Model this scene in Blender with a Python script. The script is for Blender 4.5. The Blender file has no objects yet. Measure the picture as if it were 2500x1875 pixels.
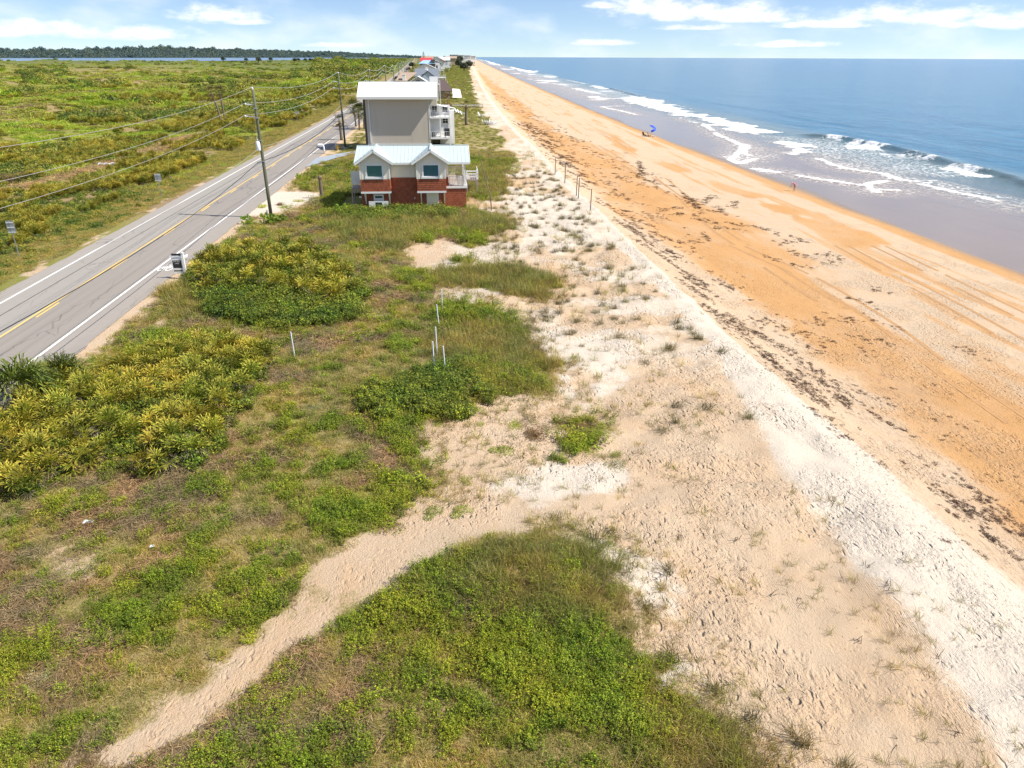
import bpy, math, random
import numpy as np
from mathutils import Matrix, Vector
sc = bpy.context.scene
COL = sc.collection
random.seed(7); RNG = np.random.default_rng(11)
R = math.radians
# ---------------------------------------------------------------- camera
cam_data = bpy.data.cameras.new('camera'); cam = bpy.data.objects.new('camera', cam_data); COL.objects.link(cam)
cam_data.sensor_fit = 'HORIZONTAL'; cam_data.sensor_width = 36; cam_data.lens = 36*1735/2500
cam_data.clip_start = .5; cam_data.clip_end = 200000
cam.matrix_world = Matrix.Translation((0, 0, 15.3)) @ Matrix.Rotation(R(-5.15), 4, 'Z') @ Matrix.Rotation(R(90-24.72), 4, 'X') @ Matrix.Rotation(math.atan(.0042), 4, 'Z')
sc.camera = cam
# ---------------------------------------------------------------- light
SUN_EL, SUN_AZ = R(50), R(-15)            # azimuth measured from +X (the sea) towards +Y
sun_dir = Vector((math.cos(SUN_EL)*math.cos(SUN_AZ), math.cos(SUN_EL)*math.sin(SUN_AZ), math.sin(SUN_EL)))
sl = bpy.data.lights.new('sun', 'SUN'); sl.energy = 5.0; sl.angle = R(.53); sl.color = (1, .94, .84)
so = bpy.data.objects.new('sun', sl); COL.objects.link(so); so.rotation_euler = sun_dir.to_track_quat('Z', 'Y').to_euler(); so.location = (100, -30, 120)
sc.view_settings.view_transform = 'Standard'; sc.view_settings.look = 'None'; sc.view_settings.gamma = 1
sc.view_settings.exposure = EXPOSURE = 0.55
sc.cycles.max_bounces = 5; sc.cycles.diffuse_bounces = 2; sc.cycles.glossy_bounces = 2; sc.cycles.transmission_bounces = 2; sc.cycles.transparent_max_bounces = 4
sc.cycles.caustics_reflective = False; sc.cycles.caustics_refractive = False
try: sc.cycles.use_denoising = True
except Exception: pass

# ---------------------------------------------------------------- node helper
class G:
    def __init__(s, tree): s.t = tree; s.N = tree.nodes; s.L = tree.links
    def n(s, kind, ins=None, **kw):
        o = s.N.new(kind)
        for k, v in kw.items(): setattr(o, k, v)
        for k, v in (ins or {}).items(): s.put(o.inputs[k], v)
        return o
    def put(s, sock, v):
        if isinstance(v, bpy.types.NodeSocket): s.L.new(v, sock)
        elif isinstance(v, bpy.types.Node): s.L.new(v.outputs[0], sock)
        else:
            if sock.type == 'RGBA' and len(v) == 3: v = (*v, 1)
            sock.default_value = v
    def math(s, op, a, b=0, c=None, clamp=False):
        o = s.n('ShaderNodeMath', operation=op, use_clamp=clamp); s.put(o.inputs[0], a); s.put(o.inputs[1], b)
        if c is not None: s.put(o.inputs[2], c)
        return o.outputs[0]
    def mix(s, f, a, b, blend='MIX'):
        o = s.n('ShaderNodeMix', data_type='RGBA', blend_type=blend); s.put(o.inputs[0], f); s.put(o.inputs[6], a); s.put(o.inputs[7], b); return o.outputs[2]
    def ramp(s, v, a, b, lo=0., hi=1.):
        o = s.n('ShaderNodeMapRange', interpolation_type='SMOOTHSTEP'); s.put(o.inputs[0], v)
        for i, q in enumerate((a, b, lo, hi)): s.put(o.inputs[i+1], q)
        return o.outputs[0]
    def noise(s, vec, scale, detail=3., rough=.55, dist=0.):
        o = s.n('ShaderNodeTexNoise', {'Scale': scale, 'Detail': detail, 'Roughness': rough, 'Distortion': dist}); s.put(o.inputs['Vector'], vec); return o.outputs[0]
    def voro(s, vec, scale, feature='F1', rnd=1.):
        o = s.n('ShaderNodeTexVoronoi', {'Scale': scale, 'Randomness': rnd}, feature=feature); s.put(o.inputs['Vector'], vec); return o
    def scale(s, vec, xyz):
        o = s.n('ShaderNodeMapping'); s.put(o.inputs['Vector'], vec); o.inputs['Scale'].default_value = xyz; return o.outputs[0]
    def attr(s, name, kind='GEOMETRY'):
        return s.n('ShaderNodeAttribute', attribute_name=name, attribute_type=kind)
    def sep(s, c):
        o = s.n('ShaderNodeSeparateColor'); s.put(o.inputs[0], c); return o.outputs
    def bump(s, h, strength, dist, normal=None):
        o = s.n('ShaderNodeBump', {'Strength': strength, 'Distance': dist}); s.put(o.inputs['Height'], h)
        if normal is not None: s.put(o.inputs['Normal'], normal)
        return o.outputs[0]

# ---------------------------------------------------------------- sky with low cumulus
wd = bpy.data.worlds.new('World'); sc.world = wd; wd.use_nodes = True
g = G(wd.node_tree); g.N.clear()
sky = g.n('ShaderNodeTexSky', sky_type='NISHITA', sun_disc=False, sun_elevation=SUN_EL, sun_rotation=R(90)-SUN_AZ, altitude=0, air_density=1.0, dust_density=.1, ozone_density=1.6)
tg0 = g.n('ShaderNodeTexCoord').outputs['Generated']; s0 = g.n('ShaderNodeSeparateXYZ', {0: tg0}).outputs
g.L.new(g.n('ShaderNodeCombineXYZ', {0: s0[0], 1: s0[1], 2: g.math('ADD', g.math('MULTIPLY', s0[2], 1.5), .055)}).outputs[0], sky.inputs[0])   # clear marine air: the pale band lies low
tc = g.n('ShaderNodeTexCoord'); sx = g.n('ShaderNodeSeparateXYZ', {0: tc.outputs['Generated']}).outputs
az = g.math('ARCTAN2', sx[0], sx[1]); el = sx[2]
cv = g.n('ShaderNodeCombineXYZ', {0: az, 1: g.math('MULTIPLY', el, 2.4)}).outputs[0]
nz = g.noise(cv, 30, 9, .62)
nz2 = g.noise(cv, 9, 4, .5)
CLOUDS = [  # azimuth, elevation, half-widths (radians)
    (-.262, .041, .052, .013), (-.235, .036, .03, .006), (-.455, .023, .075, .012), (-.36, .021, .07, .011), (-.56, .018, .06, .008),
    (.265, .053, .075, .018), (.33, .047, .10, .016), (.385, .042, .06, .010), (.205, .057, .03, .006), (.55, .041, .10, .014), (.64, .035, .09, .012), (.46, .035, .08, .006), (.33, .033, .07, .005),
    (.20, .016, .05, .005), (.42, .014, .06, .005), (-.72, .03, .1, .015), (.02, .066, .10, .003), (-.12, .012, .05, .004), (.95, .05, .2, .03), (-1.1, .05, .2, .03)]
env = None
for a_, e_, w_, h_ in CLOUDS:
    u = g.math('MULTIPLY', g.math('SUBTRACT', az, a_), 1/w_); v = g.math('MULTIPLY', g.math('SUBTRACT', el, e_), 1/h_)
    v = g.math('MAXIMUM', v, g.math('MULTIPLY', v, -2.0))          # flat bases
    q = g.math('SUBTRACT', 1, g.math('ADD', g.math('MULTIPLY', u, u), g.math('MULTIPLY', v, v)))
    env = q if env is None else g.math('MAXIMUM', env, q)
env = g.math('MAXIMUM', env, -1.2)
dens = g.math('ADD', env, g.math('MULTIPLY', g.math('SUBTRACT', nz, .5), 4.2))
cf = g.ramp(dens, -.55, 1.35, 0, .93)
wisp = g.math('MULTIPLY', g.ramp(nz2, .42, .75), .55)
cf = g.math('MAXIMUM', cf, wisp)
shade = g.ramp(dens, .2, 1.6)
ccol = g.mix(shade, (7.6, 7.9, 8.5), (9.2, 9.15, 9.1))
skyc = g.mix(1.0, sky.outputs[0], (.96, .985, 1.07), 'MULTIPLY')
bg = g.n('ShaderNodeBackground', {'Color': g.mix(cf, skyc, ccol), 'Strength': .10})
g.L.new(bg.outputs[0], g.n('ShaderNodeOutputWorld').inputs[0])
# ---------------------------------------------------------------- terrain shape (metres; x across the shore, y along it)
def sstep(a, b, x):
    t = np.clip((x-a)/(b-a), 0, 1); return t*t*(3-2*t)
def vnoise(x, y, seed=0):
    x = np.asarray(x, float); y = np.asarray(y, float)
    xi = np.floor(x).astype(np.int64); yi = np.floor(y).astype(np.int64)
    fx = x-xi; fy = y-yi; fx = fx*fx*(3-2*fx); fy = fy*fy*(3-2*fy)
    def h(i, j):
        n = (i*374761393+j*668265263+seed*974634777) & 0x7fffffff
        n = ((n ^ (n >> 13))*1274126177) & 0x7fffffff
        return ((n ^ (n >> 16)) & 0xffff)/65535.0
    return (h(xi, yi)*(1-fx)+h(xi+1, yi)*fx)*(1-fy)+(h(xi, yi+1)*(1-fx)+h(xi+1, yi+1)*fx)*fy
def fbm(x, y, seed=0, o=4):
    s = 0; a = .5; f = 1.0
    for k in range(o):
        s = s+a*vnoise(np.asarray(x)*f+k*17.3, np.asarray(y)*f-k*9.1, seed+k); a *= .5; f *= 2.03
    return s/(1-.5**o)
PX = [-9000,-2500,-1500,-900,-400,-250,-150,-80,-55,-40,-34.5,-32.6,-31.9,-20.9,-20.6,-18.5,-14,-8,0,8,14,16.2,17.2,20,24,30,45,56.8,62,90,200,9000]
PZ = [-9,-9,-1.5,1.5,2.8,1.6,.9,.3,.05,-.15,-.25,-.06,-.03,-.03,-.05,-.12,.0,.15,.25,.2,.2,.15,-.2,-1.3,-2.0,-2.35,-3.2,-4.02,-4.3,-5,-8,-30]
SEA = -4.05
def bend(y):
    t = np.maximum(0, np.asarray(y, float)-170); return .034*t*t/(t+160)
def rbend(y):
    t = np.maximum(0, np.asarray(y, float)-200); return -.035*t*t/(t+220)
def warp(t, y):
    return t+bend(y)*sstep(-10, 16, t)+rbend(y)*(1-sstep(-20, -8, t))
def coast(x, y):
    x = np.asarray(x, float); y = np.asarray(y, float)
    lo = x-bend(y); hi = x-rbend(y)
    for k in range(18):
        m = .5*(lo+hi); g = warp(m, y) > x
        hi = np.where(g, m, hi); lo = np.where(g, lo, m)
    return .5*(lo+hi)
LAG = [(-2600,700),(-1500,760),(-900,900),(-560,1120),(-430,1290),(-350,1600),(-300,2100),(-275,3000),(-265,9000)]
LAGY = [p[1] for p in LAG]; LAGX = [p[0] for p in LAG]
def lagoon_side(x, y):
    return np.where(np.asarray(y) > 700, np.interp(y, LAGY, LAGX)-np.asarray(x)+40*(vnoise(np.asarray(x)/90, np.asarray(y)/90, 9)-.5), -500)
def height(x, y):
    x = np.asarray(x, float); y = np.asarray(y, float)
    xb = coast(x, y)
    z = np.interp(xb, PX, PZ)
    w = sstep(-44, -110, xb)*(1-sstep(1200, 2300, -x))
    z = z+w*(5.5*(fbm(x/55, y/75, 3, 3)-.5)+2.4*(fbm(x/22, y/17, 8, 3)-.5)*(.4+w))
    rr = np.hypot(x, y)
    z = z+4.3*sstep(380, 1150, rr)*sstep(-90, -330, x)*sstep(0, 400, y)
    z = z-9*sstep(-10, 60, lagoon_side(x, y))
    w2 = sstep(-20, -16, xb)*(1-sstep(14.5, 17.5, xb))
    z = z+w2*(.5*(fbm(x/6, y/7, 5, 3)-.5)*sstep(5, 20, y))
    wd = sstep(3, 7, xb)*(1-sstep(15, 17.5, xb))
    z = z+wd*(.55*(fbm(x/1.7, y/1.3, 12, 3)-.5))
    for mx, my, r, a in MOUNDS:
        z = z+a*np.exp(-((x-mx)**2+(y-my)**2)/(r*r))*sstep(-20.7, -17.5, xb)
    wb = sstep(17, 20, xb)
    z = z+wb*(1-sstep(50, 56, xb))*.16*(fbm(x/7, y/16, 21, 3)-.5)
    cusp = wb*sstep(48, 56, xb)*(1-sstep(60, 66, xb))*.22*(fbm(x/90, y/23, 23, 2)-.5)
    return z+cusp
MOUNDS = [(2.5, 17.5, 3.2, .75), (-14, 31, 5.5, .7), (-12, 54, 6, .8), (1.2, 45, 4, .5), (-3, 33, 5, .2)]
# ---------------------------------------------------------------- the plan of the place: outlines and spots on the ground, metres
Z = {
'sand': [[8.22,118.57],[6.93,94.15],[5.0,84.16],[2.36,85.77],[1.88,78.72],[4.51,76.12],[5.88,71.78],[5.31,66.37],[2.96,64.53],[1.33,66.79],[-0.19,66.07],[-0.62,68.29],[-3.96,60.49],[-3.17,55.43],[-1.32,53.59],[-1.4,51.74],[-1.23,46.83],[-1.51,44.89],[-0.9,45.15],[2.55,43.85],[3.75,42.08],[3.94,39.56],[4.72,36.78],[5.35,33.92],[4.95,31.89],[2.9,31.16],[0.88,31.49],[0.62,30.19],[-0.47,28.76],[-1.82,28.53],[-2.07,27.0],[-1.24,25.07],[-1.1,22.93],[-1.86,22.38],[-1.57,21.51],[0.36,21.88],[0.5,21.19],[-1.79,20.94],[-1.92,20.27],[-3.32,20.11],[-4.18,19.05],[-5.01,17.42],[-6.04,15.95],[-7.3,14.28],[-8.42,13.24],[-9.74,12.32],[-7.77,12.11],[-6.52,13.25],[-5.46,14.55],[-4.54,15.56],[-3.28,16.95],[-1.67,18.27],[-0.11,18.76],[1.06,19.45],[3.21,19.22],[4.32,18.48],[4.63,17.05],[4.77,16.05],[4.36,14.52],[4.74,13.45],[5.63,12.66],[6.25,11.63],[6.29,10.86]],
'path': [[-3.32,20.11],[-4.18,19.05],[-5.01,17.42],[-6.04,15.95],[-7.3,14.28],[-8.42,13.24],[-9.74,12.32],[-7.77,12.11],[-6.52,13.25],[-5.46,14.55],[-4.54,15.56],[-3.28,16.95],[-1.67,18.27],[-0.49,19.02],[-1.13,20.69]],
'tall': [[[-0.97,53.57],[2.87,55.27],[7.34,52.59],[7.35,50.02],[4.83,45.49],[2.82,48.36],[-0.44,50.13]],[[-1.0,39.24],[0.68,41.3],[3.94,39.56],[5.23,33.94],[4.83,31.9],[2.7,31.4],[0.44,31.72],[-0.71,35.98]],[[-0.11,18.76],[1.05,19.36],[3.19,19.06],[4.3,18.34],[4.48,17.04],[4.62,16.02],[3.3,15.22],[1.38,15.94],[0.06,16.72]],[[5.01,12.19],[6.1,11.89],[6.4,10.85],[4.01,11.03]],[[-0.16,73.7],[5.76,73.23],[5.53,67.39],[2.99,65.22],[0.26,68.15]],[[-12.49,73.32],[-0.88,77.76],[-0.4,67.19],[-4.36,60.51],[-9.54,64.53]],[[-20.81,49.83],[-19.35,54.31],[-16.66,47.48],[-16.79,44.04]],[[3.01,106.51],[8.97,118.62],[6.39,84.61],[2.91,85.79]]],
'lush': [[[-1.49,44.03],[-0.44,44.78],[2.53,43.6],[3.8,41.72],[3.78,40.2],[0.67,40.95],[-0.74,40.57]],[[0.75,34.3],[2.05,35.71],[3.96,34.61],[3.97,32.16],[1.78,31.32]],[[4.06,27.06],[4.78,28.43],[6.03,28.26],[6.42,27.04],[6.21,26.0],[4.62,25.42]],[[-5.09,22.52],[-4.47,24.18],[-2.88,24.63],[-1.2,23.3],[-1.53,22.66],[-3.09,20.99],[-3.52,20.51],[-4.77,21.53]],[[-3.37,28.52],[-1.62,28.7],[-2.05,26.63],[-1.24,25.07],[-2.16,24.88]],[[-1.89,17.06],[-0.49,17.27],[1.34,15.48],[3.92,14.95],[4.61,13.93],[4.71,13.31],[5.8,12.42],[4.41,11.71],[2.24,12.37],[-0.05,12.77],[-1.24,14.18]],[[-3.25,16.75],[-1.75,17.03],[-0.49,15.96],[-1.55,15.52],[-2.88,15.77]],[[-6.32,12.56],[-5.1,12.97],[-3.62,12.18],[-2.89,11.63],[-6.57,11.98]],[[0.12,14.42],[2.54,14.51],[2.9,12.86],[1.6,11.91],[-0.63,12.58]],[[-10.29,19.17],[-9.1,19.98],[-8.56,19.67],[-8.94,18.58],[-9.88,18.46]],[[-14.97,23.38],[-13.39,23.53],[-12.67,22.58],[-14.23,22.49]],[[-10.75,17.19],[-9.52,17.45],[-8.96,16.64],[-9.89,16.37]],[[-7.37,18.03],[-6.03,18.33],[-5.01,17.42],[-5.96,16.76]],[[-13.03,16.34],[-12.12,16.78],[-11.43,15.85],[-12.18,15.42]],[[-4.54,63.77],[-0.4,67.19],[-1.62,61.81]],[[0.03,67.03],[2.85,66.69],[2.62,61.87],[0.39,61.86]],[[-3.62,53.62],[-1.32,53.01],[-1.55,46.97],[-3.05,48.82]],[[0.33,57.26],[1.86,57.72],[2.52,55.61],[0.66,54.73]],[[-19.75,40.94],[-17.9,42.38],[-13.96,42.04],[-14.57,38.74],[-17.33,36.79]],[[-8.74,95.73],[1.11,77.94],[-8.01,74.79],[-13.19,77.99],[-13.77,89.32]],[[-8.47,24.69],[-7.19,27.27],[-7.27,25.77]],[[-1.66,18.16],[-0.49,18.51],[-0.12,18.02],[-0.92,17.4]]],
'dark': [[[-3.77,32.23],[-1.89,33.75],[0.69,32.57],[0.73,30.2],[-0.47,29.24],[-3.25,29.75]],[[-13.04,47.92],[-18.2,51.65],[-14.89,44.44],[-9.54,42.12],[-6.71,43.12],[-6.51,45.16],[-10.43,47.11]],[[-11.68,77.68],[-3.59,84.71],[0.63,79.15],[-0.39,73.63],[-9.66,72.77]]],
'brown': [[[3.0,27.66],[3.97,28.8],[4.29,27.7],[3.46,26.33]],[[-9.54,64.53],[-5.62,74.49],[-2.15,67.56],[-4.36,60.51]],[[-13.35,26.57],[-12.56,27.52],[-11.37,26.11],[-11.32,23.33],[-13.18,22.64],[-12.75,24.94]],[[-14.03,21.7],[-11.83,23.37],[-10.15,24.45],[-9.0,24.07],[-11.02,21.14]],[[-11.88,15.08],[-11.02,16.33],[-9.73,15.66],[-10.29,14.46]],[[-12.17,25.82],[-9.29,28.02],[-9.67,26.52],[-10.59,24.77]],[[-16.17,43.88],[-13.38,41.93],[-6.76,42.3],[-9.16,40.08],[-13.47,40.26]],[[-4.3,29.54],[-2.15,29.04],[-1.85,26.59],[-2.99,26.08]],[[-0.46,41.63],[1.84,41.76],[2.03,40.04],[-0.46,39.6]],[[-4.35,13.85],[-2.94,13.98],[-2.81,12.84],[-3.69,12.69]]],
'bare': [[[-13.67,20.92],[-11.94,20.75],[-10.68,19.45],[-12.11,19.11]],[[-8.4,43.8],[-5.9,45.08],[-4.91,44.04],[-6.23,42.66]],[[-21.55,76.75],[-20.61,90.54],[-15.79,91.65],[-14.06,83.81],[-17.68,76.3],[-19.58,72.41]],[[-21.07,38.12],[-20.89,42.45],[-20.79,44.98],[-20.01,40.94],[-19.81,37.45]],[[-20.79,44.98],[-21.61,52.08],[-20.94,52.03],[-19.96,45.01]],[[-21.27,52.05],[-21.24,63.01],[-20.62,66.47],[-20.27,58.47]]],
'white': [[[4.22,39.59],[5.92,41.9],[6.76,36.4],[6.28,30.82],[5.23,31.43],[5.2,34.57]],[[-2.6,54.77],[-0.43,57.3],[3.37,57.43],[4.65,54.49],[-1.14,52.38]],[[1.98,22.99],[3.84,24.76],[6.42,24.26],[6.23,22.61],[3.6,21.82]],[[2.99,18.75],[4.72,19.63],[5.34,18.83],[6.23,17.49],[6.21,16.34],[5.36,16.43],[4.92,17.72]],[[4.48,13.93],[5.52,13.95],[5.71,12.93],[4.76,13.03]],[[6.81,94.09],[15.3,83.71],[13.5,63.59],[8.68,56.87],[6.26,73.45]],[[5.67,37.97],[9.82,39.48],[10.61,35.0],[7.18,30.72]],[[2.72,121.23],[8.22,118.57],[6.52,109.03]],[[-0.49,17.8],[-0.12,18.26],[0.08,17.52],[-0.14,17.16]]],
'mouth': [[-3.47,20.05],[-1.95,20.23],[-1.39,21.26],[0.35,21.64],[2.37,21.58],[2.14,19.39],[1.07,19.54],[-0.11,18.86],[-1.67,18.27],[-2.77,17.46]],
'thick1': [[-20.4,30.07],[-21.34,33.45],[-21.69,36.89],[-18.28,34.52],[-16.64,38.18],[-13.31,40.65],[-9.76,37.29],[-9.67,33.18],[-9.89,30.49],[-9.76,27.61],[-10.44,25.43],[-12.33,24.76],[-13.6,26.26],[-14.71,25.08],[-15.98,23.78],[-18.32,24.32],[-21.25,28.83]],
'gap1': [[-13.84,25.96],[-13.6,27.25],[-12.62,28.25],[-11.88,27.16],[-12.54,25.84],[-12.75,24.94]],
'thick2': [[-20.05,57.75],[-18.96,61.77],[-12.53,58.79],[-8.87,54.07],[-5.66,47.33],[-7.17,45.68],[-10.43,47.11],[-13.72,48.18],[-17.2,49.37],[-18.76,51.84]],
'shrubs2': [[-17.53,49.42],[-14.89,44.44],[-9.61,42.46],[-6.76,43.52],[-5.94,45.52],[-8.53,46.72],[-13.04,47.92]],
'crest': [[44.53,1577.91,4.69],[13.75,252.88,1.31],[13.15,149.2,0.79],[14.01,98.05,0.93],[14.54,68.84,1.21],[15.14,51.88,1.57],[15.09,36.6,1.62],[15.7,28.87,3.43],[16.27,23.6,4.31],[16.49,19.3,4.52],[17.1,15.52,5.0]],
'orangeL': [[51.2,1581.47],[23.21,382.91],[20.28,208.4],[18.22,134.48],[19.57,103.92],[20.26,85.74],[21.07,62.32],[22.14,50.45],[22.01,42.07],[23.29,37.17],[23.42,30.38],[22.88,24.77],[22.17,21.11]],
'orangeR': [[58.94,1587.96],[33.39,367.0],[28.93,205.18],[34.01,146.85],[30.45,108.59],[36.15,85.91],[35.34,65.82],[31.94,47.78],[33.11,41.38],[34.37,36.17]],
'opatch': [[[41.33,117.8],[45.23,118.91],[47.63,102.29],[42.47,100.69],[40.83,106.8]],[[42.08,96.36],[45.86,95.86],[46.4,90.81],[41.31,88.49]],[[41.56,87.95],[45.79,84.99],[50.18,79.91],[49.77,73.61],[41.43,72.15],[41.99,82.09]],[[39.59,140.25],[43.22,136.38],[44.46,127.13],[38.81,127.49]],[[43.75,191.82],[42.68,159.23],[39.87,154.61],[37.64,164.36]]],
'wrack': [[[36.68,138.92],[33.91,125.47],[30.86,116.08],[32.52,111.03],[34.65,108.31]],[[34.13,100.35],[33.1,93.22],[34.94,96.36],[38.27,101.27]],[[35.85,93.78],[34.76,87.42]],[[26.2,87.6],[30.13,91.05]],[[25.59,84.64],[28.95,86.52]],[[29.25,83.82],[30.94,82.07],[34.74,81.3],[36.57,79.17],[36.9,76.41]],[[34.97,72.57],[36.78,72.89]],[[21.57,74.18],[22.98,70.05],[25.21,70.88],[27.34,72.42],[27.74,76.0]],[[37.81,92.85],[40.06,97.33]],[[34.03,101.76],[32.17,90.44],[35.25,88.72]],[[38.55,75.76],[38.14,72.24]],[[34.43,71.03],[34.9,67.74],[35.5,67.16]],[[35.75,65.91],[36.21,64.1],[38.89,66.93]],[[31.7,63.44],[34.35,62.75]],[[36.98,67.32],[39.26,68.29]],[[30.7,65.73],[31.58,64.65]],[[32.62,53.24],[33.46,51.19]],[[26.8,46.61],[28.75,47.86],[29.91,47.59],[28.8,46.06]],[[25.12,46.82],[26.8,46.61]],[[30.89,47.69],[32.74,46.17]],[[26.62,43.86],[28.15,43.33],[30.09,42.72]],[[23.83,43.61],[25.85,43.32]],[[27.18,41.41],[27.56,40.29]],[[34.56,42.29],[34.45,40.46]],[[36.03,56.39],[36.73,55.01]],[[22.76,57.33],[22.3,54.14],[22.8,53.23]],[[20.02,35.41],[21.12,35.56]],[[18.65,31.64],[21.09,32.7]],[[21.57,35.24],[21.96,34.45]],[[22.39,34.14],[23.97,33.07]],[[19.47,26.45],[20.38,25.52]],[[21.14,25.66],[22.52,25.51]],[[22.68,24.18],[22.89,23.83]],[[21.65,22.15],[22.48,22.05]],[[21.27,35.84],[17.93,35.43],[18.99,43.03]]],
'wband': [[22.56,217.98],[21.11,128.27],[20.56,84.53],[18.96,55.72],[19.45,43.79],[19.72,34.26],[19.89,27.58],[20.02,22.68],[19.77,18.52]],
'wband2': [[23.38,427.96],[28.6,247.03],[29.79,165.92],[31.75,129.29],[30.59,96.97],[30.48,76.99]],
'foamSolid': [[[89.89,280.63],[97.02,280.4],[95.5,258.15],[96.8,228.61],[95.96,210.36],[85.1,200.13],[82.4,208.2],[83.79,239.42]],[[86.6,187.98],[87.01,177.16],[86.05,165.67],[77.33,157.54],[81.18,169.63]],[[103.43,191.82],[102.34,176.36],[103.53,164.72],[98.67,157.34],[97.08,166.9],[98.42,180.76]],[[100.97,146.86],[99.58,135.93],[99.08,128.63],[96.13,126.29],[96.09,133.62]],[[97.56,123.12],[96.24,113.2],[92.85,108.94],[94.79,118.71]],[[95.71,402.56],[103.7,420.51],[106.93,377.53],[99.07,308.69],[95.94,283.19],[85.6,251.94],[84.65,283.55],[84.04,323.55],[87.09,356.64]],[[110.81,567.86],[112.06,514.97],[106.73,490.2],[105.06,534.03]],[[144.86,1731.81],[143.29,1602.72],[132.64,1242.6],[140.89,1148.26],[114.56,991.91],[115.16,1209.78]],[[115.13,885.11],[133.44,886.67],[100.68,756.58]],[[87.93,525.94],[89.1,514.66],[91.63,461.57],[90.73,430.8],[86.15,469.13]],[[271.25,5195.17],[163.27,2355.73],[144.87,1859.58],[134.55,2116.3]],[[78.01,410.89],[84.85,414.45],[76.72,391.57]]],
'foamLace': [[[85.1,200.13],[98.5,189.7],[101.47,161.27],[100.84,145.41],[93.94,127.79],[79.48,119.09],[77.11,126.58],[78.1,149.67],[82.38,177.41]],[[60.0,150.72],[73.15,177.89],[75.08,168.09],[76.0,159.27],[64.71,150.45],[58.78,144.49]],[[80.49,118.04],[81.98,110.52],[82.43,96.47],[87.97,103.48],[85.32,108.58],[84.62,121.82]],[[88.57,529.82],[108.2,493.6],[100.74,408.36],[83.7,397.01]],[[101.4,1003.93],[130.87,943.02],[109.49,712.84],[90.72,729.62]],[[90.32,642.84],[110.46,583.94],[89.49,550.07]]],
'foamLine': [[[78.1,149.67],[77.29,142.57],[76.91,136.03],[80.08,128.65],[79.1,121.75],[81.06,119.99]],[[60.0,150.72],[73.15,177.89],[70.78,170.19],[65.59,159.86],[65.97,156.56]],[[60.0,150.72],[58.78,144.49],[64.71,150.45]],[[63.56,127.43],[65.86,123.0],[69.22,116.83],[75.22,120.36]],[[70.48,116.75],[67.74,109.73]],[[79.89,117.1],[80.83,108.87],[81.88,103.89],[81.41,95.17]],[[59.59,137.08],[61.46,132.11]],[[82.61,235.95],[74.77,200.62],[71.91,175.94]],[[70.4,112.16],[72.21,111.51]],[[87.42,694.79],[92.9,654.5]],[[87.99,626.14],[90.18,554.31]],[[86.98,520.22],[87.54,469.14],[90.56,426.91]],[[67.23,322.45],[68.3,309.51],[70.64,289.97],[70.52,275.45]],[[67.77,323.94],[78.12,327.5]],[[114.39,730.93],[112.25,655.28],[112.84,608.58]],[[136.7,1857.36],[135.92,1520.26]],[[76.31,755.11],[80.99,747.69]],[[82.33,261.82],[81.22,238.7]],[[696.89,16476.72],[193.22,3421.85]]],
'waveCrest': [[[99.35,193.46],[103.08,184.89],[103.53,164.72],[101.91,148.3],[99.58,135.93],[99.52,124.09],[96.16,112.29]],[[112.03,511.29],[109.93,469.24],[106.52,426.85]],[[151.5,1694.59],[138.64,1264.54],[139.32,1122.12]]],
'stakes': [[-0.96,33.6],[-0.4,33.47],[-0.84,35.82],[-0.76,40.82],[-0.58,43.82],[-8.7,37.19]],
'posts': [[15.36,76.75],[15.28,83.87],[15.42,86.05],[15.53,95.66],[15.11,101.87]],
'bushes': [[5.2,26.46],[2.59,28.19],[1.8,25.68],[0.35,23.39],[3.47,27.14],[-1.53,28.8],[-0.69,27.95],[0.91,29.51],[1.14,27.99],[-1.91,23.71],[-0.95,21.18],[0.05,21.11],[-2.45,20.86],[-1.71,26.05],[-1.72,24.7],[6.36,24.38]],
'oats': [[13.94,73.1],[9.83,59.23],[12.5,69.26],[12.43,54.2],[10.35,52.0],[12.46,48.73],[10.2,47.19],[13.49,46.03],[14.03,40.94],[13.83,39.69],[10.72,43.86],[9.16,41.05],[12.35,36.81],[10.45,34.89],[7.1,44.72],[5.97,42.97],[5.14,55.88],[14.59,83.42],[14.91,81.2],[14.14,87.25],[13.76,102.42],[14.89,97.26],[12.32,36.7],[15.13,35.98],[13.42,27.79],[14.57,39.89],[10.47,29.47],[9.26,27.22],[10.0,27.72],[11.68,28.81]],
'cacti': [[-20.14,102.22],[-18.51,105.98],[-17.54,108.9],[-17.34,73.72],[-18.04,73.4],[-16.74,74.01],[-11.13,76.2],[-10.63,77.82],[-7.8,79.1],[-8.52,80.44],[-13.64,108.42],[-20.11,73.43]],
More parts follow.
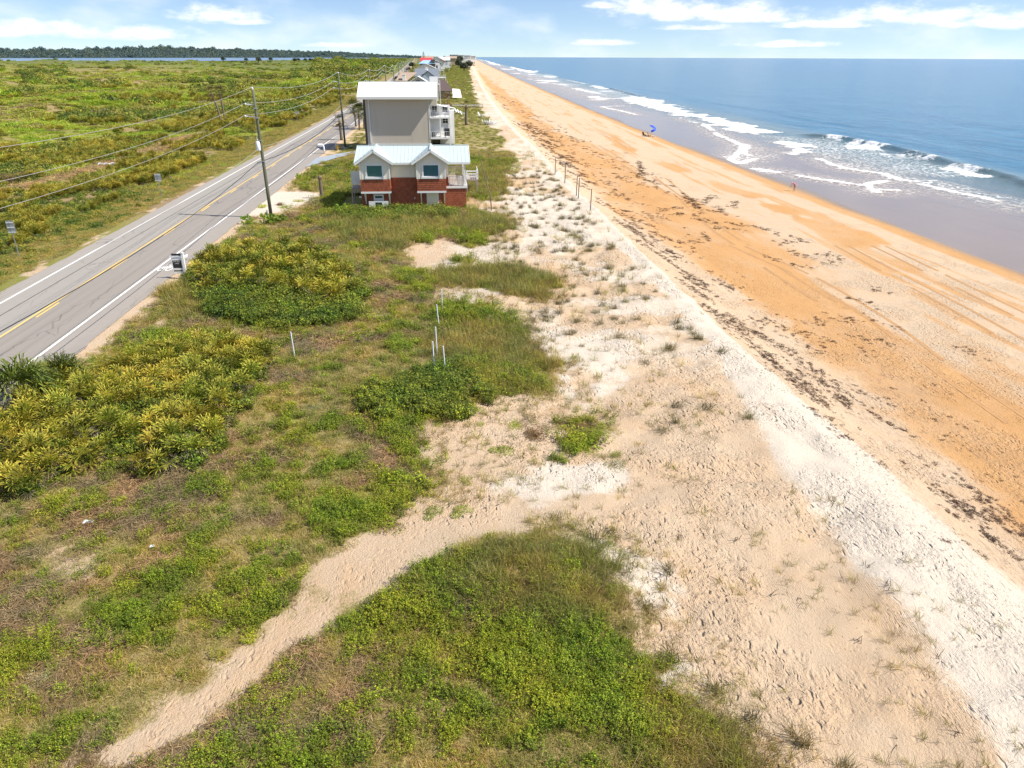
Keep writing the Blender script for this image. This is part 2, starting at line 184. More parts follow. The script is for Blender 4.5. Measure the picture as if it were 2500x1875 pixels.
'misc': {"tallpalm1":[-53.63,187.06],"tallpalm2":[-54.17,192.44],"palmA":[-21.92,191.28],"palmB":[-19.62,175.15],"palmC":[-20.8,159.52],"palmD":[-19.02,178.17],"stump":[-14.88,87.78],"mailbox":[-20.91,130.42],"hydrant":[-19.29,135.68],"whitepost":[-19.75,136.82],"polemarker":[-18.62,76.4],"deckpalm1":[0.82,180.45],"deckpalm2":[5.13,183.84],"chairs":[[1.14,179.77],[1.46,180.76],[4.26,218.67],[3.64,221.78],[5.0,213.91],[9.75,207.13],[9.7,184.17],[10.34,183.98],[10.91,184.04],[11.48,183.95],[11.91,184.36]],"branch":[4.73,78.16],"person":[54.61,110.55],"umb":[54.78,196.19],"chairsB":[52.8,193.8],"sale":[-19.85,54.1],"signA":[-34.54,91.17],"signB":[-36.2,62.45],"signC":[-37.69,198.11],"drive":[[-22.01,124.43],[-21.11,126.95],[-19.99,127.74],[-18.65,131.08],[-15.84,134.01],[-15.48,130.61],[-16.58,129.57],[-18.43,124.48],[-19.89,119.34],[-20.6,116.93],[-20.55,114.74],[-21.61,113.37]],"bike":[[-22.83,57.1],[-22.02,61.13]],"arrow":[[-22.19,59.91],[-22.13,61.36]],"dashes":[[-26.52,45.75],[-26.51,48.78],[-26.56,57.29],[-26.51,60.26],[-26.57,68.82],[-26.54,71.78]],"pavR":[[-21.18,41.99],[-21.27,51.13],[-21.04,62.64]],"pavL":[[-31.72,51.27],[-31.8,60.95],[-31.41,97.95]],"crack":[[-21.21,41.7]],"sticks":[[9.45,19.17],[7.62,19.34],[8.41,17.74],[9.25,17.76],[12.24,16.97],[9.48,16.34],[10.37,16.2],[8.58,16.1],[12.1,11.25],[13.06,13.56],[10.49,11.23],[11.24,14.38],[13.2,17.43],[13.24,16.3]],"deadbush":[[-57.19,100.83],[-56.73,104.72],[-62.99,126.88]],"greenbush":[[-46.23,91.86],[-46.13,99.38],[-48.09,145.35],[-56.35,126.99],[-166.28,360.56]],"trash":[-51.38,116.69],"flowers":[[-6.31,26.86],[-7.31,27.99],[-6.71,30.54],[-11.44,14.98],[-8.72,39.05]],"cabbage":[-20.85,34.37],"cabbage2":[-20.22,36.02],"lot":[[-20.76,92.79],[-17.81,92.98],[-15.18,90.14],[-15.66,88.05],[-16.39,84.72],[-17.97,80.17],[-20.04,77.83],[-21.1,74.38],[-21.44,81.36],[-21.5,91.2]],"islandlot":[-19.61,83.46],"yellow":[-17.66,74.74],"litter":[[-13.22,21.95],[-10.37,20.4]]},
'misc_tracks': [[[42.11,72.27],[41.35,64.16],[40.72,54.87],[40.52,49.31],[39.79,42.91]],[[46.67,72.91],[45.69,61.09],[45.36,54.92],[44.85,49.22]],[[29.35,70.12],[31.77,59.47],[31.82,46.38],[30.65,38.86],[29.92,30.66]],[[29.7,61.91],[29.51,51.94],[29.83,49.89]],[[39.58,209.67],[41.62,179.16],[40.62,161.47]],[[33.17,164.18],[32.98,142.26],[32.6,123.3],[32.74,112.16],[31.9,99.11]],[[34.98,117.61],[32.15,94.22],[30.18,75.16],[30.37,70.33]]]}
# ---------------------------------------------------------------- mesh helpers
def mesh_np(name, V, F, mat=None, smooth=False, attrs=None):
    """V (n,3), F (m,k) with k = 3 or 4 (a face may repeat its last index)"""
    me = bpy.data.meshes.new(name); V = np.asarray(V, np.float32); F = np.asarray(F, np.int32)
    me.vertices.add(len(V)); me.vertices.foreach_set('co', V.ravel())
    k = F.shape[1]; me.loops.add(F.size); me.loops.foreach_set('vertex_index', F.ravel())
    me.polygons.add(len(F)); me.polygons.foreach_set('loop_start', np.arange(0, F.size, k, dtype=np.int32))
    for an, arr in (attrs or {}).items():
        arr = np.asarray(arr, np.float32)
        if arr.ndim == 1: me.attributes.new(an, 'FLOAT', 'POINT').data.foreach_set('value', arr)
        else:
            if arr.shape[1] == 3: arr = np.c_[arr, np.ones(len(arr), np.float32)]
            me.attributes.new(an, 'FLOAT_COLOR', 'POINT').data.foreach_set('color', np.ascontiguousarray(arr, np.float32).ravel())
    me.update(calc_edges=True)
    if smooth: me.polygons.foreach_set('use_smooth', np.ones(len(F), bool))
    if mat: me.materials.append(mat)
    return me
def link(name, me, parent=None, loc=None, rot=None, scale=None):
    o = bpy.data.objects.new(name, me); COL.objects.link(o)
    if parent is not None: o.parent = parent
    if loc is not None: o.location = loc
    if rot is not None: o.rotation_euler = rot
    if scale is not None: o.scale = scale if hasattr(scale, '__len__') else (scale,)*3
    return o
def tag(o, label=None, cat=None, group=None, kind=None):
    for k, v in (('label', label), ('category', cat), ('group', group), ('kind', kind)):
        if v: o[k] = v
    return o
def thing(name, label, cat, loc=(0, 0, 0), rz=0, group=None):
    o = link(name, None, loc=loc, rot=(0, 0, rz)); o.empty_display_size = .2
    return tag(o, label, cat, group)
def H(x, y): return float(height(x, y))

class M:
    """collects simple solids into one mesh"""
    def __init__(s): s.v = []; s.f = []
    def add(s, V, F):
        b = len(s.v); s.v += [tuple(p) for p in V]; s.f += [tuple(i+b for i in f) for f in F]; return s
    def box(s, x0, x1, y0, y1, z0, z1):
        return s.add([(x0,y0,z0),(x1,y0,z0),(x1,y1,z0),(x0,y1,z0),(x0,y0,z1),(x1,y0,z1),(x1,y1,z1),(x0,y1,z1)],
                     [(3,2,1,0),(4,5,6,7),(0,1,5,4),(1,2,6,5),(2,3,7,6),(3,0,4,7)])
    def prism(s, poly, d, axis='y'):
        """poly: 2-D outline (anticlockwise), extruded from d[0] to d[1] along the axis"""
        n = len(poly)
        def P(a, b, t): return {'y': (a, t, b), 'x': (t, a, b), 'z': (a, b, t)}[axis]
        V = [P(a, b, d[0]) for a, b in poly]+[P(a, b, d[1]) for a, b in poly]
        F = [tuple(range(n)), tuple(range(2*n-1, n-1, -1))]+[(i, i+n, (i+1) % n+n, (i+1) % n) for i in range(n)]
        return s.add(V, F)
    def slab(s, a, b, c, d, t):
        """a thick sheet on the four corners, grown by t along its normal"""
        a, b, c, d = map(Vector, (a, b, c, d)); n = (b-a).cross(d-a).normalized()*t
        V = [a, b, c, d, a+n, b+n, c+n, d+n]
        return s.add(V, [(3,2,1,0),(4,5,6,7),(0,1,5,4),(1,2,6,5),(2,3,7,6),(3,0,4,7)])
    def bar(s, p, q, w, h=None):
        p, q = Vector(p), Vector(q); d = (q-p).normalized(); h = h or w
        u = d.cross(Vector((0, 0, 1)) if abs(d.z) < .95 else Vector((0, 1, 0))).normalized(); v = u.cross(d)
        V = [r+u*a*w/2+v*b*h/2 for r in (p, q) for a, b in ((-1,-1),(1,-1),(1,1),(-1,1))]
        return s.add(V, [(3,2,1,0),(4,5,6,7),(0,1,5,4),(1,2,6,5),(2,3,7,6),(3,0,4,7)])
    def tube(s, pts, rad, n=8, cap=True):
        pts = [Vector(p) for p in pts]; rad = rad if hasattr(rad, '__len__') else [rad]*len(pts); V = []; F = []
        for i, p in enumerate(pts):
            d = (pts[min(i+1, len(pts)-1)]-pts[max(i-1, 0)]).normalized()
            u = d.cross(Vector((0, 1, 0)) if abs(d.y) < .9 else Vector((1, 0, 0))).normalized(); w = u.cross(d)
            V += [p+(u*math.cos(2*math.pi*k/n)+w*math.sin(2*math.pi*k/n))*rad[i] for k in range(n)]
        for i in range(len(pts)-1):
            F += [(i*n+k, i*n+(k+1) % n, (i+1)*n+(k+1) % n, (i+1)*n+k) for k in range(n)]
        if cap: F += [tuple(range(n-1, -1, -1)), tuple(range((len(pts)-1)*n, len(pts)*n))]
        return s.add(V, F)
    def mesh(s, name, mat, smooth=False):
        me = bpy.data.meshes.new(name); me.from_pydata(s.v, [], s.f); me.materials.append(mat); me.update()
        if smooth: me.polygons.foreach_set('use_smooth', np.ones(len(me.polygons), bool))
        return me
    def build(s, name, mat, parent=None, smooth=False, **kw): return link(name, s.mesh(name, mat, smooth), parent, **kw)

class LB:
    """collects blades and leaves (thin quads) with a colour each"""
    def __init__(s): s.V = []; s.F = []; s.C = []; s.n = 0
    def quads(s, P, c):                       # P (n,4,3), c (n,3)
        n = len(P); s.V.append(P.reshape(-1, 3)); s.F.append(np.arange(4*n).reshape(n, 4)+s.n); s.C.append(np.repeat(np.asarray(c), 4, 0)); s.n += 4*n
    def blades(s, base, d, L, w, droop, c, c2=None):
        """each blade is two tapering quads that bend down by droop"""
        n = len(base); d = d/np.linalg.norm(d, axis=1)[:, None]
        up = np.array([0, 0, 1.]); side = np.cross(d, up); bad = np.linalg.norm(side, axis=1) < .2
        ra = RNG.uniform(0, 6.28, n); side[bad] = np.c_[np.cos(ra), np.sin(ra), 0*ra][bad]
        side += .5*RNG.normal(size=(n, 3))*np.linalg.norm(side, axis=1)[:, None]; side /= np.linalg.norm(side, axis=1)[:, None]
        L = np.broadcast_to(L, (n,))[:, None]; w = np.broadcast_to(w, (n,))[:, None]; dr = np.broadcast_to(droop, (n,))[:, None]
        m = base+d*L*.55; t = base+d*L; t = t+np.c_[np.zeros((n, 2)), -dr[:, 0]*L[:, 0]]; m[:, 2] -= dr[:, 0]*L[:, 0]*.2
        a = np.stack([base-side*w*.5, base+side*w*.5, m+side*w*.42, m-side*w*.42], 1); b = np.stack([m-side*w*.42, m+side*w*.42, t+side*w*.08, t-side*w*.08], 1)
        s.quads(a, c); s.quads(b, c if c2 is None else c2)
    def leaves(s, cen, nor, L, w, c):
        n = len(cen); nor = nor/np.linalg.norm(nor, axis=1)[:, None]
        r = RNG.normal(size=(n, 3)); u = np.cross(nor, r); u /= np.linalg.norm(u, axis=1)[:, None]; v = np.cross(nor, u)
        L = np.broadcast_to(L, (n,))[:, None]; w = np.broadcast_to(w, (n,))[:, None]
        s.quads(np.stack([cen-u*L*.5, cen-v*w*.5+u*L*.05, cen+u*L*.5, cen+v*w*.5+u*L*.05], 1), c)
    def mesh(s, name, mat): return mesh_np(name, np.concatenate(s.V), np.concatenate(s.F), mat, attrs={'col': np.concatenate(s.C)})
def pal(n, cols, wts=None, var=.18):
    cols = np.asarray(cols, float); i = RNG.choice(len(cols), n, p=None if wts is None else np.asarray(wts)/np.sum(wts))
    return cols[i]*np.exp(RNG.normal(0, var, (n, 1)))

# ---------------------------------------------------------------- materials
def newmat(name):
    m = bpy.data.materials.new(name); m.use_nodes = True; q = G(m.node_tree); q.N.clear()
    b = q.n('ShaderNodeBsdfPrincipled'); q.L.new(b.outputs[0], q.n('ShaderNodeOutputMaterial').inputs[0])
    q.pos = q.n('ShaderNodeNewGeometry').outputs['Position']
    return m, q, b
def paint(name, c, rough=.6, var=.10, scale=1.5, metal=0., spec=.5, dirt=.0, streak=(1, 1, 1), bump=0., bscale=30):
    m, q, b = newmat(name); tcx = q.n('ShaderNodeTexCoord').outputs['Object']
    v = q.scale(tcx, streak); nz = q.noise(v, scale, 5, .6); n2 = q.noise(v, scale*9, 3)
    c = np.array(c); col = q.mix(q.math('ADD', q.math('MULTIPLY', nz, .7), q.math('MULTIPLY', n2, .3)), tuple(np.clip(c*(1-var*1.6), 0, 1)), tuple(np.clip(c*(1+var*1.6), 0, 1)))
    if dirt: col = q.mix(q.math('MULTIPLY', q.ramp(nz, .5, .75), dirt), col, (.16, .13, .09))
    q.put(b.inputs['Base Color'], col); b.inputs['Roughness'].default_value = rough; b.inputs['Metallic'].default_value = metal; b.inputs['Specular IOR Level'].default_value = spec
    if bump: q.put(b.inputs['Normal'], q.bump(q.noise(v, bscale, 3), bump, .02))
    return m
def leafmat(name, dry=(.30, .21, .10), trans=.35, var=.35, rough=.65):
    """foliage: leaf colour from the mesh, varied plant by plant; part of the light passes through the leaf"""
    m, q, b = newmat(name); c = q.attr('col').outputs['Color']; rnd = q.n('ShaderNodeObjectInfo').outputs['Random']
    c = q.mix(1.0, c, q.mix(rnd, (1-var,)*3, (1+var,)*3), 'MULTIPLY')
    c = q.mix(1.0, c, q.mix(q.ramp(q.noise(q.pos, .42, 3), .36, .64), (.80, .92, .85), (1.18, 1.08, .95)), 'MULTIPLY')        # kinds of plant drift from place to place
    c = q.mix(q.attr('tint', 'INSTANCER').outputs['Fac'], c, q.mix(q.noise(q.pos, 2.3, 2), dry, tuple(.6*np.array(dry))))
    q.put(b.inputs['Base Color'], c); b.inputs['Roughness'].default_value = rough; b.inputs['Specular IOR Level'].default_value = .25
    t = q.n('ShaderNodeBsdfTranslucent'); q.put(t.inputs[0], c)
    ms = q.n('ShaderNodeMixShader', {0: trans}); q.L.new(b.outputs[0], ms.inputs[1]); q.L.new(t.outputs[0], ms.inputs[2])
    out = [o for o in q.N if o.type == 'OUTPUT_MATERIAL'][0]; q.L.new(ms.outputs[0], out.inputs[0])
    return m
# ---------------------------------------------------------------- where grass, shrubs and the kinds of sand lie
def sdist(x, y, poly):
    """signed distance to a polygon, positive inside"""
    P = np.asarray(poly, float); Q = np.roll(P, -1, 0); d2 = np.full(x.shape, 1e9); ins = np.zeros(x.shape, bool)
    for (ax, ay), (bx, by) in zip(P, Q):
        ex, ey = bx-ax, by-ay; wx, wy = x-ax, y-ay
        t = np.clip((wx*ex+wy*ey)/(ex*ex+ey*ey+1e-9), 0, 1); d2 = np.minimum(d2, (wx-t*ex)**2+(wy-t*ey)**2)
        c = (ay > y) != (by > y)
        ins ^= c & (x < (bx-ax)*(y-ay)/((by-ay) if by != ay else 1e-9)+ax)
    return np.where(ins, 1, -1)*np.sqrt(d2)
def polymask(x, y, poly, w, nz=0):
    P = np.asarray(poly); out = np.zeros(x.shape); m = 3*w+1
    k = (x > P[:, 0].min()-m) & (x < P[:, 0].max()+m) & (y > P[:, 1].min()-m) & (y < P[:, 1].max()+m)
    if k.any():
        n = nz[k] if np.ndim(nz) else nz
        out[k] = sstep(-w, w, sdist(x[k], y[k], poly)+n)
    return out
def linedist(x, y, line):
    P = np.asarray(line, float); d2 = np.full(x.shape, 1e9)
    for (ax, ay), (bx, by) in zip(P[:-1], P[1:]):
        ex, ey = bx-ax, by-ay; t = np.clip(((x-ax)*ex+(y-ay)*ey)/(ex*ex+ey*ey+1e-9), 0, 1)
        d2 = np.minimum(d2, (x-ax-t*ex)**2+(y-ay-t*ey)**2)
    return np.sqrt(d2)
SANDPOLY = Z['sand'][:]
i0 = 0
SANDPOLY = SANDPOLY+[(-2, 8), (60, 8), (60, 118)]
CR = sorted(Z['crest'][1:], key=lambda p: p[1]); CRY = [p[1] for p in CR]; CRW = [p[2] for p in CR]
OLY = sorted(Z['orangeL'], key=lambda p: p[1]); ORY = sorted(Z['orangeR'], key=lambda p: p[1])
def zones(x, y):
    x = np.asarray(x, float); y = np.asarray(y, float); t = coast(x, y); o = {}
    na = fbm(x/2.2, y/2.2, 31, 4)-.5; nb = fbm(x/.7, y/.7, 37, 3)-.5; nc = fbm(x/9, y/12, 41, 3)-.5
    sc_ = np.clip(y/45, .45, 4)
    sand = polymask(x, y, SANDPOLY, .7, na*1.8+nb*1.2)*(y < 117)
    # beyond the red house: strips of yard, then dune grass thinning towards the crest
    edge = 10.6+2.0*nc*2+1.5*na
    sandfar = sstep(-1.2, 1.6, t-edge)*.8+.4*sstep(.18, .3, fbm(x/7, y/5, 77, 3)-.42)*sstep(-8, 0, t)
    f = sstep(96, 116, y)
    sand = np.clip(sand*(1-f)+sandfar*f, 0, 1)
    sand = np.maximum(sand, sstep(-.5, .5, t-15.2+na))
    for p in Z['bare']: sand = np.maximum(sand, polymask(x, y, p, .9, na*2.6+nb*2.2)*.6)
    lotm = polymask(x, y, D_LOT, .35, na*.5); sand = np.maximum(sand, lotm)
    verge = sstep(-.6, .6, -20.9+.8-t+na*.8)*(t > -21.5)
    verge = np.maximum(verge, ((t < -31.4) & (t > -33.6))*sstep(.0, .22, fbm(x/1.3, y/3, 51, 3)-.5)*.9)
    verge2 = (t > -21.5)*(t < -17.5)*sstep(.02, .2, fbm(x/1.2, y/2.2, 52, 3)-.46)*(y > 20)*.7
    sand = np.maximum(sand, np.maximum(verge*.7, verge2))
    veg = 1-sand
    tall = np.zeros_like(x); lush = np.zeros_like(x); brown = np.zeros_like(x); dark = np.zeros_like(x); white = np.zeros_like(x)
    for nm, arr in (('tall', tall), ('lush', lush), ('brown', brown), ('dark', dark), ('white', white)):
        for p in Z[nm]: np.maximum(arr, polymask(x, y, p, {'white': 1.5, 'tall': 1.5, 'lush': 1.2}.get(nm, 1.2), na*2.8+nb*1.8), out=arr)
    veg = np.maximum(veg, np.maximum(np.maximum(tall*.9, lush), dark)*(y < 110))
    veg = np.maximum(veg, brown*.55)
    lush = np.maximum(lush, .75*sstep(.13, .22, fbm(x/1.6, y/1.6, 61, 3)-.5)*veg)
    lush = np.maximum(lush, f*.8*sstep(.42, .6, fbm(x/6, y/5, 65, 3))*veg)
    brown = np.maximum(brown, (1-.7*f)*sstep(.06, .2, fbm(x/2.6, y/2.0, 63, 3)-.5)*veg)
    white = np.maximum(white, lotm*.8)
    cw = np.interp(y, CRY, CRW); cx = 15.6
    cr = (1-sstep(.25, .9, np.abs(t-cx-.15+.7*nc+na*.9)/np.maximum(cw, .9)))*(.8+.5*sstep(-.25, .15, fbm(x/3, y/9, 88, 3)-.5))
    white = np.maximum(white*.95, .62*sstep(-4, 2, t)*(t < 15.5)*sstep(24, 40, y)*sstep(.30, .52, fbm(x/4.5, y/3.2, 95, 3))*(1-.6*sstep(.05, .25, nc)))
    white = np.maximum(white, cr)
    tl = np.interp(y, [p[1] for p in OLY], [coast(*p) for p in OLY]); tr = np.interp(y, [p[1] for p in ORY], [coast(*p) for p in ORY])
    tl = np.maximum(tl, 19.5)
    nd = fbm(x/3.2, y/14, 71, 4)-.5; ne = fbm(x/1.3, y/22, 73, 4)-.5
    org = sstep(-1.6, 2.6, t-tl+3*na+5*nc+3*nd)*(1-sstep(-2.5, 3, t-tr+9*nd))
    org = np.maximum(org, .85*sstep(.09, .2, ne+.4*nd)*sstep(0, 6, t-tr)*(t < 53))
    for p in Z['opatch']: org = np.maximum(org, polymask(x, y, p, 1.2, nd*7))
    org = np.maximum(org, sstep(52.2, 53.6, t+1.5*nd)*.95*(1-sstep(55.8, 57.5, t)))
    org = np.maximum(org, .35*(t < 15)*sand*sstep(.0, .25, nc))
    pathm = polymask(x, y, Z['path'], .5, na*.6)
    far_ = sstep(500, 1000, y)*(t < 16); brown = brown*(1-far_); lush = np.maximum(lush, far_)
    o.update(t=t, sand=sand, veg=np.clip(veg, 0, 1), tall=tall, lush=lush, brown=brown, dark=dark, white=white*(t < 19), orange=np.clip(org, 0, 1), path=pathm,
             wet=sstep(54.3, 57.2, t+1.4*nd))
    o['edge'] = np.exp(-(np.where((y < 100) & (y > 8), sdist(x, y, SANDPOLY), 9.)-.6)**2/2.2)
    mo = polymask(x, y, Z['mouth'], .5, nb*.6); o['path'] = np.maximum(pathm, mo)
    for k_ in ('veg', 'tall', 'lush', 'brown', 'dark'): o[k_] = o[k_]*(1-mo)
    s = t < -31.6
    sc1 = fbm(x/24, y/30, 81, 4); sc2 = fbm(x/9, y/7, 83, 3)
    strip = np.exp(-((t+52+3*nc)/2.6)**2)*sstep(175, 150, y)*sstep(.36, .5, fbm(x/4, y/6, 87, 3)+.12)
    o['lush'] = np.where(s, sstep(.42, .62, sc1*.65+sc2*.35), o['lush']); o['brown'] = np.where(s, np.maximum(sstep(.52, .66, 1.03-sc1*.5-sc2*.5+sstep(150, 420, y)*.03)*.8*(1-sstep(700, 1100, y)), strip), o['brown'])
    o['veg'] = np.where(s & (t < -34), 1, o['veg']); o['strip'] = np.where(s, strip, 0); o['lush'] = np.where(s, np.maximum(o['lush'], far_), o['lush']); o['brown'] = o['brown']*(1-far_)
    return o
D_LOT = Z['misc']['lot']

# ---------------------------------------------------------------- ground material
def ground_material():
    m, q, b = newmat('sand_and_soil'); P = q.pos
    A = q.sep(q.attr('mA').outputs['Color']); B = q.sep(q.attr('mB').outputs['Color'])
    n1 = q.noise(P, .45, 4); n2 = q.noise(P, 2.6, 5, .65); n3 = q.noise(P, 14, 4, .7); n4 = q.noise(P, 55, 2, .6)
    Pst = q.scale(P, (1, .22, 1)); n5 = q.noise(Pst, .8, 5, .6)
    sand = q.mix(q.math('ADD', q.math('MULTIPLY', n2, .6), q.math('MULTIPLY', n3, .4)), SAND_A, SAND_B)
    sand = q.mix(q.ramp(n1, .35, .7), sand, SAND_C)
    wf = q.ramp(q.math('ADD', B[0], q.math('MULTIPLY', q.math('SUBTRACT', n2, .5), .7)), .3, .75)
    sand = q.mix(wf, sand, q.mix(n3, WHITE_A, WHITE_B))
    of = q.ramp(q.math('ADD', B[1], q.math('MULTIPLY', q.math('SUBTRACT', n5, .5), .9)), .12, .98)
    of = q.math('MULTIPLY', of, q.ramp(q.noise(q.scale(P, (1, .4, 1)), .23, 4, .6), .32, .6, .62, 1))
    orange = q.mix(q.math('ADD', q.math('MULTIPLY', n2, .35), q.math('MULTIPLY', n5, .65)), ORANGE_A, ORANGE_B)
    sand = q.mix(of, sand, orange)
    # shell and weed specks
    deb = q.math('MULTIPLY', q.math('MULTIPLY', q.ramp(q.noise(q.scale(P, (1.6, .55, 1)), 3.2, 4, .7), .50, .66), q.ramp(q.noise(P, .35, 3), .38, .6)), q.math('MULTIPLY', q.ramp(q.n('ShaderNodeSeparateXYZ', {0: P}).outputs[0], 16.5, 18.5), q.ramp(q.n('ShaderNodeSeparateXYZ', {0: P}).outputs[0], 23, 30, 1, 0)))
    sand = q.mix(q.math('MULTIPLY', deb, .6), sand, (.22, .13, .075))       # fine dry weed and shell litter at the dune foot
    vs = q.voro(q.scale(P, (1, .6, 1)), 8.0); sp = q.math('MULTIPLY', q.math('LESS_THAN', vs.outputs['Distance'], .17), q.math('GREATER_THAN', q.sep(vs.outputs['Color'])[0], .72))
    sp = q.math('MULTIPLY', sp, q.ramp(q.noise(P, .8, 4), .44, .58))
    sand = q.mix(q.math('MULTIPLY', sp, q.math('SUBTRACT', .55, q.math('MULTIPLY', B[1], .4))), sand, (.13, .085, .055))
    soil = q.mix(n2, (.28, .20, .085), (.44, .33, .15)); soil = q.mix(q.ramp(n3, .35, .7), soil, (.20, .175, .055))
    soil = q.mix(q.math('MULTIPLY', A[1], q.ramp(n2, .2, .6)), soil, q.mix(n3, (.15, .17, .03), (.26, .26, .045)))
    yv = q.n('ShaderNodeSeparateXYZ', {0: P}).outputs[1]; soil = q.mix(q.ramp(yv, 500, 1100, 0, .9), soil, q.mix(q.noise(P, .03, 4), (.07, .10, .03), (.14, .15, .05)))     # woodland scrub far up the coast
    soil = q.mix(q.math('MULTIPLY', A[2], .85), soil, q.mix(n3, (.21, .135, .075), (.34, .235, .135)))
    soil = q.mix(q.math('MULTIPLY', q.ramp(n4, .55, .75), .35), soil, (.40, .32, .19))
    vf = q.ramp(q.math('ADD', A[0], q.math('ADD', q.math('MULTIPLY', q.math('SUBTRACT', n3, .5), .9), q.math('MULTIPLY', q.math('SUBTRACT', n2, .5), .8))), .32, .78)
    c = q.mix(vf, sand, soil)
    c = q.mix(q.math('MULTIPLY', B[2], .85), c, q.mix(n5, (.20, .15, .11), (.26, .20, .15)))
    q.put(b.inputs['Base Color'], c)
    q.put(b.inputs['Roughness'], q.ramp(B[2], .2, 1, .95, .30)); b.inputs['Specular IOR Level'].default_value = .25
    # footprints, ripples, grains
    wob = q.n('ShaderNodeVectorMath', {0: P, 1: q.n('ShaderNodeVectorMath', {0: q.n('ShaderNodeTexNoise', {'Scale': 1.7, 'Vector': P}).outputs[1], 'Scale': .5}, operation='SCALE').outputs[0]}, operation='ADD').outputs[0]
    v1 = q.voro(q.scale(wob, (1.5, .75, .01)), 3.4); v2 = q.voro(q.scale(wob, (1.5, .8, .01)), 6.6)
    pit = lambda v, r, p: q.math('MULTIPLY', q.ramp(v.outputs['Distance'], .04, r, 1, 0), q.math('LESS_THAN', q.sep(v.outputs['Color'])[0], p))
    foot = q.math('SUBTRACT', q.math('MULTIPLY', q.noise(P, 4.5, 3, .6), 1.6), q.math('ADD', pit(v1, .40, .5), q.math('MULTIPLY', pit(v2, .42, .55), .55)))
    calm = q.math('MULTIPLY', q.ramp(q.noise(P, .22, 3), .42, .56), q.math('SUBTRACT', 1.0, B[2]))
    sepv = q.n('ShaderNodeSeparateXYZ', {0: P}).outputs
    calm = q.math('MULTIPLY', calm, q.ramp(sepv[0], -3, 3, .25, 1)); calm = q.math('MULTIPLY', calm, q.ramp(q.math('ADD', sepv[1], q.math('MULTIPLY', of, 26)), 62, 88, 1, .25))
    hgt = q.math('ADD', q.math('MULTIPLY', foot, q.math('ADD', .15, calm)), q.math('ADD', q.math('MULTIPLY', n3, .5), q.math('MULTIPLY', n4, .22)))
    wv = q.n('ShaderNodeTexWave', {'Vector': q.scale(P, (1, .35, 1)), 'Scale': 5.5, 'Distortion': 7.0, 'Detail': 2.0, 'Detail Scale': 1.4}); hgt = q.math('ADD', hgt, q.math('MULTIPLY', wv.outputs[1], q.math('MULTIPLY', q.ramp(q.noise(P, .28, 2), .5, .62), .10)))    # wind ripples
    q.put(b.inputs['Normal'], q.bump(hgt, 1.0, .11))
    return m
SAND_A, SAND_B, SAND_C = (.46, .34, .225), (.62, .48, .34), (.55, .395, .255)
WHITE_A, WHITE_B = (.54, .455, .36), (.70, .62, .52)
ORANGE_A, ORANGE_B = (.46, .225, .075), (.57, .345, .155)
MAT_GROUND = ground_material()

def grid_terrain():
    xs = np.concatenate([-np.geomspace(36, 9000, 150)[::-1], np.arange(-35.6, 34, .22), np.arange(34, 76, .4), np.geomspace(77, 400, 16)])
    ys = [-30, -10, 0, 4, 7]; y = 8.0
    while y < 9000:
        ys.append(y); y += max(.2, .0035*y if y < 110 else .011*y)
    ys = np.array(ys); T, Y = np.meshgrid(xs, ys); X = warp(T, Y)
    Zz = height(X, Y); z = zones(X, Y)
    # sand hummocks around the dune plants
    Zz = Zz+.03*(fbm(X/.55, Y/.55, 91, 2)-.5)*z['sand']*(T > -6)*(T < 30)*(Y < 90)
    nx, ny = len(xs), len(ys); V = np.stack([X, Y, Zz], -1).reshape(-1, 3)
    i = np.arange(nx*ny).reshape(ny, nx); F = np.stack([i[:-1, :-1], i[:-1, 1:], i[1:, 1:], i[1:, :-1]], -1).reshape(-1, 4)
    mA = np.stack([z['veg'], z['lush'], z['brown']], -1).reshape(-1, 3); mB = np.stack([z['white'], z['orange'], z['wet']], -1).reshape(-1, 3)
    fc = lambda a: .25*(a[:-1, :-1]+a[:-1, 1:]+a[1:, 1:]+a[1:, :-1]).ravel()
    ft = fc(T); fp = fc(z['path'])
    kind = np.where(ft > 17, 1, np.where(fp > .5, 2, 0))
    # smooth normals of the whole sheet, so the pieces join without a seam
    full = mesh_np('terrain', V, F, None, True); nor = np.empty(len(V)*3, np.float32); full.vertex_normals.foreach_get('vector', nor); nor = nor.reshape(-1, 3); bpy.data.meshes.remove(full)
    for k, nm in ((0, 'ground'), (1, 'beach'), (2, 'footpath')):
        f = F[kind == k]; u, inv = np.unique(f, return_inverse=True); f = inv.reshape(f.shape)
        me = mesh_np(nm, V[u], f, MAT_GROUND, True, {'mA': mA[u], 'mB': mB[u]}); me.normals_split_custom_set_from_vertices([tuple(n) for n in nor[u]])
        tag(link(nm, me), {'ground': 'dune land with grass, scrub and bare sand', 'beach': 'orange and pale sand beach below the white dune crest', 'footpath': 'trodden pale sand footpath through the dune grass'}[nm], nm, kind='structure')
grid_terrain()

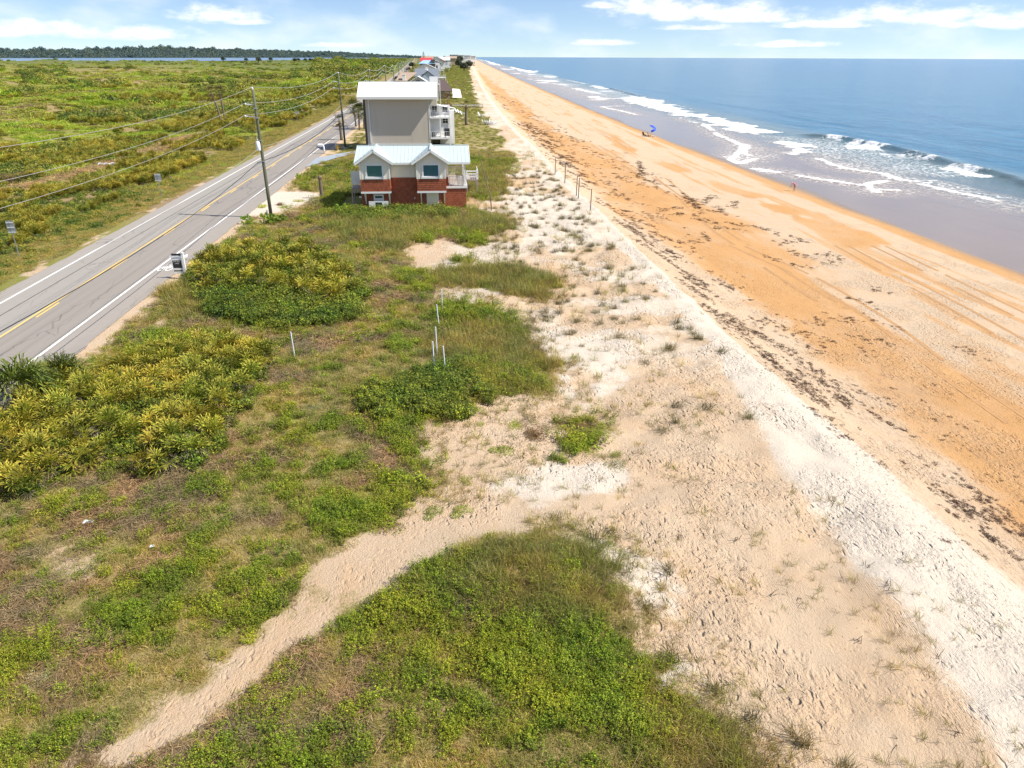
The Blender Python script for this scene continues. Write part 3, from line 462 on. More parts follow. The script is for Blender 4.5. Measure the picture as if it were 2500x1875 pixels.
# ---------------------------------------------------------------- road
def strip(name, t0, t1, y0, y1, z, mat, step=2.0, jag=0., cross=2):
    ys = np.arange(y0, y1+.01, step) if y1-y0 < 400 else np.concatenate([np.arange(y0, 400, step), np.geomspace(400, y1, 120)])
    cols = []
    for k in range(cross+1):
        t = t0+(t1-t0)*k/cross+(0*ys if 0 < k < cross else jag*(RNG.random(len(ys))-.5)*np.clip(60/(ys+60), 0, 1)*2)
        cols.append(np.stack([t+rbend(ys), ys, np.full(len(ys), z)], -1))
    V = np.stack(cols, 1).reshape(-1, 3); n = len(ys); c = cross+1; i = np.arange(n*c).reshape(n, c)
    return V, np.stack([i[:-1, :-1], i[:-1, 1:], i[1:, 1:], i[1:, :-1]], -1).reshape(-1, 4)
def asphalt():
    m, q, b = newmat('asphalt'); P = q.pos; s = q.n('ShaderNodeSeparateXYZ', {0: P}).outputs
    st = q.noise(q.scale(P, (1.6, .012, 1)), 1.4, 4, .6); n = q.noise(P, 1.1, 5, .6); f = q.noise(P, 60, 2, .7); pt = q.noise(q.scale(P, (.5, .09, 1)), .5, 3)
    c = q.mix(q.math('ADD', q.math('MULTIPLY', st, .6), q.math('MULTIPLY', n, .4)), (.26, .238, .21), (.345, .32, .29))
    lane = q.ramp(s[0], -27.2, -26.6); c = q.mix(q.math('MULTIPLY', lane, .75), c, q.mix(st, (.215, .188, .165), (.285, .255, .225)))
    sh = q.math('ADD', q.ramp(s[0], -23.0, -22.7), q.ramp(s[0], -30.2, -30.6)); c = q.mix(q.math('MULTIPLY', sh, .7), c, q.mix(n, (.285, .255, .225), (.345, .31, .275)))
    c = q.mix(q.math('MULTIPLY', q.ramp(pt, .55, .75), .25), c, (.13, .12, .115))
    c = q.mix(q.math('MULTIPLY', q.ramp(f, .55, .8), .25), c, (.36, .34, .32))
    ce = q.voro(q.n('ShaderNodeVectorMath', {0: q.scale(P, (.35, .10, 1)), 1: q.n('ShaderNodeVectorMath', {0: q.n('ShaderNodeTexNoise', {'Scale': .6, 'Vector': P}).outputs[1], 'Scale': .35}, operation='SCALE').outputs[0]}, operation='ADD').outputs[0], 1.0, 'DISTANCE_TO_EDGE'); c = q.mix(q.math('MULTIPLY', q.ramp(ce.outputs[0], .006, .014, .55, 0), q.ramp(pt, .42, .6)), c, (.08, .075, .07))
    oil = q.noise(q.scale(P, (2.2, .03, 1)), 1, 3); c = q.mix(q.math('MULTIPLY', q.ramp(oil, .56, .78), .35), c, (.12, .11, .10))
    # thin dark line running along the left lane
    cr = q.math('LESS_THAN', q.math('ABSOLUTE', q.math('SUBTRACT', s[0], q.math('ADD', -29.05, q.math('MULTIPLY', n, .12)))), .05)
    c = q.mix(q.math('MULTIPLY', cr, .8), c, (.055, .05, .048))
    q.put(b.inputs['Base Color'], c); b.inputs['Roughness'].default_value = .85; b.inputs['Specular IOR Level'].default_value = .3
    q.put(b.inputs['Normal'], q.bump(f, .35, .01)); return m
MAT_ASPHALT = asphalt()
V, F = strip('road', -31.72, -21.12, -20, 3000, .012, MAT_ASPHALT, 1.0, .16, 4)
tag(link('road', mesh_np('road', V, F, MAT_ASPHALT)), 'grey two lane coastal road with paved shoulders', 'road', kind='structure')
MAT_WLINE = paint('worn_white_road_paint', (.78, .77, .74), .7, .12, 3, dirt=.25); MAT_YLINE = paint('worn_yellow_road_paint', (.74, .50, .13), .7, .15, 3, dirt=.25)
parts = [strip('l', -30.48, -30.32, -20, 3000, .017, None, 3), strip('l', -23.14, -22.97, -20, 3000, .017, None, 3)]
off = 0; VV = []; FF = []
for v, f in parts: VV.append(v); FF.append(f+off); off += len(v)
tag(link('edge_line', mesh_np('edge_line', np.concatenate(VV), np.concatenate(FF), MAT_WLINE)), 'white edge lines painted on the road', 'road marking', kind='structure')
parts = [strip('l', -26.93, -26.78, -20, 3000, .017, None, 3)]+[strip('l', -26.62, -26.47, y, y+3.05, .017, None, 1) for y in np.arange(-11.8, 700, 11.5)]
off = 0; VV = []; FF = []
for v, f in parts: VV.append(v); FF.append(f+off); off += len(v)
tag(link('centre_line', mesh_np('centre_line', np.concatenate(VV), np.concatenate(FF), MAT_YLINE)), 'yellow centre line with passing dashes beside it', 'road marking', kind='structure')
# bicycle symbol and arrow on the shoulder (x across, y along)
def ring(cx, cy, rx, ry, w=.09, n=20):
    V = []; F = []
    for k in range(n):
        a = 2*math.pi*k/n; c, s = math.cos(a), math.sin(a); V += [(cx+rx*c, cy+ry*s, .018), (cx+(rx-w)*c, cy+(ry-w*1.8)*s, .018)]
        j = (k+1) % n; F.append((2*k, 2*j, 2*j+1, 2*k+1))
    return V, F
bk = M()
for cx in (-22.66, -22.05): bk.add(*ring(cx, 56.9, .27, .62))
for p, r in (((-22.62, 56.9), (-22.5, 58.0)), ((-22.5, 58.0), (-22.14, 57.9)), ((-22.5, 57.9), (-22.36, 56.95)), ((-22.36, 56.95), (-22.14, 57.9)), ((-22.12, 57.0), (-22.14, 58.3)), ((-22.62, 58.05), (-22.42, 58.05))):
    (ax, ay), (bx_, by_) = p, r; dx, dy = bx_-ax, by_-ay; l = math.hypot(dx, dy); nx_, ny_ = -dy/l*.05, dx/l*.09
    bk.add([(ax-nx_, ay-ny_, .0185), (bx_-nx_, by_-ny_, .0185), (bx_+nx_, by_+ny_, .0185), (ax+nx_, ay+ny_, .0185)], [(0, 1, 2, 3)])
bk.add([(-22.2, 59.2, .018), (-22.02, 59.2, .018), (-22.02, 60.4, .018), (-22.2, 60.4, .018)], [(0, 1, 2, 3)]); bk.add([(-22.42, 60.4, .018), (-21.8, 60.4, .018), (-22.1, 61.5, .018)], [(0, 1, 2)])
tag(bk.build('bicycle_marking', MAT_WLINE), 'white bicycle symbol and arrow painted on the road shoulder', 'road marking', kind='structure')
# driveway to the red house
def sheet(name, poly, z, mat, label, cat, thick=.0):
    P = [Vector((x, y, H(x, y)+z)) for x, y in poly]; m = M(); n = len(P)
    m.add(P, [tuple(range(n))]); return tag(m.build(name, mat), label, cat, kind='structure')
MAT_DRIVE = paint('driveway_concrete', (.30, .34, .39), .8, .12, 1.2, dirt=.2)
def ribbon(name, L, Rr, z, mat, label, cat):
    def dense(P, n): 
        P = np.asarray(P, float); d = np.r_[0, np.cumsum(np.hypot(*np.diff(P, axis=0).T))]; t = np.linspace(0, d[-1], n); return np.c_[np.interp(t, d, P[:, 0]), np.interp(t, d, P[:, 1])]
    a = dense(L, 30); b_ = dense(Rr, 30); C = np.stack([a, a*.67+b_*.33, a*.33+b_*.67, b_], 1); zz = np.maximum(height(C[..., 0], C[..., 1]).max(1, keepdims=True)*np.ones((1, 4)), 0)+z
    V = np.concatenate([C, zz[..., None]], -1).reshape(-1, 3); i = np.arange(120).reshape(30, 4)
    return tag(link(name, mesh_np(name, V, np.stack([i[:-1, :-1], i[:-1, 1:], i[1:, 1:], i[1:, :-1]], -1).reshape(-1, 4), mat)), label, cat, kind='structure')
ribbon('driveway', [(-21.3, 124.3), (-19.9, 127), (-18.3, 130.2), (-15.8, 133.5), (-11.5, 134.5)], [(-21.3, 113.6), (-19.6, 118.5), (-18.2, 124.0), (-15.6, 129.8), (-11.5, 131.2)], .05, MAT_DRIVE, 'bluish concrete driveway curving from the road to the houses', 'driveway')
# tyre tracks pressed into the beach: pairs of shallow ruts with raised sides
MAT_TRACK = paint('pressed_sand', (.42, .235, .10), .95, .2, 2.5)
tk = M()
for ln in Z['misc_tracks']:
    P = np.asarray(ln, float); d = np.r_[0, np.cumsum(np.hypot(*np.diff(P, axis=0).T))]; t = np.arange(0, d[-1], .6); xx = np.interp(t, d, P[:, 0]); yy = np.interp(t, d, P[:, 1])
    xx = np.convolve(np.pad(xx, 6, 'edge'), np.ones(13)/13, 'valid')+.12*np.sin(t/9)
    for o_ in (-.8, .8):
        k = len(xx); hz = height(xx+o_, yy); keep = vnoise(t/3.5, t*0+o_, 5) > .22
        V = [(xx[j]+o_+e, yy[j], hz[j]+.022+(0 if abs(e) > .1 else -.012)) for j in range(k) for e in (-.14, -.05, .05, .14)]
        tk.add(V, [(4*j+c, 4*j+c+1, 4*j+5+c, 4*j+4+c) for j in range(k-1) for c in range(3) if keep[j]])
tag(tk.build('tyre_track', MAT_TRACK, smooth=True), 'pairs of vehicle ruts pressed into the orange beach sand', 'tyre tracks', kind='structure')
# ---------------------------------------------------------------- sea
def sea():
    ts = np.concatenate([np.arange(50, 130, .5), np.geomspace(131, 60000, 110)])
    ys = [-40, 0, 20, 35]; y = 45.
    while y < 60000: ys.append(y); y += max(.5, .004*y) if y < 700 else .05*y
    T, Y = np.meshgrid(ts, np.array(ys)); X = T+bend(np.minimum(Y, 9000)); x = X.ravel(); y = Y.ravel(); t = T.ravel()
    n1 = fbm(x/6, y/7, 101, 4)-.5; n2 = fbm(x/2.0, y/2.3, 103, 3)-.5; n3 = fbm(t/22, y/90, 107, 3)-.5; n4 = fbm(t/30, y/26, 108, 3)-.5
    fade = sstep(60, 90, t)*np.exp(-np.maximum(y-300, 0)/900)
    z = SEA+fade*.10*np.sin((t+14*n3*4)/4.1)*sstep(95, 130, t)*np.exp(-np.maximum(t-130, 0)/300)
    foam = np.zeros_like(x); lace = np.zeros_like(x)
    for p in Z['foamSolid']: np.maximum(foam, polymask(x, y, p, 2.4, n1*13+n2*7)*(.62+.9*(n2+.5)*.5), out=foam)
    for p in Z['foamLace']: np.maximum(lace, polymask(x, y, p, 4.0, n1*16+n2*4)*(.55+.9*(n1+.3)), out=lace)
    for p in Z['foamLine']:
        P = np.asarray(p); k = (x > P[:, 0].min()-6) & (x < P[:, 0].max()+6) & (y > P[:, 1].min()-6) & (y < P[:, 1].max()+6)
        if k.any():
            d = linedist(x[k]+2.2*n1[k], y[k]+2.2*n1[k], p); w = .5+1.5*(n2[k]+.5)*(n1[k]+.75)
            foam[k] = np.maximum(foam[k], (1-sstep(w*.5, w*1.5, d))*.75*sstep(-.20, .12, n1[k]+.18+.5*n2[k])); lace[k] = np.maximum(lace[k], (1-sstep(1, 7, d))*.55)
    # rolling surf beyond what one can make out singly
    far = sstep(290, 420, y); brk = np.sin((t-60+26*n3)/7.0+y/55)
    foam = np.maximum(foam, far*sstep(.1, .28, n4+.12*brk-.02)*np.exp(-((t-80)/24)**2)); lace = np.maximum(lace, far*.6*np.exp(-((t-80)/20)**2))
    for i, p in enumerate(Z['waveCrest']):
        P = np.asarray(p); yy = np.clip(y, P[:, 1].min(), P[:, 1].max()); o = np.argsort(P[:, 1]); xc = np.interp(yy, P[o, 1], P[o, 0])
        dx = x-xc+1.2*n1; end = np.exp(-(np.maximum(0, np.abs(y-yy))/6)**2)
        z = z+end*(1.25 if i == 0 else .9)*np.where(dx > 0, np.exp(-(dx/3.6)**2), np.exp(-(dx/1.3)**2))*(.75+.5*n1)
    z = z+.10*foam+.05*lace*(n2+.5)
    # the wash thins out on the sand
    z = np.where(t < 60, SEA, z)
    i = np.arange(T.size).reshape(T.shape); F = np.stack([i[:-1, :-1], i[:-1, 1:], i[1:, 1:], i[1:, :-1]], -1).reshape(-1, 4)
    m, q, b = newmat('sea_water'); P = q.pos; C = q.sep(q.attr('sea').outputs['Color'])
    nA = q.noise(q.scale(P, (.30, .10, .3)), 1, 5, .6); nB = q.noise(q.scale(P, (1.5, .8, 1)), 1, 4, .6); nC = q.noise(q.scale(P, (.045, .012, .05)), 1, 4, .55)
    shal = q.mix(nA, (.30, .225, .165), (.235, .185, .145))
    mid = q.mix(nA, (.14, .185, .18), (.09, .15, .17))
    deep = q.mix(nC, (.018, .12, .215), (.04, .175, .285)); deep = q.mix(q.ramp(nA, .35, .75), deep, (.013, .088, .165))
    off = q.math('ADD', C[2], q.math('MULTIPLY', q.math('SUBTRACT', nA, .5), .12))
    c = q.mix(q.ramp(off, .12, .36), shal, mid); c = q.mix(q.ramp(off, .36, .62), c, deep)
    c = q.mix(q.ramp(C[2], .8, 1), c, q.mix(nC, (.016, .12, .235), (.03, .15, .275)))
    vo = q.voro(q.n('ShaderNodeVectorMath', {0: q.scale(P, (.75, .75, .75)), 1: q.n('ShaderNodeVectorMath', {0: q.n('ShaderNodeTexNoise', {'Scale': .5, 'Vector': P}).outputs[1], 'Scale': 1.6}, operation='SCALE').outputs[0]}, operation='ADD').outputs[0], 1.0, 'DISTANCE_TO_EDGE')
    web = q.math('SUBTRACT', 1.0, q.ramp(vo.outputs[0], .02, .16))
    lf = q.math('MULTIPLY', C[1], q.math('ADD', q.math('MULTIPLY', q.math('MULTIPLY', web, q.ramp(nB, .3, .6)), .8), q.math('MULTIPLY', q.ramp(nB, .48, .72), .55)), clamp=True)
    nD = q.noise(P, 2.2, 4, .7); ff = q.ramp(q.math('ADD', q.math('ADD', C[0], q.math('MULTIPLY', web, .10)), q.math('ADD', q.math('MULTIPLY', q.math('SUBTRACT', nB, .5), 1.1), q.math('MULTIPLY', q.math('SUBTRACT', nD, .5), .8))), .34, 1.0)
    f = q.math('MAXIMUM', q.math('MULTIPLY', lf, .85), ff)
    c = q.mix(f, c, (.80, .81, .82))
    q.put(b.inputs['Base Color'], c); q.put(b.inputs['Roughness'], q.ramp(f, 0, .5, .16, .9)); q.put(b.inputs['Specular IOR Level'], q.math('MULTIPLY', q.ramp(off, .12, .6, .20, .09), q.ramp(f, 0, .5, 1, .1)))
    h = q.math('ADD', q.math('MULTIPLY', nA, 1.2), q.math('MULTIPLY', nB, .35)); calm = q.ramp(C[2], .06, .35, .06, 1)
    q.put(b.inputs['Normal'], q.bump(q.math('ADD', q.math('MULTIPLY', h, calm), q.math('MULTIPLY', f, .25)), .6, .5))
    offv = np.interp(t, [56, 63, 76, 100, 112, 160, 600, 3000], [0, .05, .16, .42, .62, .75, .85, 1])
    me = mesh_np('sea', np.stack([x, y, z], -1), F, m, True, {'sea': np.stack([foam, lace, offv], -1)})
    tag(link('sea', me), 'blue sea with white breaking surf along the beach', 'sea', kind='structure')
sea()
# ---------------------------------------------------------------- lagoon and the wooded far shore
m, q, b = newmat('lagoon_water'); q.put(b.inputs['Base Color'], q.mix(q.noise(q.scale(q.pos, (.02, .004, 1)), 1, 3), (.12, .19, .29), (.17, .25, .36))); b.inputs['Roughness'].default_value = .25; b.inputs['Specular IOR Level'].default_value = .15
q.put(b.inputs['Normal'], q.bump(q.noise(q.pos, .4, 3), .4, .4))
LZ = 7.0
n = len(LAG)
me = mesh_np('lagoon', np.r_[[(x+10, y, LZ) for x, y in LAG], [(x-7000, y, LZ) for x, y in LAG]], [(i, i+1, n+i+1, n+i) for i in range(n-1)], m)
tag(link('lagoon', me), 'blue lagoon beyond the green scrub', 'lagoon', kind='structure')
RIDGE = [(-2100, 1300, 40), (-1365, 2095, 42), (-1308, 2247, 47), (-1274, 2381, 50), (-1208, 2746, 50), (-1138, 3097, 60), (-1091, 3273, 65), (-1044, 3550, 63), (-950, 3886, 63), (-840, 4319, 60), (-699, 4850, 59), (-520, 5576, 51), (-294, 6994, 40), (-99, 8999, 29)]
def ridge_at(s):
    k = np.linspace(0, 1, len(RIDGE)); r = np.asarray(RIDGE, float); return np.stack([np.interp(s, k, r[:, j]) for j in range(3)], -1)
s = np.linspace(0, 1, 260); r = ridge_at(s); hh = (r[:, 2]-24)*(.86+.28*fbm(s*40, s*0, 5, 3))
nrm = np.array([-.45, .89])
rows = []
for d, k in ((-260, -.3), (-150, .12), (-70, .5), (0, .95), (90, 1.0), (400, .9), (900, 0)):
    rows.append(np.stack([r[:, 0]+nrm[0]*d, r[:, 1]+nrm[1]*d, np.where(k > 0, LZ-2+(hh-LZ+2)*k, LZ-3)], -1))
V = np.stack(rows, 1); i = np.arange(V.shape[0]*V.shape[1]).reshape(V.shape[:2]); F = np.stack([i[:-1, :-1], i[1:, :-1], i[1:, 1:], i[:-1, 1:]], -1).reshape(-1, 4)
MAT_HILL = paint('wooded_hill', (.075, .11, .10), .95, .3, .02, spec=.1)  # bluish like the woods on it: distance haze put into the colour
tag(link('hills', mesh_np('hills', V.reshape(-1, 3), F, MAT_HILL, True)), 'wooded rise on the far side of the lagoon', 'hills', kind='structure')
# ---------------------------------------------------------------- plant shapes
TAN, STRAW, TWIG = (.44, .31, .13), (.54, .42, .20), (.25, .165, .09)
OLIVE, GRASS, LUSH, LIME, DEEP = (.29, .27, .065), (.35, .36, .05), (.20, .28, .02), (.36, .40, .03), (.085, .135, .025)
ML_GRASS = leafmat('grass_blade', trans=.4); ML_LEAF = leafmat('green_leaf', trans=.45); ML_PALM = leafmat('palmetto_leaf', trans=.16, var=.3); ML_TWIG = leafmat('dry_twig', trans=.05); ML_SCRUB = leafmat('scrub_leaf', trans=.3, var=.14)
def rdir(n, lo, hi):
    a = RNG.uniform(0, 2*np.pi, n); e = RNG.uniform(R(lo), R(hi), n); return np.c_[np.cos(a)*np.cos(e), np.sin(a)*np.cos(e), np.sin(e)]
def disc(n, r):
    a = RNG.uniform(0, 2*np.pi, n); q = r*np.sqrt(RNG.random(n)); return np.c_[q*np.cos(a), q*np.sin(a), np.zeros(n)]
def tuft(n, r, L, w, cols, wts=None, lo=35, hi=88, droop=.25, lean=(0, 0)):
    l = LB(); d = rdir(n, lo, hi)+np.array([lean[0], lean[1], 0]); c = pal(n, cols, wts); l.blades(disc(n, r), d, L*RNG.uniform(.55, 1.15, n), w, RNG.uniform(.3, 1.5, n)*droop, c, c*1.12); return l
def weed(stems, r, h, leaf, cols, wts=None):
    l = LB(); b = disc(stems, r); d = rdir(stems, 50, 88)
    for k in range(7):
        t = (k+1)/7; c = b+d*h*t*RNG.uniform(.7, 1.1, (stems, 1))
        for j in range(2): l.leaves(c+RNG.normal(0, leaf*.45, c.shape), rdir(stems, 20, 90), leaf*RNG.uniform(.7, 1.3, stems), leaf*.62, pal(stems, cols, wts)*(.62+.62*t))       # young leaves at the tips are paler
    return l
def mat_twigs(n, r, L, cols, wts=None):
    l = LB(); p = disc(n, r); p[:, 2] = RNG.uniform(.01, .12, n); l.blades(p, rdir(n, -8, 28), L*RNG.uniform(.5, 1.2, n), RNG.uniform(.010, .022, n), .1, pal(n, cols, wts)); return l
def dome(n, rx, ry, rz, leaf, cols, wts=None, twigs=0, lumps=5, up=.25):
    """a bush crown: leaves gathered in lumps over a dome, with gaps between the lumps"""
    l = LB(); lc = rdir(lumps, 5, 85)*np.array([.55, .55, .55]); lr = RNG.uniform(.35, .62, lumps)
    i = RNG.integers(0, lumps, n); p = RNG.normal(size=(n, 3)); p /= np.linalg.norm(p, axis=1)[:, None]
    nor = p+np.array([0, 0, up]); p = lc[i]+p*(lr[i]*RNG.uniform(.55, 1.05, n)**.6)[:, None]
    k = p[:, 2] > -.02; p, nor, i = p[k], nor[k], i[k]; P = p*np.array([rx, ry, rz])/1.05
    c = pal(len(P), cols, wts); c *= RNG.uniform(.8, 1.2, (lumps, 1))[i]
    l.leaves(P, nor+.6*RNG.normal(size=P.shape), leaf*RNG.uniform(.7, 1.35, len(P)), leaf*.6, c)
    if twigs: l.blades(disc(twigs, .25*min(rx, ry)), rdir(twigs, 25, 85), rz*RNG.uniform(.7, 1.25, twigs), .02+leaf*.08, .05, pal(twigs, [TWIG]))
    return l
def fan(l, hub, d, size, nb, w, cols, tip, spread=105, droop=.2, cvar=.12):
    d = d/np.linalg.norm(d); s = np.cross(d, [0, 0, 1.]); s = s/np.linalg.norm(s) if np.linalg.norm(s) > .1 else np.array([1., 0, 0]); u = np.cross(s, d)
    a = np.radians(np.linspace(-spread, spread, nb)+RNG.normal(0, 3, nb)); fold = .28
    D = np.outer(np.cos(a), d)+np.outer(np.sin(a), s)+np.outer(fold*np.abs(np.sin(a)), u)+.12*RNG.normal(size=(nb, 3)); D /= np.linalg.norm(D, axis=1)[:, None]
    L = size*(.72+.28*np.cos(a*.8))*RNG.uniform(.85, 1.12, nb); B = np.repeat(np.asarray(hub)[None], nb, 0)
    side = np.cross(D, u+.01); side /= np.linalg.norm(side, axis=1)[:, None]; w = w*np.ones((nb, 1)); L = L[:, None]
    m = B+D*L*.66; t = B+D*L; t[:, 2] -= droop*L[:, 0]
    c = pal(nb, [cols], var=cvar)*.62
    l.quads(np.stack([B-side*w*.2, B+side*w*.2, m+side*w*.5, m-side*w*.5], 1), c); l.quads(np.stack([m-side*w*.5, m+side*w*.5, t+side*w*.08, t-side*w*.08], 1), c*.5+np.asarray(tip)*.5)
PALMETTO_COLS = [(.25, .27, .02), (.36, .33, .03), (.14, .20, .02), (.46, .38, .04), (.46, .29, .05)]
def palmetto(k):
    l = LB(); n = int(RNG.integers(8, 12)); tilt = RNG.normal(0, .15, 3)
    base = np.array([PALMETTO_COLS[0], PALMETTO_COLS[1], PALMETTO_COLS[2], PALMETTO_COLS[3], PALMETTO_COLS[1], PALMETTO_COLS[0]][k % 6])
    for j in range(n):
        a = 2*np.pi*(j*.381966+RNG.normal(0, .04)); e = R(RNG.uniform(18, 78)); d = np.array([math.cos(a)*math.cos(e), math.sin(a)*math.cos(e), math.sin(e)])+tilt
        hub = d*RNG.uniform(.28, .5)+np.array([0, 0, .18]); c = base*.65+.35*np.array(PALMETTO_COLS[RNG.choice(5, p=[.3, .3, .2, .12, .08])])
        l.blades(np.array([[0, 0, .08]]), hub[None]-np.array([0, 0, .08]), np.linalg.norm(hub-np.array([0, 0, .08])), .025, 0, np.array([(.20, .22, .04)]))
        fan(l, hub, d+np.array([0, 0, .1]), RNG.uniform(.42, .6), 11, .042, c, (.66, .54, .09), droop=.12)
    l.blades(np.repeat([[0, 0, -.75]], 5, 0)+RNG.normal(0, .03, (5, 3)), np.repeat([[0, 0, 1.]], 5, 0), .9, .07, 0, pal(5, [(.13, .09, .06)]))
    for j in range(int(RNG.integers(2, 6))):             # old grey-brown fans hanging under the crown
        a = RNG.uniform(0, 6.28); d = np.array([math.cos(a), math.sin(a), RNG.uniform(-.45, .05)])
        fan(l, d*.28+np.array([0, 0, .16]), d, RNG.uniform(.3, .42), 10, .03, (.24, .17, .11), (.36, .28, .2), 80, .25)
    return l
def sabal_crown(n, size, green=((.12, .16, .035), (.17, .19, .04)), dead=6, w=.05, nb=18):
    l = LB()
    for j in range(n):
        a = 2*np.pi*j*.381966; e = R(-25+105*(j/n)**.8+RNG.normal(0, 6)); d = np.array([math.cos(a)*math.cos(e), math.sin(a)*math.cos(e), math.sin(e)])
        hub = d*size*RNG.uniform(.8, 1.05); c = pal(1, green)[0]
        l.blades(np.zeros((1, 3)), hub[None], np.linalg.norm(hub), .05*size, 0, np.array([(.17, .17, .05)])); fan(l, hub, d-np.array([0, 0, .25]), size*.95, nb, w*size, c, c*1.2+.03, 110, .28)
    for j in range(dead):
        a = RNG.uniform(0, 6.28); d = np.array([math.cos(a)*.6, math.sin(a)*.6, -.9]); fan(l, d*size*.55, d, size*.8, 10, w*size, (.21, .14, .075), (.3, .2, .11), 70, .1)
    return l

SRC_N = [0]
def sources(lbs, mat):
    c = bpy.data.collections.new('plant shapes %d' % SRC_N[0]); SRC_N[0] += 1
    for i, l in enumerate(lbs): c.objects.link(bpy.data.objects.new('shape_%d_%02d' % (SRC_N[0], i), l.mesh('plant_shape', mat)))
    return c
def scatter(name, P, coll, nsrc, smin, smax, label, cat, tint=None, tilt=.15, idx=None, scl=None, zs=None):
    """thousands of small plants of one kind as ONE object: geometry nodes set a plant shape on every point"""
    n = len(P); me = bpy.data.meshes.new(name); me.vertices.add(n); me.vertices.foreach_set('co', np.asarray(P, np.float32).ravel())
    rot = np.c_[RNG.normal(0, tilt, n), RNG.normal(0, tilt, n), RNG.uniform(0, 2*np.pi, n)].astype(np.float32)
    sv = RNG.uniform(smin, smax, n) if scl is None else scl; S = np.c_[sv, sv, sv if zs is None else sv*zs].astype(np.float32)
    me.attributes.new('rot', 'FLOAT_VECTOR', 'POINT').data.foreach_set('vector', rot.ravel()); me.attributes.new('scl', 'FLOAT_VECTOR', 'POINT').data.foreach_set('vector', S.ravel())
    me.attributes.new('idx', 'INT', 'POINT').data.foreach_set('value', (RNG.integers(0, nsrc, n) if idx is None else np.asarray(idx)).astype(np.int32))
    me.attributes.new('tint', 'FLOAT', 'POINT').data.foreach_set('value', (np.zeros(n) if tint is None else np.clip(tint, 0, 1)).astype(np.float32))
    o = link(name, me); tag(o, label, cat, kind='stuff')
    ng = bpy.data.node_groups.new(name, 'GeometryNodeTree'); ng.interface.new_socket('Geometry', in_out='INPUT', socket_type='NodeSocketGeometry'); ng.interface.new_socket('Geometry', in_out='OUTPUT', socket_type='NodeSocketGeometry')
    q = G(ng); gi = q.n('NodeGroupInput'); go = q.n('NodeGroupOutput')
    def at(nm, t): return q.n('GeometryNodeInputNamedAttribute', {'Name': nm}, data_type=t).outputs[0]
    ci = q.n('GeometryNodeCollectionInfo', {'Collection': coll, 'Separate Children': True, 'Reset Children': True})
    ip = q.n('GeometryNodeInstanceOnPoints', {'Pick Instance': True}); q.L.new(gi.outputs[0], ip.inputs['Points']); q.L.new(ci.outputs[0], ip.inputs['Instance'])
    q.L.new(at('idx', 'INT'), ip.inputs['Instance Index']); q.L.new(at('rot', 'FLOAT_VECTOR'), ip.inputs['Rotation']); q.L.new(at('scl', 'FLOAT_VECTOR'), ip.inputs['Scale'])
    q.L.new(ip.outputs[0], go.inputs[0]); o.modifiers.new('plants', 'NODES').node_group = ng
    return o
def put(xy, dz=0.): return np.c_[xy, height(xy[:, 0], xy[:, 1])+dz]
def cand(n, x0, x1, y0, y1, dist=True):
    """random spots, denser near the front"""
    u = RNG.random(n); y = y0*(y1/y0)**u if dist else y0+(y1-y0)*u
    return np.c_[RNG.uniform(x0, x1, n), y]

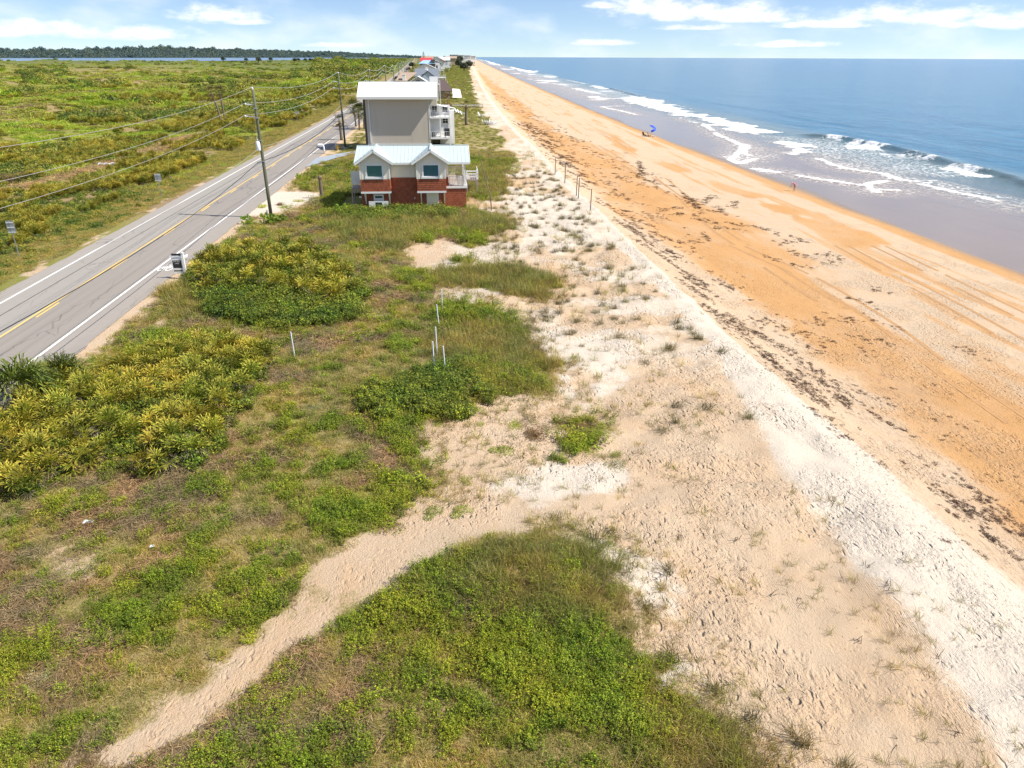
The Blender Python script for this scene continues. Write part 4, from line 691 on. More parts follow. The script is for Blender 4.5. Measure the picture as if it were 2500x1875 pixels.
# ---- ground cover between the road and the beach
def cover():
    xy = cand(88000, -22, 16, 9.5, 130); z = zones(xy[:, 0], xy[:, 1]); near = xy[:, 1] < 118
    inside = (xy[:, 0] > -12.2) & (xy[:, 0] < 1.2) & (xy[:, 1] > 77.4) & (xy[:, 1] < 87.5); t1 = polymask(xy[:, 0], xy[:, 1], Z['thick1'], .3)
    t2 = polymask(xy[:, 0], xy[:, 1], Z['thick2'], .3); ok = ~inside & (polymask(xy[:, 0], xy[:, 1], Z['misc']['drive'], .3) < .4) & (z['path'] < .45) & (coast(*xy.T) > -20.4)
    r = RNG.random(len(xy)); veg = z['veg']**1.4; patch = .35+.65*sstep(.40, .56, fbm(xy[:, 0]/1.15, xy[:, 1]/1.15, 151, 3)); size = np.clip((xy[:, 1]/26)**.5, .8, 2.0)
    # short dry and olive grass
    k = ok & (r < .56*veg) & (z['brown'] < .8) & (np.maximum(t1, t2) < .4)
    src = [tuft(40, .28, .27, .014, [OLIVE, GRASS, TAN, STRAW], w_, 18, 82, .3) for w_ in ([4, 2, 2, 1], [1, 1, 3, 3], [3, 4, 1, 1], [2, 2, 3, 2], [1, 1, 3, 2])]
    w = np.where(z['lush'][k] > .5, RNG.choice([0, 2, 3], k.sum()), RNG.choice([0, 1, 3, 2, 3, 0], k.sum()))
    scatter('grass', put(xy[k]), sources(src, ML_GRASS), 5, .7, 1.2, 'short olive and straw coloured grass over the dune land', 'grass', RNG.random(k.sum())*.15+.25*z['brown'][k], idx=w, scl=RNG.uniform(.65, 1.15, k.sum())*size[k])
    # leafy green weeds
    r2 = RNG.random(len(xy)); k = ok & (r2 < .72*z['lush']*veg*patch+.05*veg) & (xy[:, 1] < 118)
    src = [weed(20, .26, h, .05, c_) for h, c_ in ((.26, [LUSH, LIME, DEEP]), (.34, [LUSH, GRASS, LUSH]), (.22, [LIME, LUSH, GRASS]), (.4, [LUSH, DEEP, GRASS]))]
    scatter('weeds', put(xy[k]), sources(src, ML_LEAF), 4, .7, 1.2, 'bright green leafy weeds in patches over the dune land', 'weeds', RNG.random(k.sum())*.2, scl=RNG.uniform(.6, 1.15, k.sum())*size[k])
    lp = np.zeros(len(xy))
    for p in Z['lush']: np.maximum(lp, polymask(xy[:, 0], xy[:, 1], p, .6), out=lp)
    tl = ok & (RNG.random(len(xy)) < (.28*lp+.05*z['lush'])*(patch > .5)) & (xy[:, 1] < 90)
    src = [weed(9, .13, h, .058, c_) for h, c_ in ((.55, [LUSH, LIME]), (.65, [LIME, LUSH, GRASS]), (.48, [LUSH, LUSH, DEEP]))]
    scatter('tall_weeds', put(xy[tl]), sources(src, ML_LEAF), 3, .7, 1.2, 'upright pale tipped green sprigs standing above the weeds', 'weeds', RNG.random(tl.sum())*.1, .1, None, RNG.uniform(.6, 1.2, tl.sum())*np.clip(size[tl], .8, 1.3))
    # long grass on the dune mounds
    r3 = RNG.random(len(xy)); k = ok & (r3 < .70*z['tall']**1.5*(.5+.5*patch))
    src = [tuft(44, .30, .85, .014, [OLIVE, GRASS, (.17, .165, .06), TAN, STRAW], [4, 2, 2, 2, 1], 32, 86, .35, (-.22, .05)) for _ in range(4)]
    scatter('long_grass', put(xy[k]), sources(src, ML_GRASS), 4, .7, 1.15, 'long olive dune grass leaning on the mounds', 'grass', RNG.random(k.sum())*.3, scl=RNG.uniform(.65, 1.1, k.sum())*np.clip(size[k], .8, 1.5))
    # brown litter of stems
    r4 = RNG.random(len(xy)); k = ok & (r4 < np.maximum(.5*z['brown']*np.maximum(veg, .3), .6*t1))
    src = [mat_twigs(70, .42, .30, [TWIG, (.30, .21, .11), (.22, .15, .09)], [3, 2, 3]) for _ in range(4)]
    scatter('dry_stems', put(xy[k]), sources(src, ML_TWIG), 4, .7, 1.2, 'matted brown dead stems on the ground', 'dead stems', scl=RNG.uniform(.7, 1.2, k.sum())*size[k])
    # dark low shrubs
    r5 = RNG.random(len(xy)); k = ok & ((r5 < .45*z['dark']*(.4+.6*patch)) | (r5 < .5*t2) | (r5 < .12*t1))
    src = [weed(30, .34, .5, .075, [DEEP, (.12, .16, .035), LUSH, GRASS], [3, 3, 3, 2]) for _ in range(3)]
    scatter('dark_weeds', put(xy[k]), sources(src, ML_LEAF), 3, .8, 1.2, 'dark green low shrubbery', 'shrubbery', RNG.random(k.sum())*.15, scl=RNG.uniform(.8, 1.3, k.sum())*np.clip(size[k], .9, 1.5))
    # thin seedlings and fallen stems on the bare sand
    q = cand(26000, -6, 16.5, 9.5, 110); z = zones(q[:, 0], q[:, 1]); nd = fbm(q[:, 0]/2.3, q[:, 1]/2.3, 111, 3); k = (z['sand'] > .5) & (z['path'] < .4) & (RNG.random(len(q)) < .55*z['edge']*(coast(*q.T) > -1)+.38*sstep(.45, .62, nd)*sstep(-3, 2, coast(*q.T))*(1-sstep(11.5, 15.2, coast(*q.T))*.75)*(1-.6*sstep(6, 9, coast(*q.T))*(q[:, 1] < 45)))
    src = [tuft(9, .07, .34, .009, [OLIVE, TAN, (.22, .18, .1)], None, 20, 80, .4, (-.2, 0)), tuft(22, .14, .55, .010, [OLIVE, GRASS, TAN], None, 30, 85, .35, (-.25, .1)), tuft(6, .12, .25, .008, [TWIG, TAN], None, 0, 60, .3)]
    scatter('sparse_grass', put(q[k], -.01), sources(src, ML_GRASS), 3, .6, 1.2, 'sparse thin dune grass on the pale sand', 'grass', RNG.random(k.sum())*.5, scl=RNG.uniform(.6, 1.25, k.sum())*np.clip((q[k, 1]/26)**.4, .8, 1.7))
cover()

# ---- scattered weed on the beach
def wrack():
    P = []
    for ln in Z['wrack']:
        A = np.asarray(ln); d = np.r_[0, np.cumsum(np.hypot(*np.diff(A, axis=0).T))]; n = int(d[-1]*6)+5; t = RNG.uniform(0, d[-1], n)
        P.append(np.c_[np.interp(t, d, A[:, 0]), np.interp(t, d, A[:, 1])]+RNG.normal(0, 1, (n, 2))*np.array([.30, .55]))
    def band(ln, n, w, p=.5):
        A = np.asarray(sorted(ln, key=lambda a: a[1])); y = A[0, 1]*(A[-1, 1]/A[0, 1])**RNG.random(n); x = np.interp(y, A[:, 1], A[:, 0])+RNG.normal(0, w, n)
        k = fbm((x+.25*y)/1.1, (y-.4*x)/3.6, 121, 4) > p; return np.c_[x, y][k]
    P += [band(Z['wband'], 10000, 1.9, .55), band(Z['wband2'], 2600, 2.4, .61), band(Z['wband'], 2600, 3.0, .48)]
    far = np.c_[RNG.uniform(0, 1, 6000), 110*(900/110)**RNG.random(6000)]; far[:, 0] = warp(19+13*far[:, 0]**1.5, far[:, 1]); P.append(far[fbm(far[:, 0]/2.5, far[:, 1]/9, 125, 3) > .62])
    xy = np.concatenate(P); xy = xy[coast(*xy.T) > 16.9]
    src = []
    for k in range(5):
        l = LB(); n = 26; p = disc(n, .20)*np.array([1.5, .8, 1]); p[:, 2] = RNG.uniform(.008, .05, n); l.leaves(p, rdir(n, 55, 90), RNG.uniform(.06, .16, n), .05, pal(n, [(.10, .05, .03), (.14, .075, .042), (.06, .032, .022)])); l.blades(p[:8], rdir(8, 0, 25), .25, .014, .1, pal(8, [(.06, .03, .02)])); src.append(l)
    sz = np.clip((xy[:, 1]/40)**.5, .5, 2.0)*RNG.uniform(.3, .95, len(xy))**1.6
    scatter('seaweed', put(xy, .0), sources(src, ML_TWIG), 5, .6, 1.2, 'dark brown seaweed strewn in lines along the beach', 'seaweed', tilt=.05, scl=sz)
wrack()

# ---- rolling scrub across the road
def scrub():
    src = []
    for cols, wts in (([GRASS, LUSH, OLIVE, (.40, .38, .06)], [3, 3, 2, 2]), ([OLIVE, (.27, .26, .06), GRASS], None), ([DEEP, (.12, .16, .035), LUSH], [3, 3, 2]), ([LIME, LUSH, GRASS, (.36, .36, .04)], None), ([(.29, .24, .15), (.24, .19, .12), OLIVE], [3, 3, 2])):
        for _ in range(2): src.append(dome(420, 1.0, 1.0, .62, .14, cols, wts, 0, int(RNG.integers(4, 8))))
    for cols, wts in (([GRASS, (.36, .45, .04), (.28, .36, .04)], [2, 3, 2]), ([(.27, .40, .03), (.34, .43, .04), LUSH], None), ([OLIVE, (.40, .36, .10), GRASS], [3, 2, 3])):
        for _ in range(2): src.append(tuft(170, 1.0, .75, .06, cols, wts, 20, 80, .3, (-.15, 0)))
    coll = sources(src, ML_SCRUB)
    n = 64000; y = 20*(3500/20)**(RNG.random(n)**.9); x = -33.5-RNG.random(n)**1.6*np.clip(60+.78*y, 60, 1000); x = x+rbend(y)
    t = coast(x, y); k = (t < -34.2); x, y, t = x[k], y[k], t[k]; z = zones(x, y); r = RNG.random(len(x))
    lush, brown = z['lush'], z['brown']; big = fbm(x/30, y/24, 131, 3)
    keep = (z['strip'] < .35) & ~((t > -37.2) & (r > .12)) & (RNG.random(len(x)) < .35+.65*sstep(.35, .6, fbm(x/6, y/6, 133, 3)))
    d = np.hypot(x, y); k = keep & (y > 18)
    x, y, t, lush, brown, big, d, r = [a[k] for a in (x, y, t, lush, brown, big, d, r)]
    hue = fbm(x/13, y/9, 135, 3); kind = np.where(brown > .7, RNG.choice([1, 4, 7, 7], len(x)), np.where(lush > .45, np.where(hue > .5, 5, 6), np.where(hue > .55, 7, np.where(hue > .42, 5, 1)))); kind = np.where(RNG.random(len(x)) < .05, RNG.choice([0, 1, 3], len(x)), kind)
    kind = np.where(big > .635, RNG.choice([2, 2, 1], len(x)), kind); flat = kind >= 5
    s = RNG.uniform(.5, 1.1, len(x))*np.clip(d/95, .65, np.where(x < -.16*y, 4.0, 9))*np.where(big > .60, 1.5, 1)*np.where((d > 700) & (x < -.16*y), .7, 1); s = np.where(t > -46, np.minimum(s, .9), s)
    scatter('scrub', put(np.c_[x, y], -.08), coll, 16, 1, 1, 'rolling green and grey coastal scrub across the road', 'scrub', RNG.random(len(x))*.12, .08, kind*2+RNG.integers(0, 2, len(x)), s, RNG.uniform(.55, 1.0, len(x))*np.where(big > .6, 1.2, .75)*np.where(flat & (d > 150), .6, 1))
    n = 9000; y = 45*(180/45)**RNG.random(n); x = -52+RNG.normal(0, 3.2, n); zz = zones(x, y); k = (zz['strip'] > .3) & (RNG.random(n) < .8)
    src = [mat_twigs(50, .6, .55, [TWIG, TAN, (.34, .19, .11), STRAW], [2, 3, 3, 1]) for _ in range(3)]
    scatter('mown_stems', put(np.c_[x[k], y[k]]), sources(src, ML_TWIG), 3, .9, 1.8, 'brown mown strip of dead stems in the scrub across the road', 'dead stems')
    # palmettos among it, too many to count
    n = 26000; y = 40*(420/40)**RNG.random(n); x = -37-RNG.random(n)**1.3*np.clip(.45*y, 22, 140)+rbend(y); z = zones(x, y); p1 = fbm(x/7, y/11, 141, 3); p2 = fbm(x/26, y/14, 143, 3)
    near = coast(x, y) > -66; k = (z['strip'] < .3) & np.where(near, (p1 > .49) & (RNG.random(n) < .62), (p2 > .62) & (p1 > .46)) & (coast(x, y) < -38.2)
    x, y = x[k], y[k]; y_ = np.where(fbm(x/16, y/10, 145, 2) > .55, 1, 0)
    idx = np.where(y_ == 1, RNG.choice([1, 3, 3], len(x)), RNG.choice([0, 2, 0, 4], len(x)))
    scatter('palmetto_scrub', put(np.c_[x, y]), sources([palmetto(i) for i in range(5)], ML_PALM), 5, 1, 1, 'mass of yellow green palmetto scrub beyond the road', 'palmetto scrub', RNG.random(len(x))*.1, .2, idx, RNG.uniform(.8, 1.25, len(x))*np.clip((np.hypot(x, y)/110)**.5, .95, 1.9))
    # verge grass
    n = 24000; y = 18*(330/18)**RNG.random(n); tt = -31.5-RNG.random(n)**.8*8; x = tt+rbend(y); z = zones(x, y); k = (RNG.random(n) < .2+.8*z['veg']) & (tt < -32-.8*fbm(x/1.2, y/2, 147, 3)*2)
    src = [tuft(50, .34, .20, .018, [GRASS, OLIVE, TAN, STRAW], w_, 15, 80, .3) for w_ in ([4, 2, 1, 1], [1, 2, 4, 2], [2, 2, 2, 1])]
    scatter('verge_grass', put(np.c_[x[k], y[k]]), sources(src, ML_GRASS), 3, 1, 1, 'mown olive and tan grass of the far road verge', 'grass', RNG.random(k.sum())*.35, .1, None, RNG.uniform(.6, 1.1, k.sum())*np.clip((np.hypot(x, y)[k]/60)**.6, .8, 2.4))
    # yards and dunes beyond the red house
    n = 15000; y = 112*(1600/112)**RNG.random(n); tt = RNG.uniform(-19, 14.5, n); x = warp(tt, y); z = zones(x, y); k = (z['veg'] > .5) & (RNG.random(n) < .75)
    src = [dome(220, .8, .8, .42, .15, c_, None, 0, 5) for c_ in ([OLIVE, (.20, .22, .05)], [GRASS, (.20, .27, .03)], [(.24, .21, .10), OLIVE])]
    scatter('dune_scrub', put(np.c_[x[k], y[k]], -.05), sources(src, ML_SCRUB), 3, 1, 1, 'low dune scrub between the far houses and the beach', 'scrub', RNG.random(k.sum())*.2, .1, None, RNG.uniform(.5, 1.0, k.sum())*np.clip((y[k]/150)**.7, .8, 4), RNG.uniform(.35, .8, k.sum()))
    # wooded far shore
    n = 7000; s = RNG.random(n); r = ridge_at(s); dd = RNG.uniform(-210, 60, n); kk = np.interp(dd, [-260, -150, -70, 0, 90], [-.1, .12, .5, .95, 1]); zz = LZ-2+(((r[:, 2]-24)*(.86+.28*fbm(s*40, s*0, 5, 3)))-LZ+2)*np.maximum(kk, 0)
    src = [dome(240, 1, 1, .85, .26, c_, None, 0, 7) for c_ in ([(.085, .13, .135), (.10, .15, .145)], [(.13, .175, .15), (.105, .145, .135)], [(.08, .125, .145)])]  # leaf colours paled and blued to carry the distance haze
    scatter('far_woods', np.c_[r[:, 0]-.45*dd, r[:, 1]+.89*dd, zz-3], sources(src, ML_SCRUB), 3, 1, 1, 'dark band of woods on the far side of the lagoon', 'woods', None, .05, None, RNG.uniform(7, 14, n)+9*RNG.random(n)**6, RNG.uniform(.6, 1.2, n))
scrub()
# ---------------------------------------------------------------- shared paints
WHITE = paint('white_paint', (.80, .80, .78), .5, .04, 2, dirt=.06); WHITE_METAL = paint('white_metal', (.78, .79, .80), .4, .04, 1.5)
GALV = paint('galvanised_metal', (.42, .44, .46), .45, .1, 4, metal=.6); BLACK = paint('black_print', (.02, .02, .022), .5, .1)
DARKGLASS = paint('dark_glass', (.025, .035, .042), .12, .2, .6, spec=.7); GREY = paint('grey_paint', (.30, .31, .32), .6, .06)
WOODPOLE = paint('treated_pole', (.115, .125, .075), .85, .3, 3, streak=(6, 6, .35), bump=.5, bscale=25); WIRE = paint('aluminium_wire', (.40, .385, .35), .5, .05, metal=.2); CABLE = paint('black_cable', (.03, .03, .03), .6, .05)
TRUNK = paint('palm_trunk', (.17, .135, .095), .95, .3, 4, streak=(1, 1, 5), bump=.8, bscale=14)

# ---------------------------------------------------------------- utility poles and wires
POLES = [(-18.0, 17.5), (-18.3, 76.2), (-18.75, 141.5)]+[(-18.9+float(rbend(y)), y) for y in (201, 262, 322, 384, 446, 508, 575, 645, 720, 800)]
PH = 12.45
POLE_TXT = ['beside the camera end of the road', 'nearest the red house, with a small white transformer', 'in front of the tall grey house, second along the road', 'rising behind the roof edge of the tall grey house', 'fourth along the road, near the white van', 'fifth along the road past the white van', 'sixth along the road, beside the chimney house', 'seventh along the road among roadside palms', 'eighth along the road before the blue house', 'ninth along the road beside the blue house', 'tenth along the road beside the red roofed house', 'eleventh along the road, thin in the distance', 'farthest of the row of poles, last along the road']
HGT = [PH, PH, 12.6, 12.2, 12.6, 12.0, 12.6, 12.3, 12.4, 12.2, 12.5, 12.3, 12.4]
for i, (x, y) in enumerate(POLES):
    h = HGT[i]; z0 = H(x, y)-.05
    p = thing('utility_pole', 'tall weathered wooden utility pole '+POLE_TXT[i], 'utility pole', (x, y, z0), 0, 'utility poles along the road')
    n = 12 if i < 3 else 8; lean = -.10 if i == 1 else (-.06 if i == 2 else .1*math.sin(i*2.3))
    M().tube([(lean*t, 0, h*t) for t in (0, .25, .5, .75, 1)], [.185, .17, .155, .14, .125], n).build('shaft', WOODPOLE, p, True)
    for zz, L in ((h-1.38, .92), (h-2.48, 1.10)):
        a = M().bar((lean*.85-.1, 0, zz), (lean*.85-L, 0, zz+.06), .07, .09); a.tube([(lean*.85-L+.02, -.16, zz+.1), (lean*.85-L+.02, .16, zz+.1)], .05, 8); a.build('standoff_arm', WHITE_METAL, p)
    M().tube([(lean-.02, 0, h-.05), (lean-.02, 0, h+.12), (lean-.02, 0, h+.2)], [.06, .09, .05], 8).tube([(lean-.1, -.12, h+.16), (lean-.1, .12, h+.16)], .045, 6).build('insulator', WHITE_METAL, p)
    if i in (1, 7):
        tz = h*.545; t = M().tube([(-.30, -.12, tz), (-.30, -.12, tz+.08), (-.30, -.12, tz+.82), (-.30, -.12, tz+.9)], [.19, .22, .22, .16], 14).build('transformer', WHITE_METAL, p, True)
        b = M().tube([(-.30, -.12, tz+.9), (-.30, -.12, tz+1.12)], .04, 8); b.tube([(-.33, -.1, tz+1.1), (-.28, 0, h-2.2)], .012, 5); b.build('bushing', WHITE_METAL, t)
    if i < 4:
        for zz in (h*.46, h*.62, h*.79, h*.86): M().box(-.2+lean*.6, .2+lean*.6, -.2, -.13, zz, zz+.09).build('bracket', GALV, p)
        c = M(); c.box(-.62, -.1, -.05, .05, h*.455, h*.455+.05); c.tube([(-.55, -.3, h*.45), (-.55, .35, h*.45)], .06, 6); c.build('cable_arm', GALV, p)
def wire(label, off, hf, r, sag, mat, i0=0):
    m = M(); pts = []; rad = []
    for i in range(i0, len(POLES)-1):
        (x0, y0), (x1, y1) = POLES[i], POLES[i+1]; n = 16
        for k in range(n+(i == len(POLES)-2)):
            t = k/n; z0 = H(x0, y0)+hf(HGT[i]); z1 = H(x1, y1)+hf(HGT[i+1])
            y = y0+(y1-y0)*t; pts.append((x0+(x1-x0)*t+off, y, z0+(z1-z0)*t-4*sag*t*(1-t))); rad.append(r*max(.75, min(4, y/75)))
    m.tube(pts, rad, 5); tag(m.build('power_line', mat, smooth=True), label, 'power line', 'wires strung between the poles')
wire('topmost pale power line running over the pole tops', -.12, lambda h: h+.2, .017, .95, WIRE)
wire('upper of the two pale power lines held out on side arms', -1.0, lambda h: h-1.26, .017, .95, WIRE)
wire('lower of the two pale power lines held out on side arms', -1.18, lambda h: h-2.36, .017, .95, WIRE)
wire('thin pale neutral wire hung at the height of the transformer', -.2, lambda h: h*.565, .018, .9, WIRE)
wire('dark lowest cable hung under the other wires on the poles', -.55, lambda h: h*.452, .032, 1.0, CABLE)

# ---------------------------------------------------------------- road signs seen from behind, sale sign, stakes
def road_sign(xy, h, w, ph, label, two):
    t = thing('road_sign', label, 'sign', (xy[0], xy[1], H(*xy)), R(4), 'road signs on the far verge')
    M().box(-.03, .03, -.02, .02, -.05, h).build('post', GALV, t)
    M().box(-w/2, w/2, .021, .03, h-ph, h+.04).build('panel', GALV, t)
    for k in range(two): M().box(-w/2+.03, w/2-.03, -.035, -.0205, h-ph+.08+k*(ph-.2)/max(two-1, 1), h-ph+.13+k*(ph-.2)/max(two-1, 1)).build('brace', WHITE_METAL, t)
road_sign(Z['misc']['signA'], 2.65, .72, .85, 'square grey road sign seen from behind, on the far verge opposite the first pole', 2)
road_sign(Z['misc']['signB'], 3.0, .62, 1.0, 'tall grey road sign seen from behind, nearest on the far verge', 3)
road_sign(Z['misc']['signC'], 2.6, .95, .55, 'small pale road sign far along the far verge by the palmettos', 1)
x, y = Z['misc']['sale']; t = thing('sale_sign', 'white post with a hanging black and white property sale board beside the road', 'sign', (x, y, H(x, y)), 0)
M().box(-.08, .08, -.08, .08, -.1, 1.98).prism([(-.1, 1.98), (.1, 1.98), (0, 2.07)], (-.1, .1)).build('post', WHITE, t)
M().box(-.95, -.08, -.045, .045, 1.69, 1.79).build('arm', WHITE, t)
pn = M().box(-.86, -.10, -.016, .016, .42, 1.66).build('board', WHITE, t)
M().box(-.80, -.16, -.0195, -.0165, .86, 1.44).build('black_field', BLACK, pn)
M().box(-.78, -.12, -.02, .02, 1.80, 1.95).build('rider', BLACK, t)
M().box(-.80, -.16, -.0195, -.0165, .60, .69).build('stripe', BLACK, pn)
def words(txt, size, x, z, mat, parent, y=-.023):
    cu = bpy.data.curves.new('lettering', 'FONT'); cu.body = txt; cu.size = size; cu.align_x = 'CENTER'; cu.extrude = .001
    o = bpy.data.objects.new('tmp', cu); COL.objects.link(o); dg = bpy.context.evaluated_depsgraph_get(); me = bpy.data.meshes.new_from_object(o.evaluated_get(dg)); bpy.data.objects.remove(o)
    me.materials.clear(); me.materials.append(mat); r = link('lettering', me, parent, (x, y, z), (R(90), 0, 0)); return r
words('FOR SALE', .115, -.48, 1.31, WHITE, pn); words('LAND', .11, -.48, 1.17, WHITE, pn)
PVC = paint('white_pvc', (.72, .74, .80), .4, .05)
def stake(xy, h, lx, ly, label): M().tube([(0, 0, -.1), (lx*h, ly*h, h)], .032, 8).build('survey_stake', PVC, loc=(xy[0], xy[1], H(*xy))); o = COL.objects[-1]; return tag(o, label, 'stake', 'white survey stakes')
for (xy, h, lx, ly, lb) in zip(Z['stakes'], (1.75, 1.55, 1.75, 1.6, 1.35, 1.45), (-.02, -.05, -.02, -.07, .0, -.03), (.02, 0, .03, 0, 0, 0),
        ('white plastic stake standing nearest, beside a twin stake on bare sand', 'white plastic stake beside the nearest one, at the edge of the grass mound', 'white plastic stake just behind the front pair of stakes', 'slanting white plastic stake in front of the bright green mound', 'farthest white plastic stake, on sand at the tip of the bright green mound', 'lone white plastic stake near the palmettos, away from the others')): stake(xy, h, lx, ly, lb)
POSTW = paint('weathered_post', (.13, .10, .08), .9, .2, 4)
for (x, y), lb in zip(Z['posts'], ('nearest dark wooden post on the white dune crest', 'right one of the close pair of dark posts on the dune crest', 'left one of the close pair of dark posts on the dune crest', 'dark wooden post on the dune crest beyond the pair', 'farthest dark wooden post on the white dune crest')):
    tag(M().tube([(0, 0, -.2), (.02, 0, 1.2), (.04, .01, 2.3)], [.055, .05, .045], 7).build('wooden_post', POSTW, loc=(x, y, H(x, y))), lb, 'post', 'posts along the dune crest')

# ---------------------------------------------------------------- palmettos, palms, bushes, dune grass
PAL = [palmetto(i).mesh('saw_palmetto', ML_PALM) for i in range(9)]
def fill(poly, gap, n, holes=()):
    P = np.asarray(poly); q = np.c_[RNG.uniform(P[:, 0].min(), P[:, 0].max(), n), RNG.uniform(P[:, 1].min(), P[:, 1].max(), n)]
    ok = sdist(q[:, 0], q[:, 1], poly) > .25
    for h in holes: ok &= sdist(q[:, 0], q[:, 1], h) < .1
    out = []
    for p in q[ok]:
        if all((p[0]-a)**2+(p[1]-b)**2 > gap*gap for a, b in out): out.append((p[0], p[1]))
    return out
def plant(me, x, y, s, name, label, cat, group, dz=0., tilt=.15, zs=1):
    o = link(name, me, None, (x, y, H(x, y)+dz), (RNG.normal(0, tilt), RNG.normal(0, tilt), RNG.uniform(0, 6.28)), (s, s, s*zs)); return tag(o, label, cat, group)
for x, y in fill(Z['thick1'], .66, 9000, [Z['gap1']]): plant(PAL[RNG.integers(9)], x, y, RNG.uniform(.8, 1.2), 'saw_palmetto', 'yellow green saw palmetto in the large thicket at the near roadside', 'palmetto', 'palmettos of the near roadside thicket', RNG.uniform(.0, .4), .25)
for x, y in fill(Z['thick2'], .92, 6000): plant(PAL[RNG.integers(9)], x, y, RNG.uniform(1.0, 1.4), 'saw_palmetto', 'golden green saw palmetto in the oval thicket behind the sale sign', 'palmetto', 'palmettos of the oval thicket', RNG.uniform(.1, .65), .25)
BSH = {k: [dome(n, 1, 1, .75, lf, c, w, tw, lu).mesh('bush', ML_LEAF) for lu in (4, 6)] for k, (n, lf, c, w, tw, lu) in {
    'green': (620, .10, [LUSH, LIME, GRASS], [4, 1, 2], 12, 5), 'dark': (620, .11, [DEEP, (.06, .115, .03), (.09, .13, .035)], [4, 3, 1], 15, 5), 'brown': (240, .09, [(.16, .11, .075), (.12, .09, .06), (.2, .15, .09)], None, 160, 5),
    'pale': (460, .09, [(.34, .40, .22), (.26, .33, .14), (.42, .44, .30)], None, 10, 5), 'olive': (520, .10, [OLIVE, GRASS, (.12, .15, .04)], None, 30, 5), 'yellow': (380, .12, [(.50, .46, .03), (.40, .42, .03), LUSH], [4, 2, 1], 10, 4)}.items()}
def bush(kind, x, y, s, zs, label, group=None, name='bush', dz=-.05): plant(BSH[kind][RNG.integers(2)], x, y, s, name, label, 'bush', group, dz, .08, zs)
for x, y in fill(Z['shrubs2'], 1.25, 3000): bush('dark', x, y, RNG.uniform(.9, 1.35), RNG.uniform(.7, 1.1), 'dark green rounded shrub along the front of the oval palmetto thicket', 'dark shrubs before the oval thicket')
bl = [('green', 1.25, .55, 'round bright green mound of leaves alone on the white sand'), ('green', .62, .5, 'low green clump on bare sand left of the brown dead bush'), ('green', .7, .5, 'straggling green clump on bare sand in front of the brown dead bush'), ('green', .5, .5, 'small green clump alone on the orange sand near the footpath'), ('brown', .7, .8, 'brown dead bush beside the round green mound'),
      ('green', .5, .7, 'glossy small green bush under the dark shrubbery at the sand edge'), ('green', .4, .5, 'little green clump on bare sand below the dark shrubbery'), ('green', .55, .4, 'light green low clump at the top of the bare sand patch'), ('green', .42, .45, 'tiny green clump in the middle of the bare sand patch'), ('green', 1.1, .75, 'large bright leafy bush where the grass meets the bare sand'),
      ('green', .62, .5, 'left green clump of the pair beside the footpath mouth'), ('green', .62, .5, 'right green clump of the pair beside the footpath mouth'), ('green', .8, .55, 'bright green bush at the left edge of the footpath mouth'), ('green', .45, .5, 'green bush just above the large bright leafy bush'), ('green', .5, .6, 'green bush touching the back of the large bright leafy bush'), ('olive', .6, .7, 'dark olive grass clump below the round green mound')]
for (x, y), (k, s, zs, lb) in zip(Z['bushes'], bl): bush(k, x, y, s, zs, lb, 'clumps on the bare sand')
mi = Z['misc']
for (x, y), lb in zip(mi['flowers'], ('pale flowering bush right of the near palmettos', 'second pale flowering bush just above the first, right of the near palmettos', 'pale silvery bush higher up among the dry grass', 'pale yellow green flowering bush at the lower left', 'pale bush beside the lone white stake')): bush('pale', x, y, .55, .55, lb, 'pale flowering bushes')
x, y = mi['yellow']; bush('yellow', x, y, 1.0, .7, 'bright yellow green bush at the foot of the first utility pole'); bush('yellow', x+1.1, y+.2, .8, .7, 'smaller bright yellow green bush right of the one at the first pole')
x, y = mi['islandlot']
for dx, dy, k, s, lb in ((-1.0, -1.2, 'yellow', .95, 'golden green bush on the planted island, roadside end'), (.6, .3, 'brown', .9, 'brown bush in the middle of the planted island'), (2.2, 2.6, 'green', .85, 'green bush on the far end of the planted island'), (1.4, -1.0, 'green', .9, 'green bush on the near side of the planted island')): bush(k, x+dx, y+dy, s, .6, lb, 'bushes on the planted island')
for (x, y), s, lb in zip(mi['deadbush'], (3.6, 3.0, 2.6), ('leafless grey brown thicket at the left edge across the road', 'leafless grey brown thicket right of the leftmost one across the road', 'grey brown bare bush behind the palmettos across the road')): bush('brown', x, y, s, .6, lb, 'bare bushes across the road')
for (x, y), s, lb in zip(mi['greenbush'], (2.1, 1.7, 2.6, 1.6, 5.5), ('dense dark green bush across the road above the near sign', 'small dark green bush behind the near road sign strip', 'dark green bush across the road beyond the mown brown strip', 'dark bush among palmettos across the road', 'wide dark green tree clump far out in the scrub')): bush('dark', x, y, s, .7, lb, 'dark bushes across the road')
fb = [(-10.2, 74.2, 'green', 1.4), (-8.4, 75.8, 'dark', 1.2), (-6.4, 75.6, 'olive', 1.1), (-12.4, 75.2, 'dark', 1.4), (-13.5, 78.5, 'green', 1.3), (-4.2, 76.0, 'olive', .9), (-2.2, 76.3, 'olive', .7), (-.6, 76.2, 'olive', .6), (-11.2, 78.4, 'dark', 1.2), (-14.6, 74.5, 'green', 1.5), (-1.6, 73.6, 'dark', 1.4), (3.2, 74.6, 'olive', 1.5), (5.2, 73.6, 'olive', 1.3)]
for x, y, k, s in fb: bush(k, x, y, s, .62, 'rounded shrub in the row along the front of the red house', 'shrubs before the red house')
yb = [(4.0, 84.0, 1.5), (4.6, 87.5, 1.5), (5.2, 92, 1.6), (4.2, 96, 1.8), (6.0, 100, 2), (7, 106, 2), (4, 104, 2), (2.5, 110, 2.2), (6.5, 113, 2.2), (8.5, 118, 2.2), (3.5, 120, 2.4)]
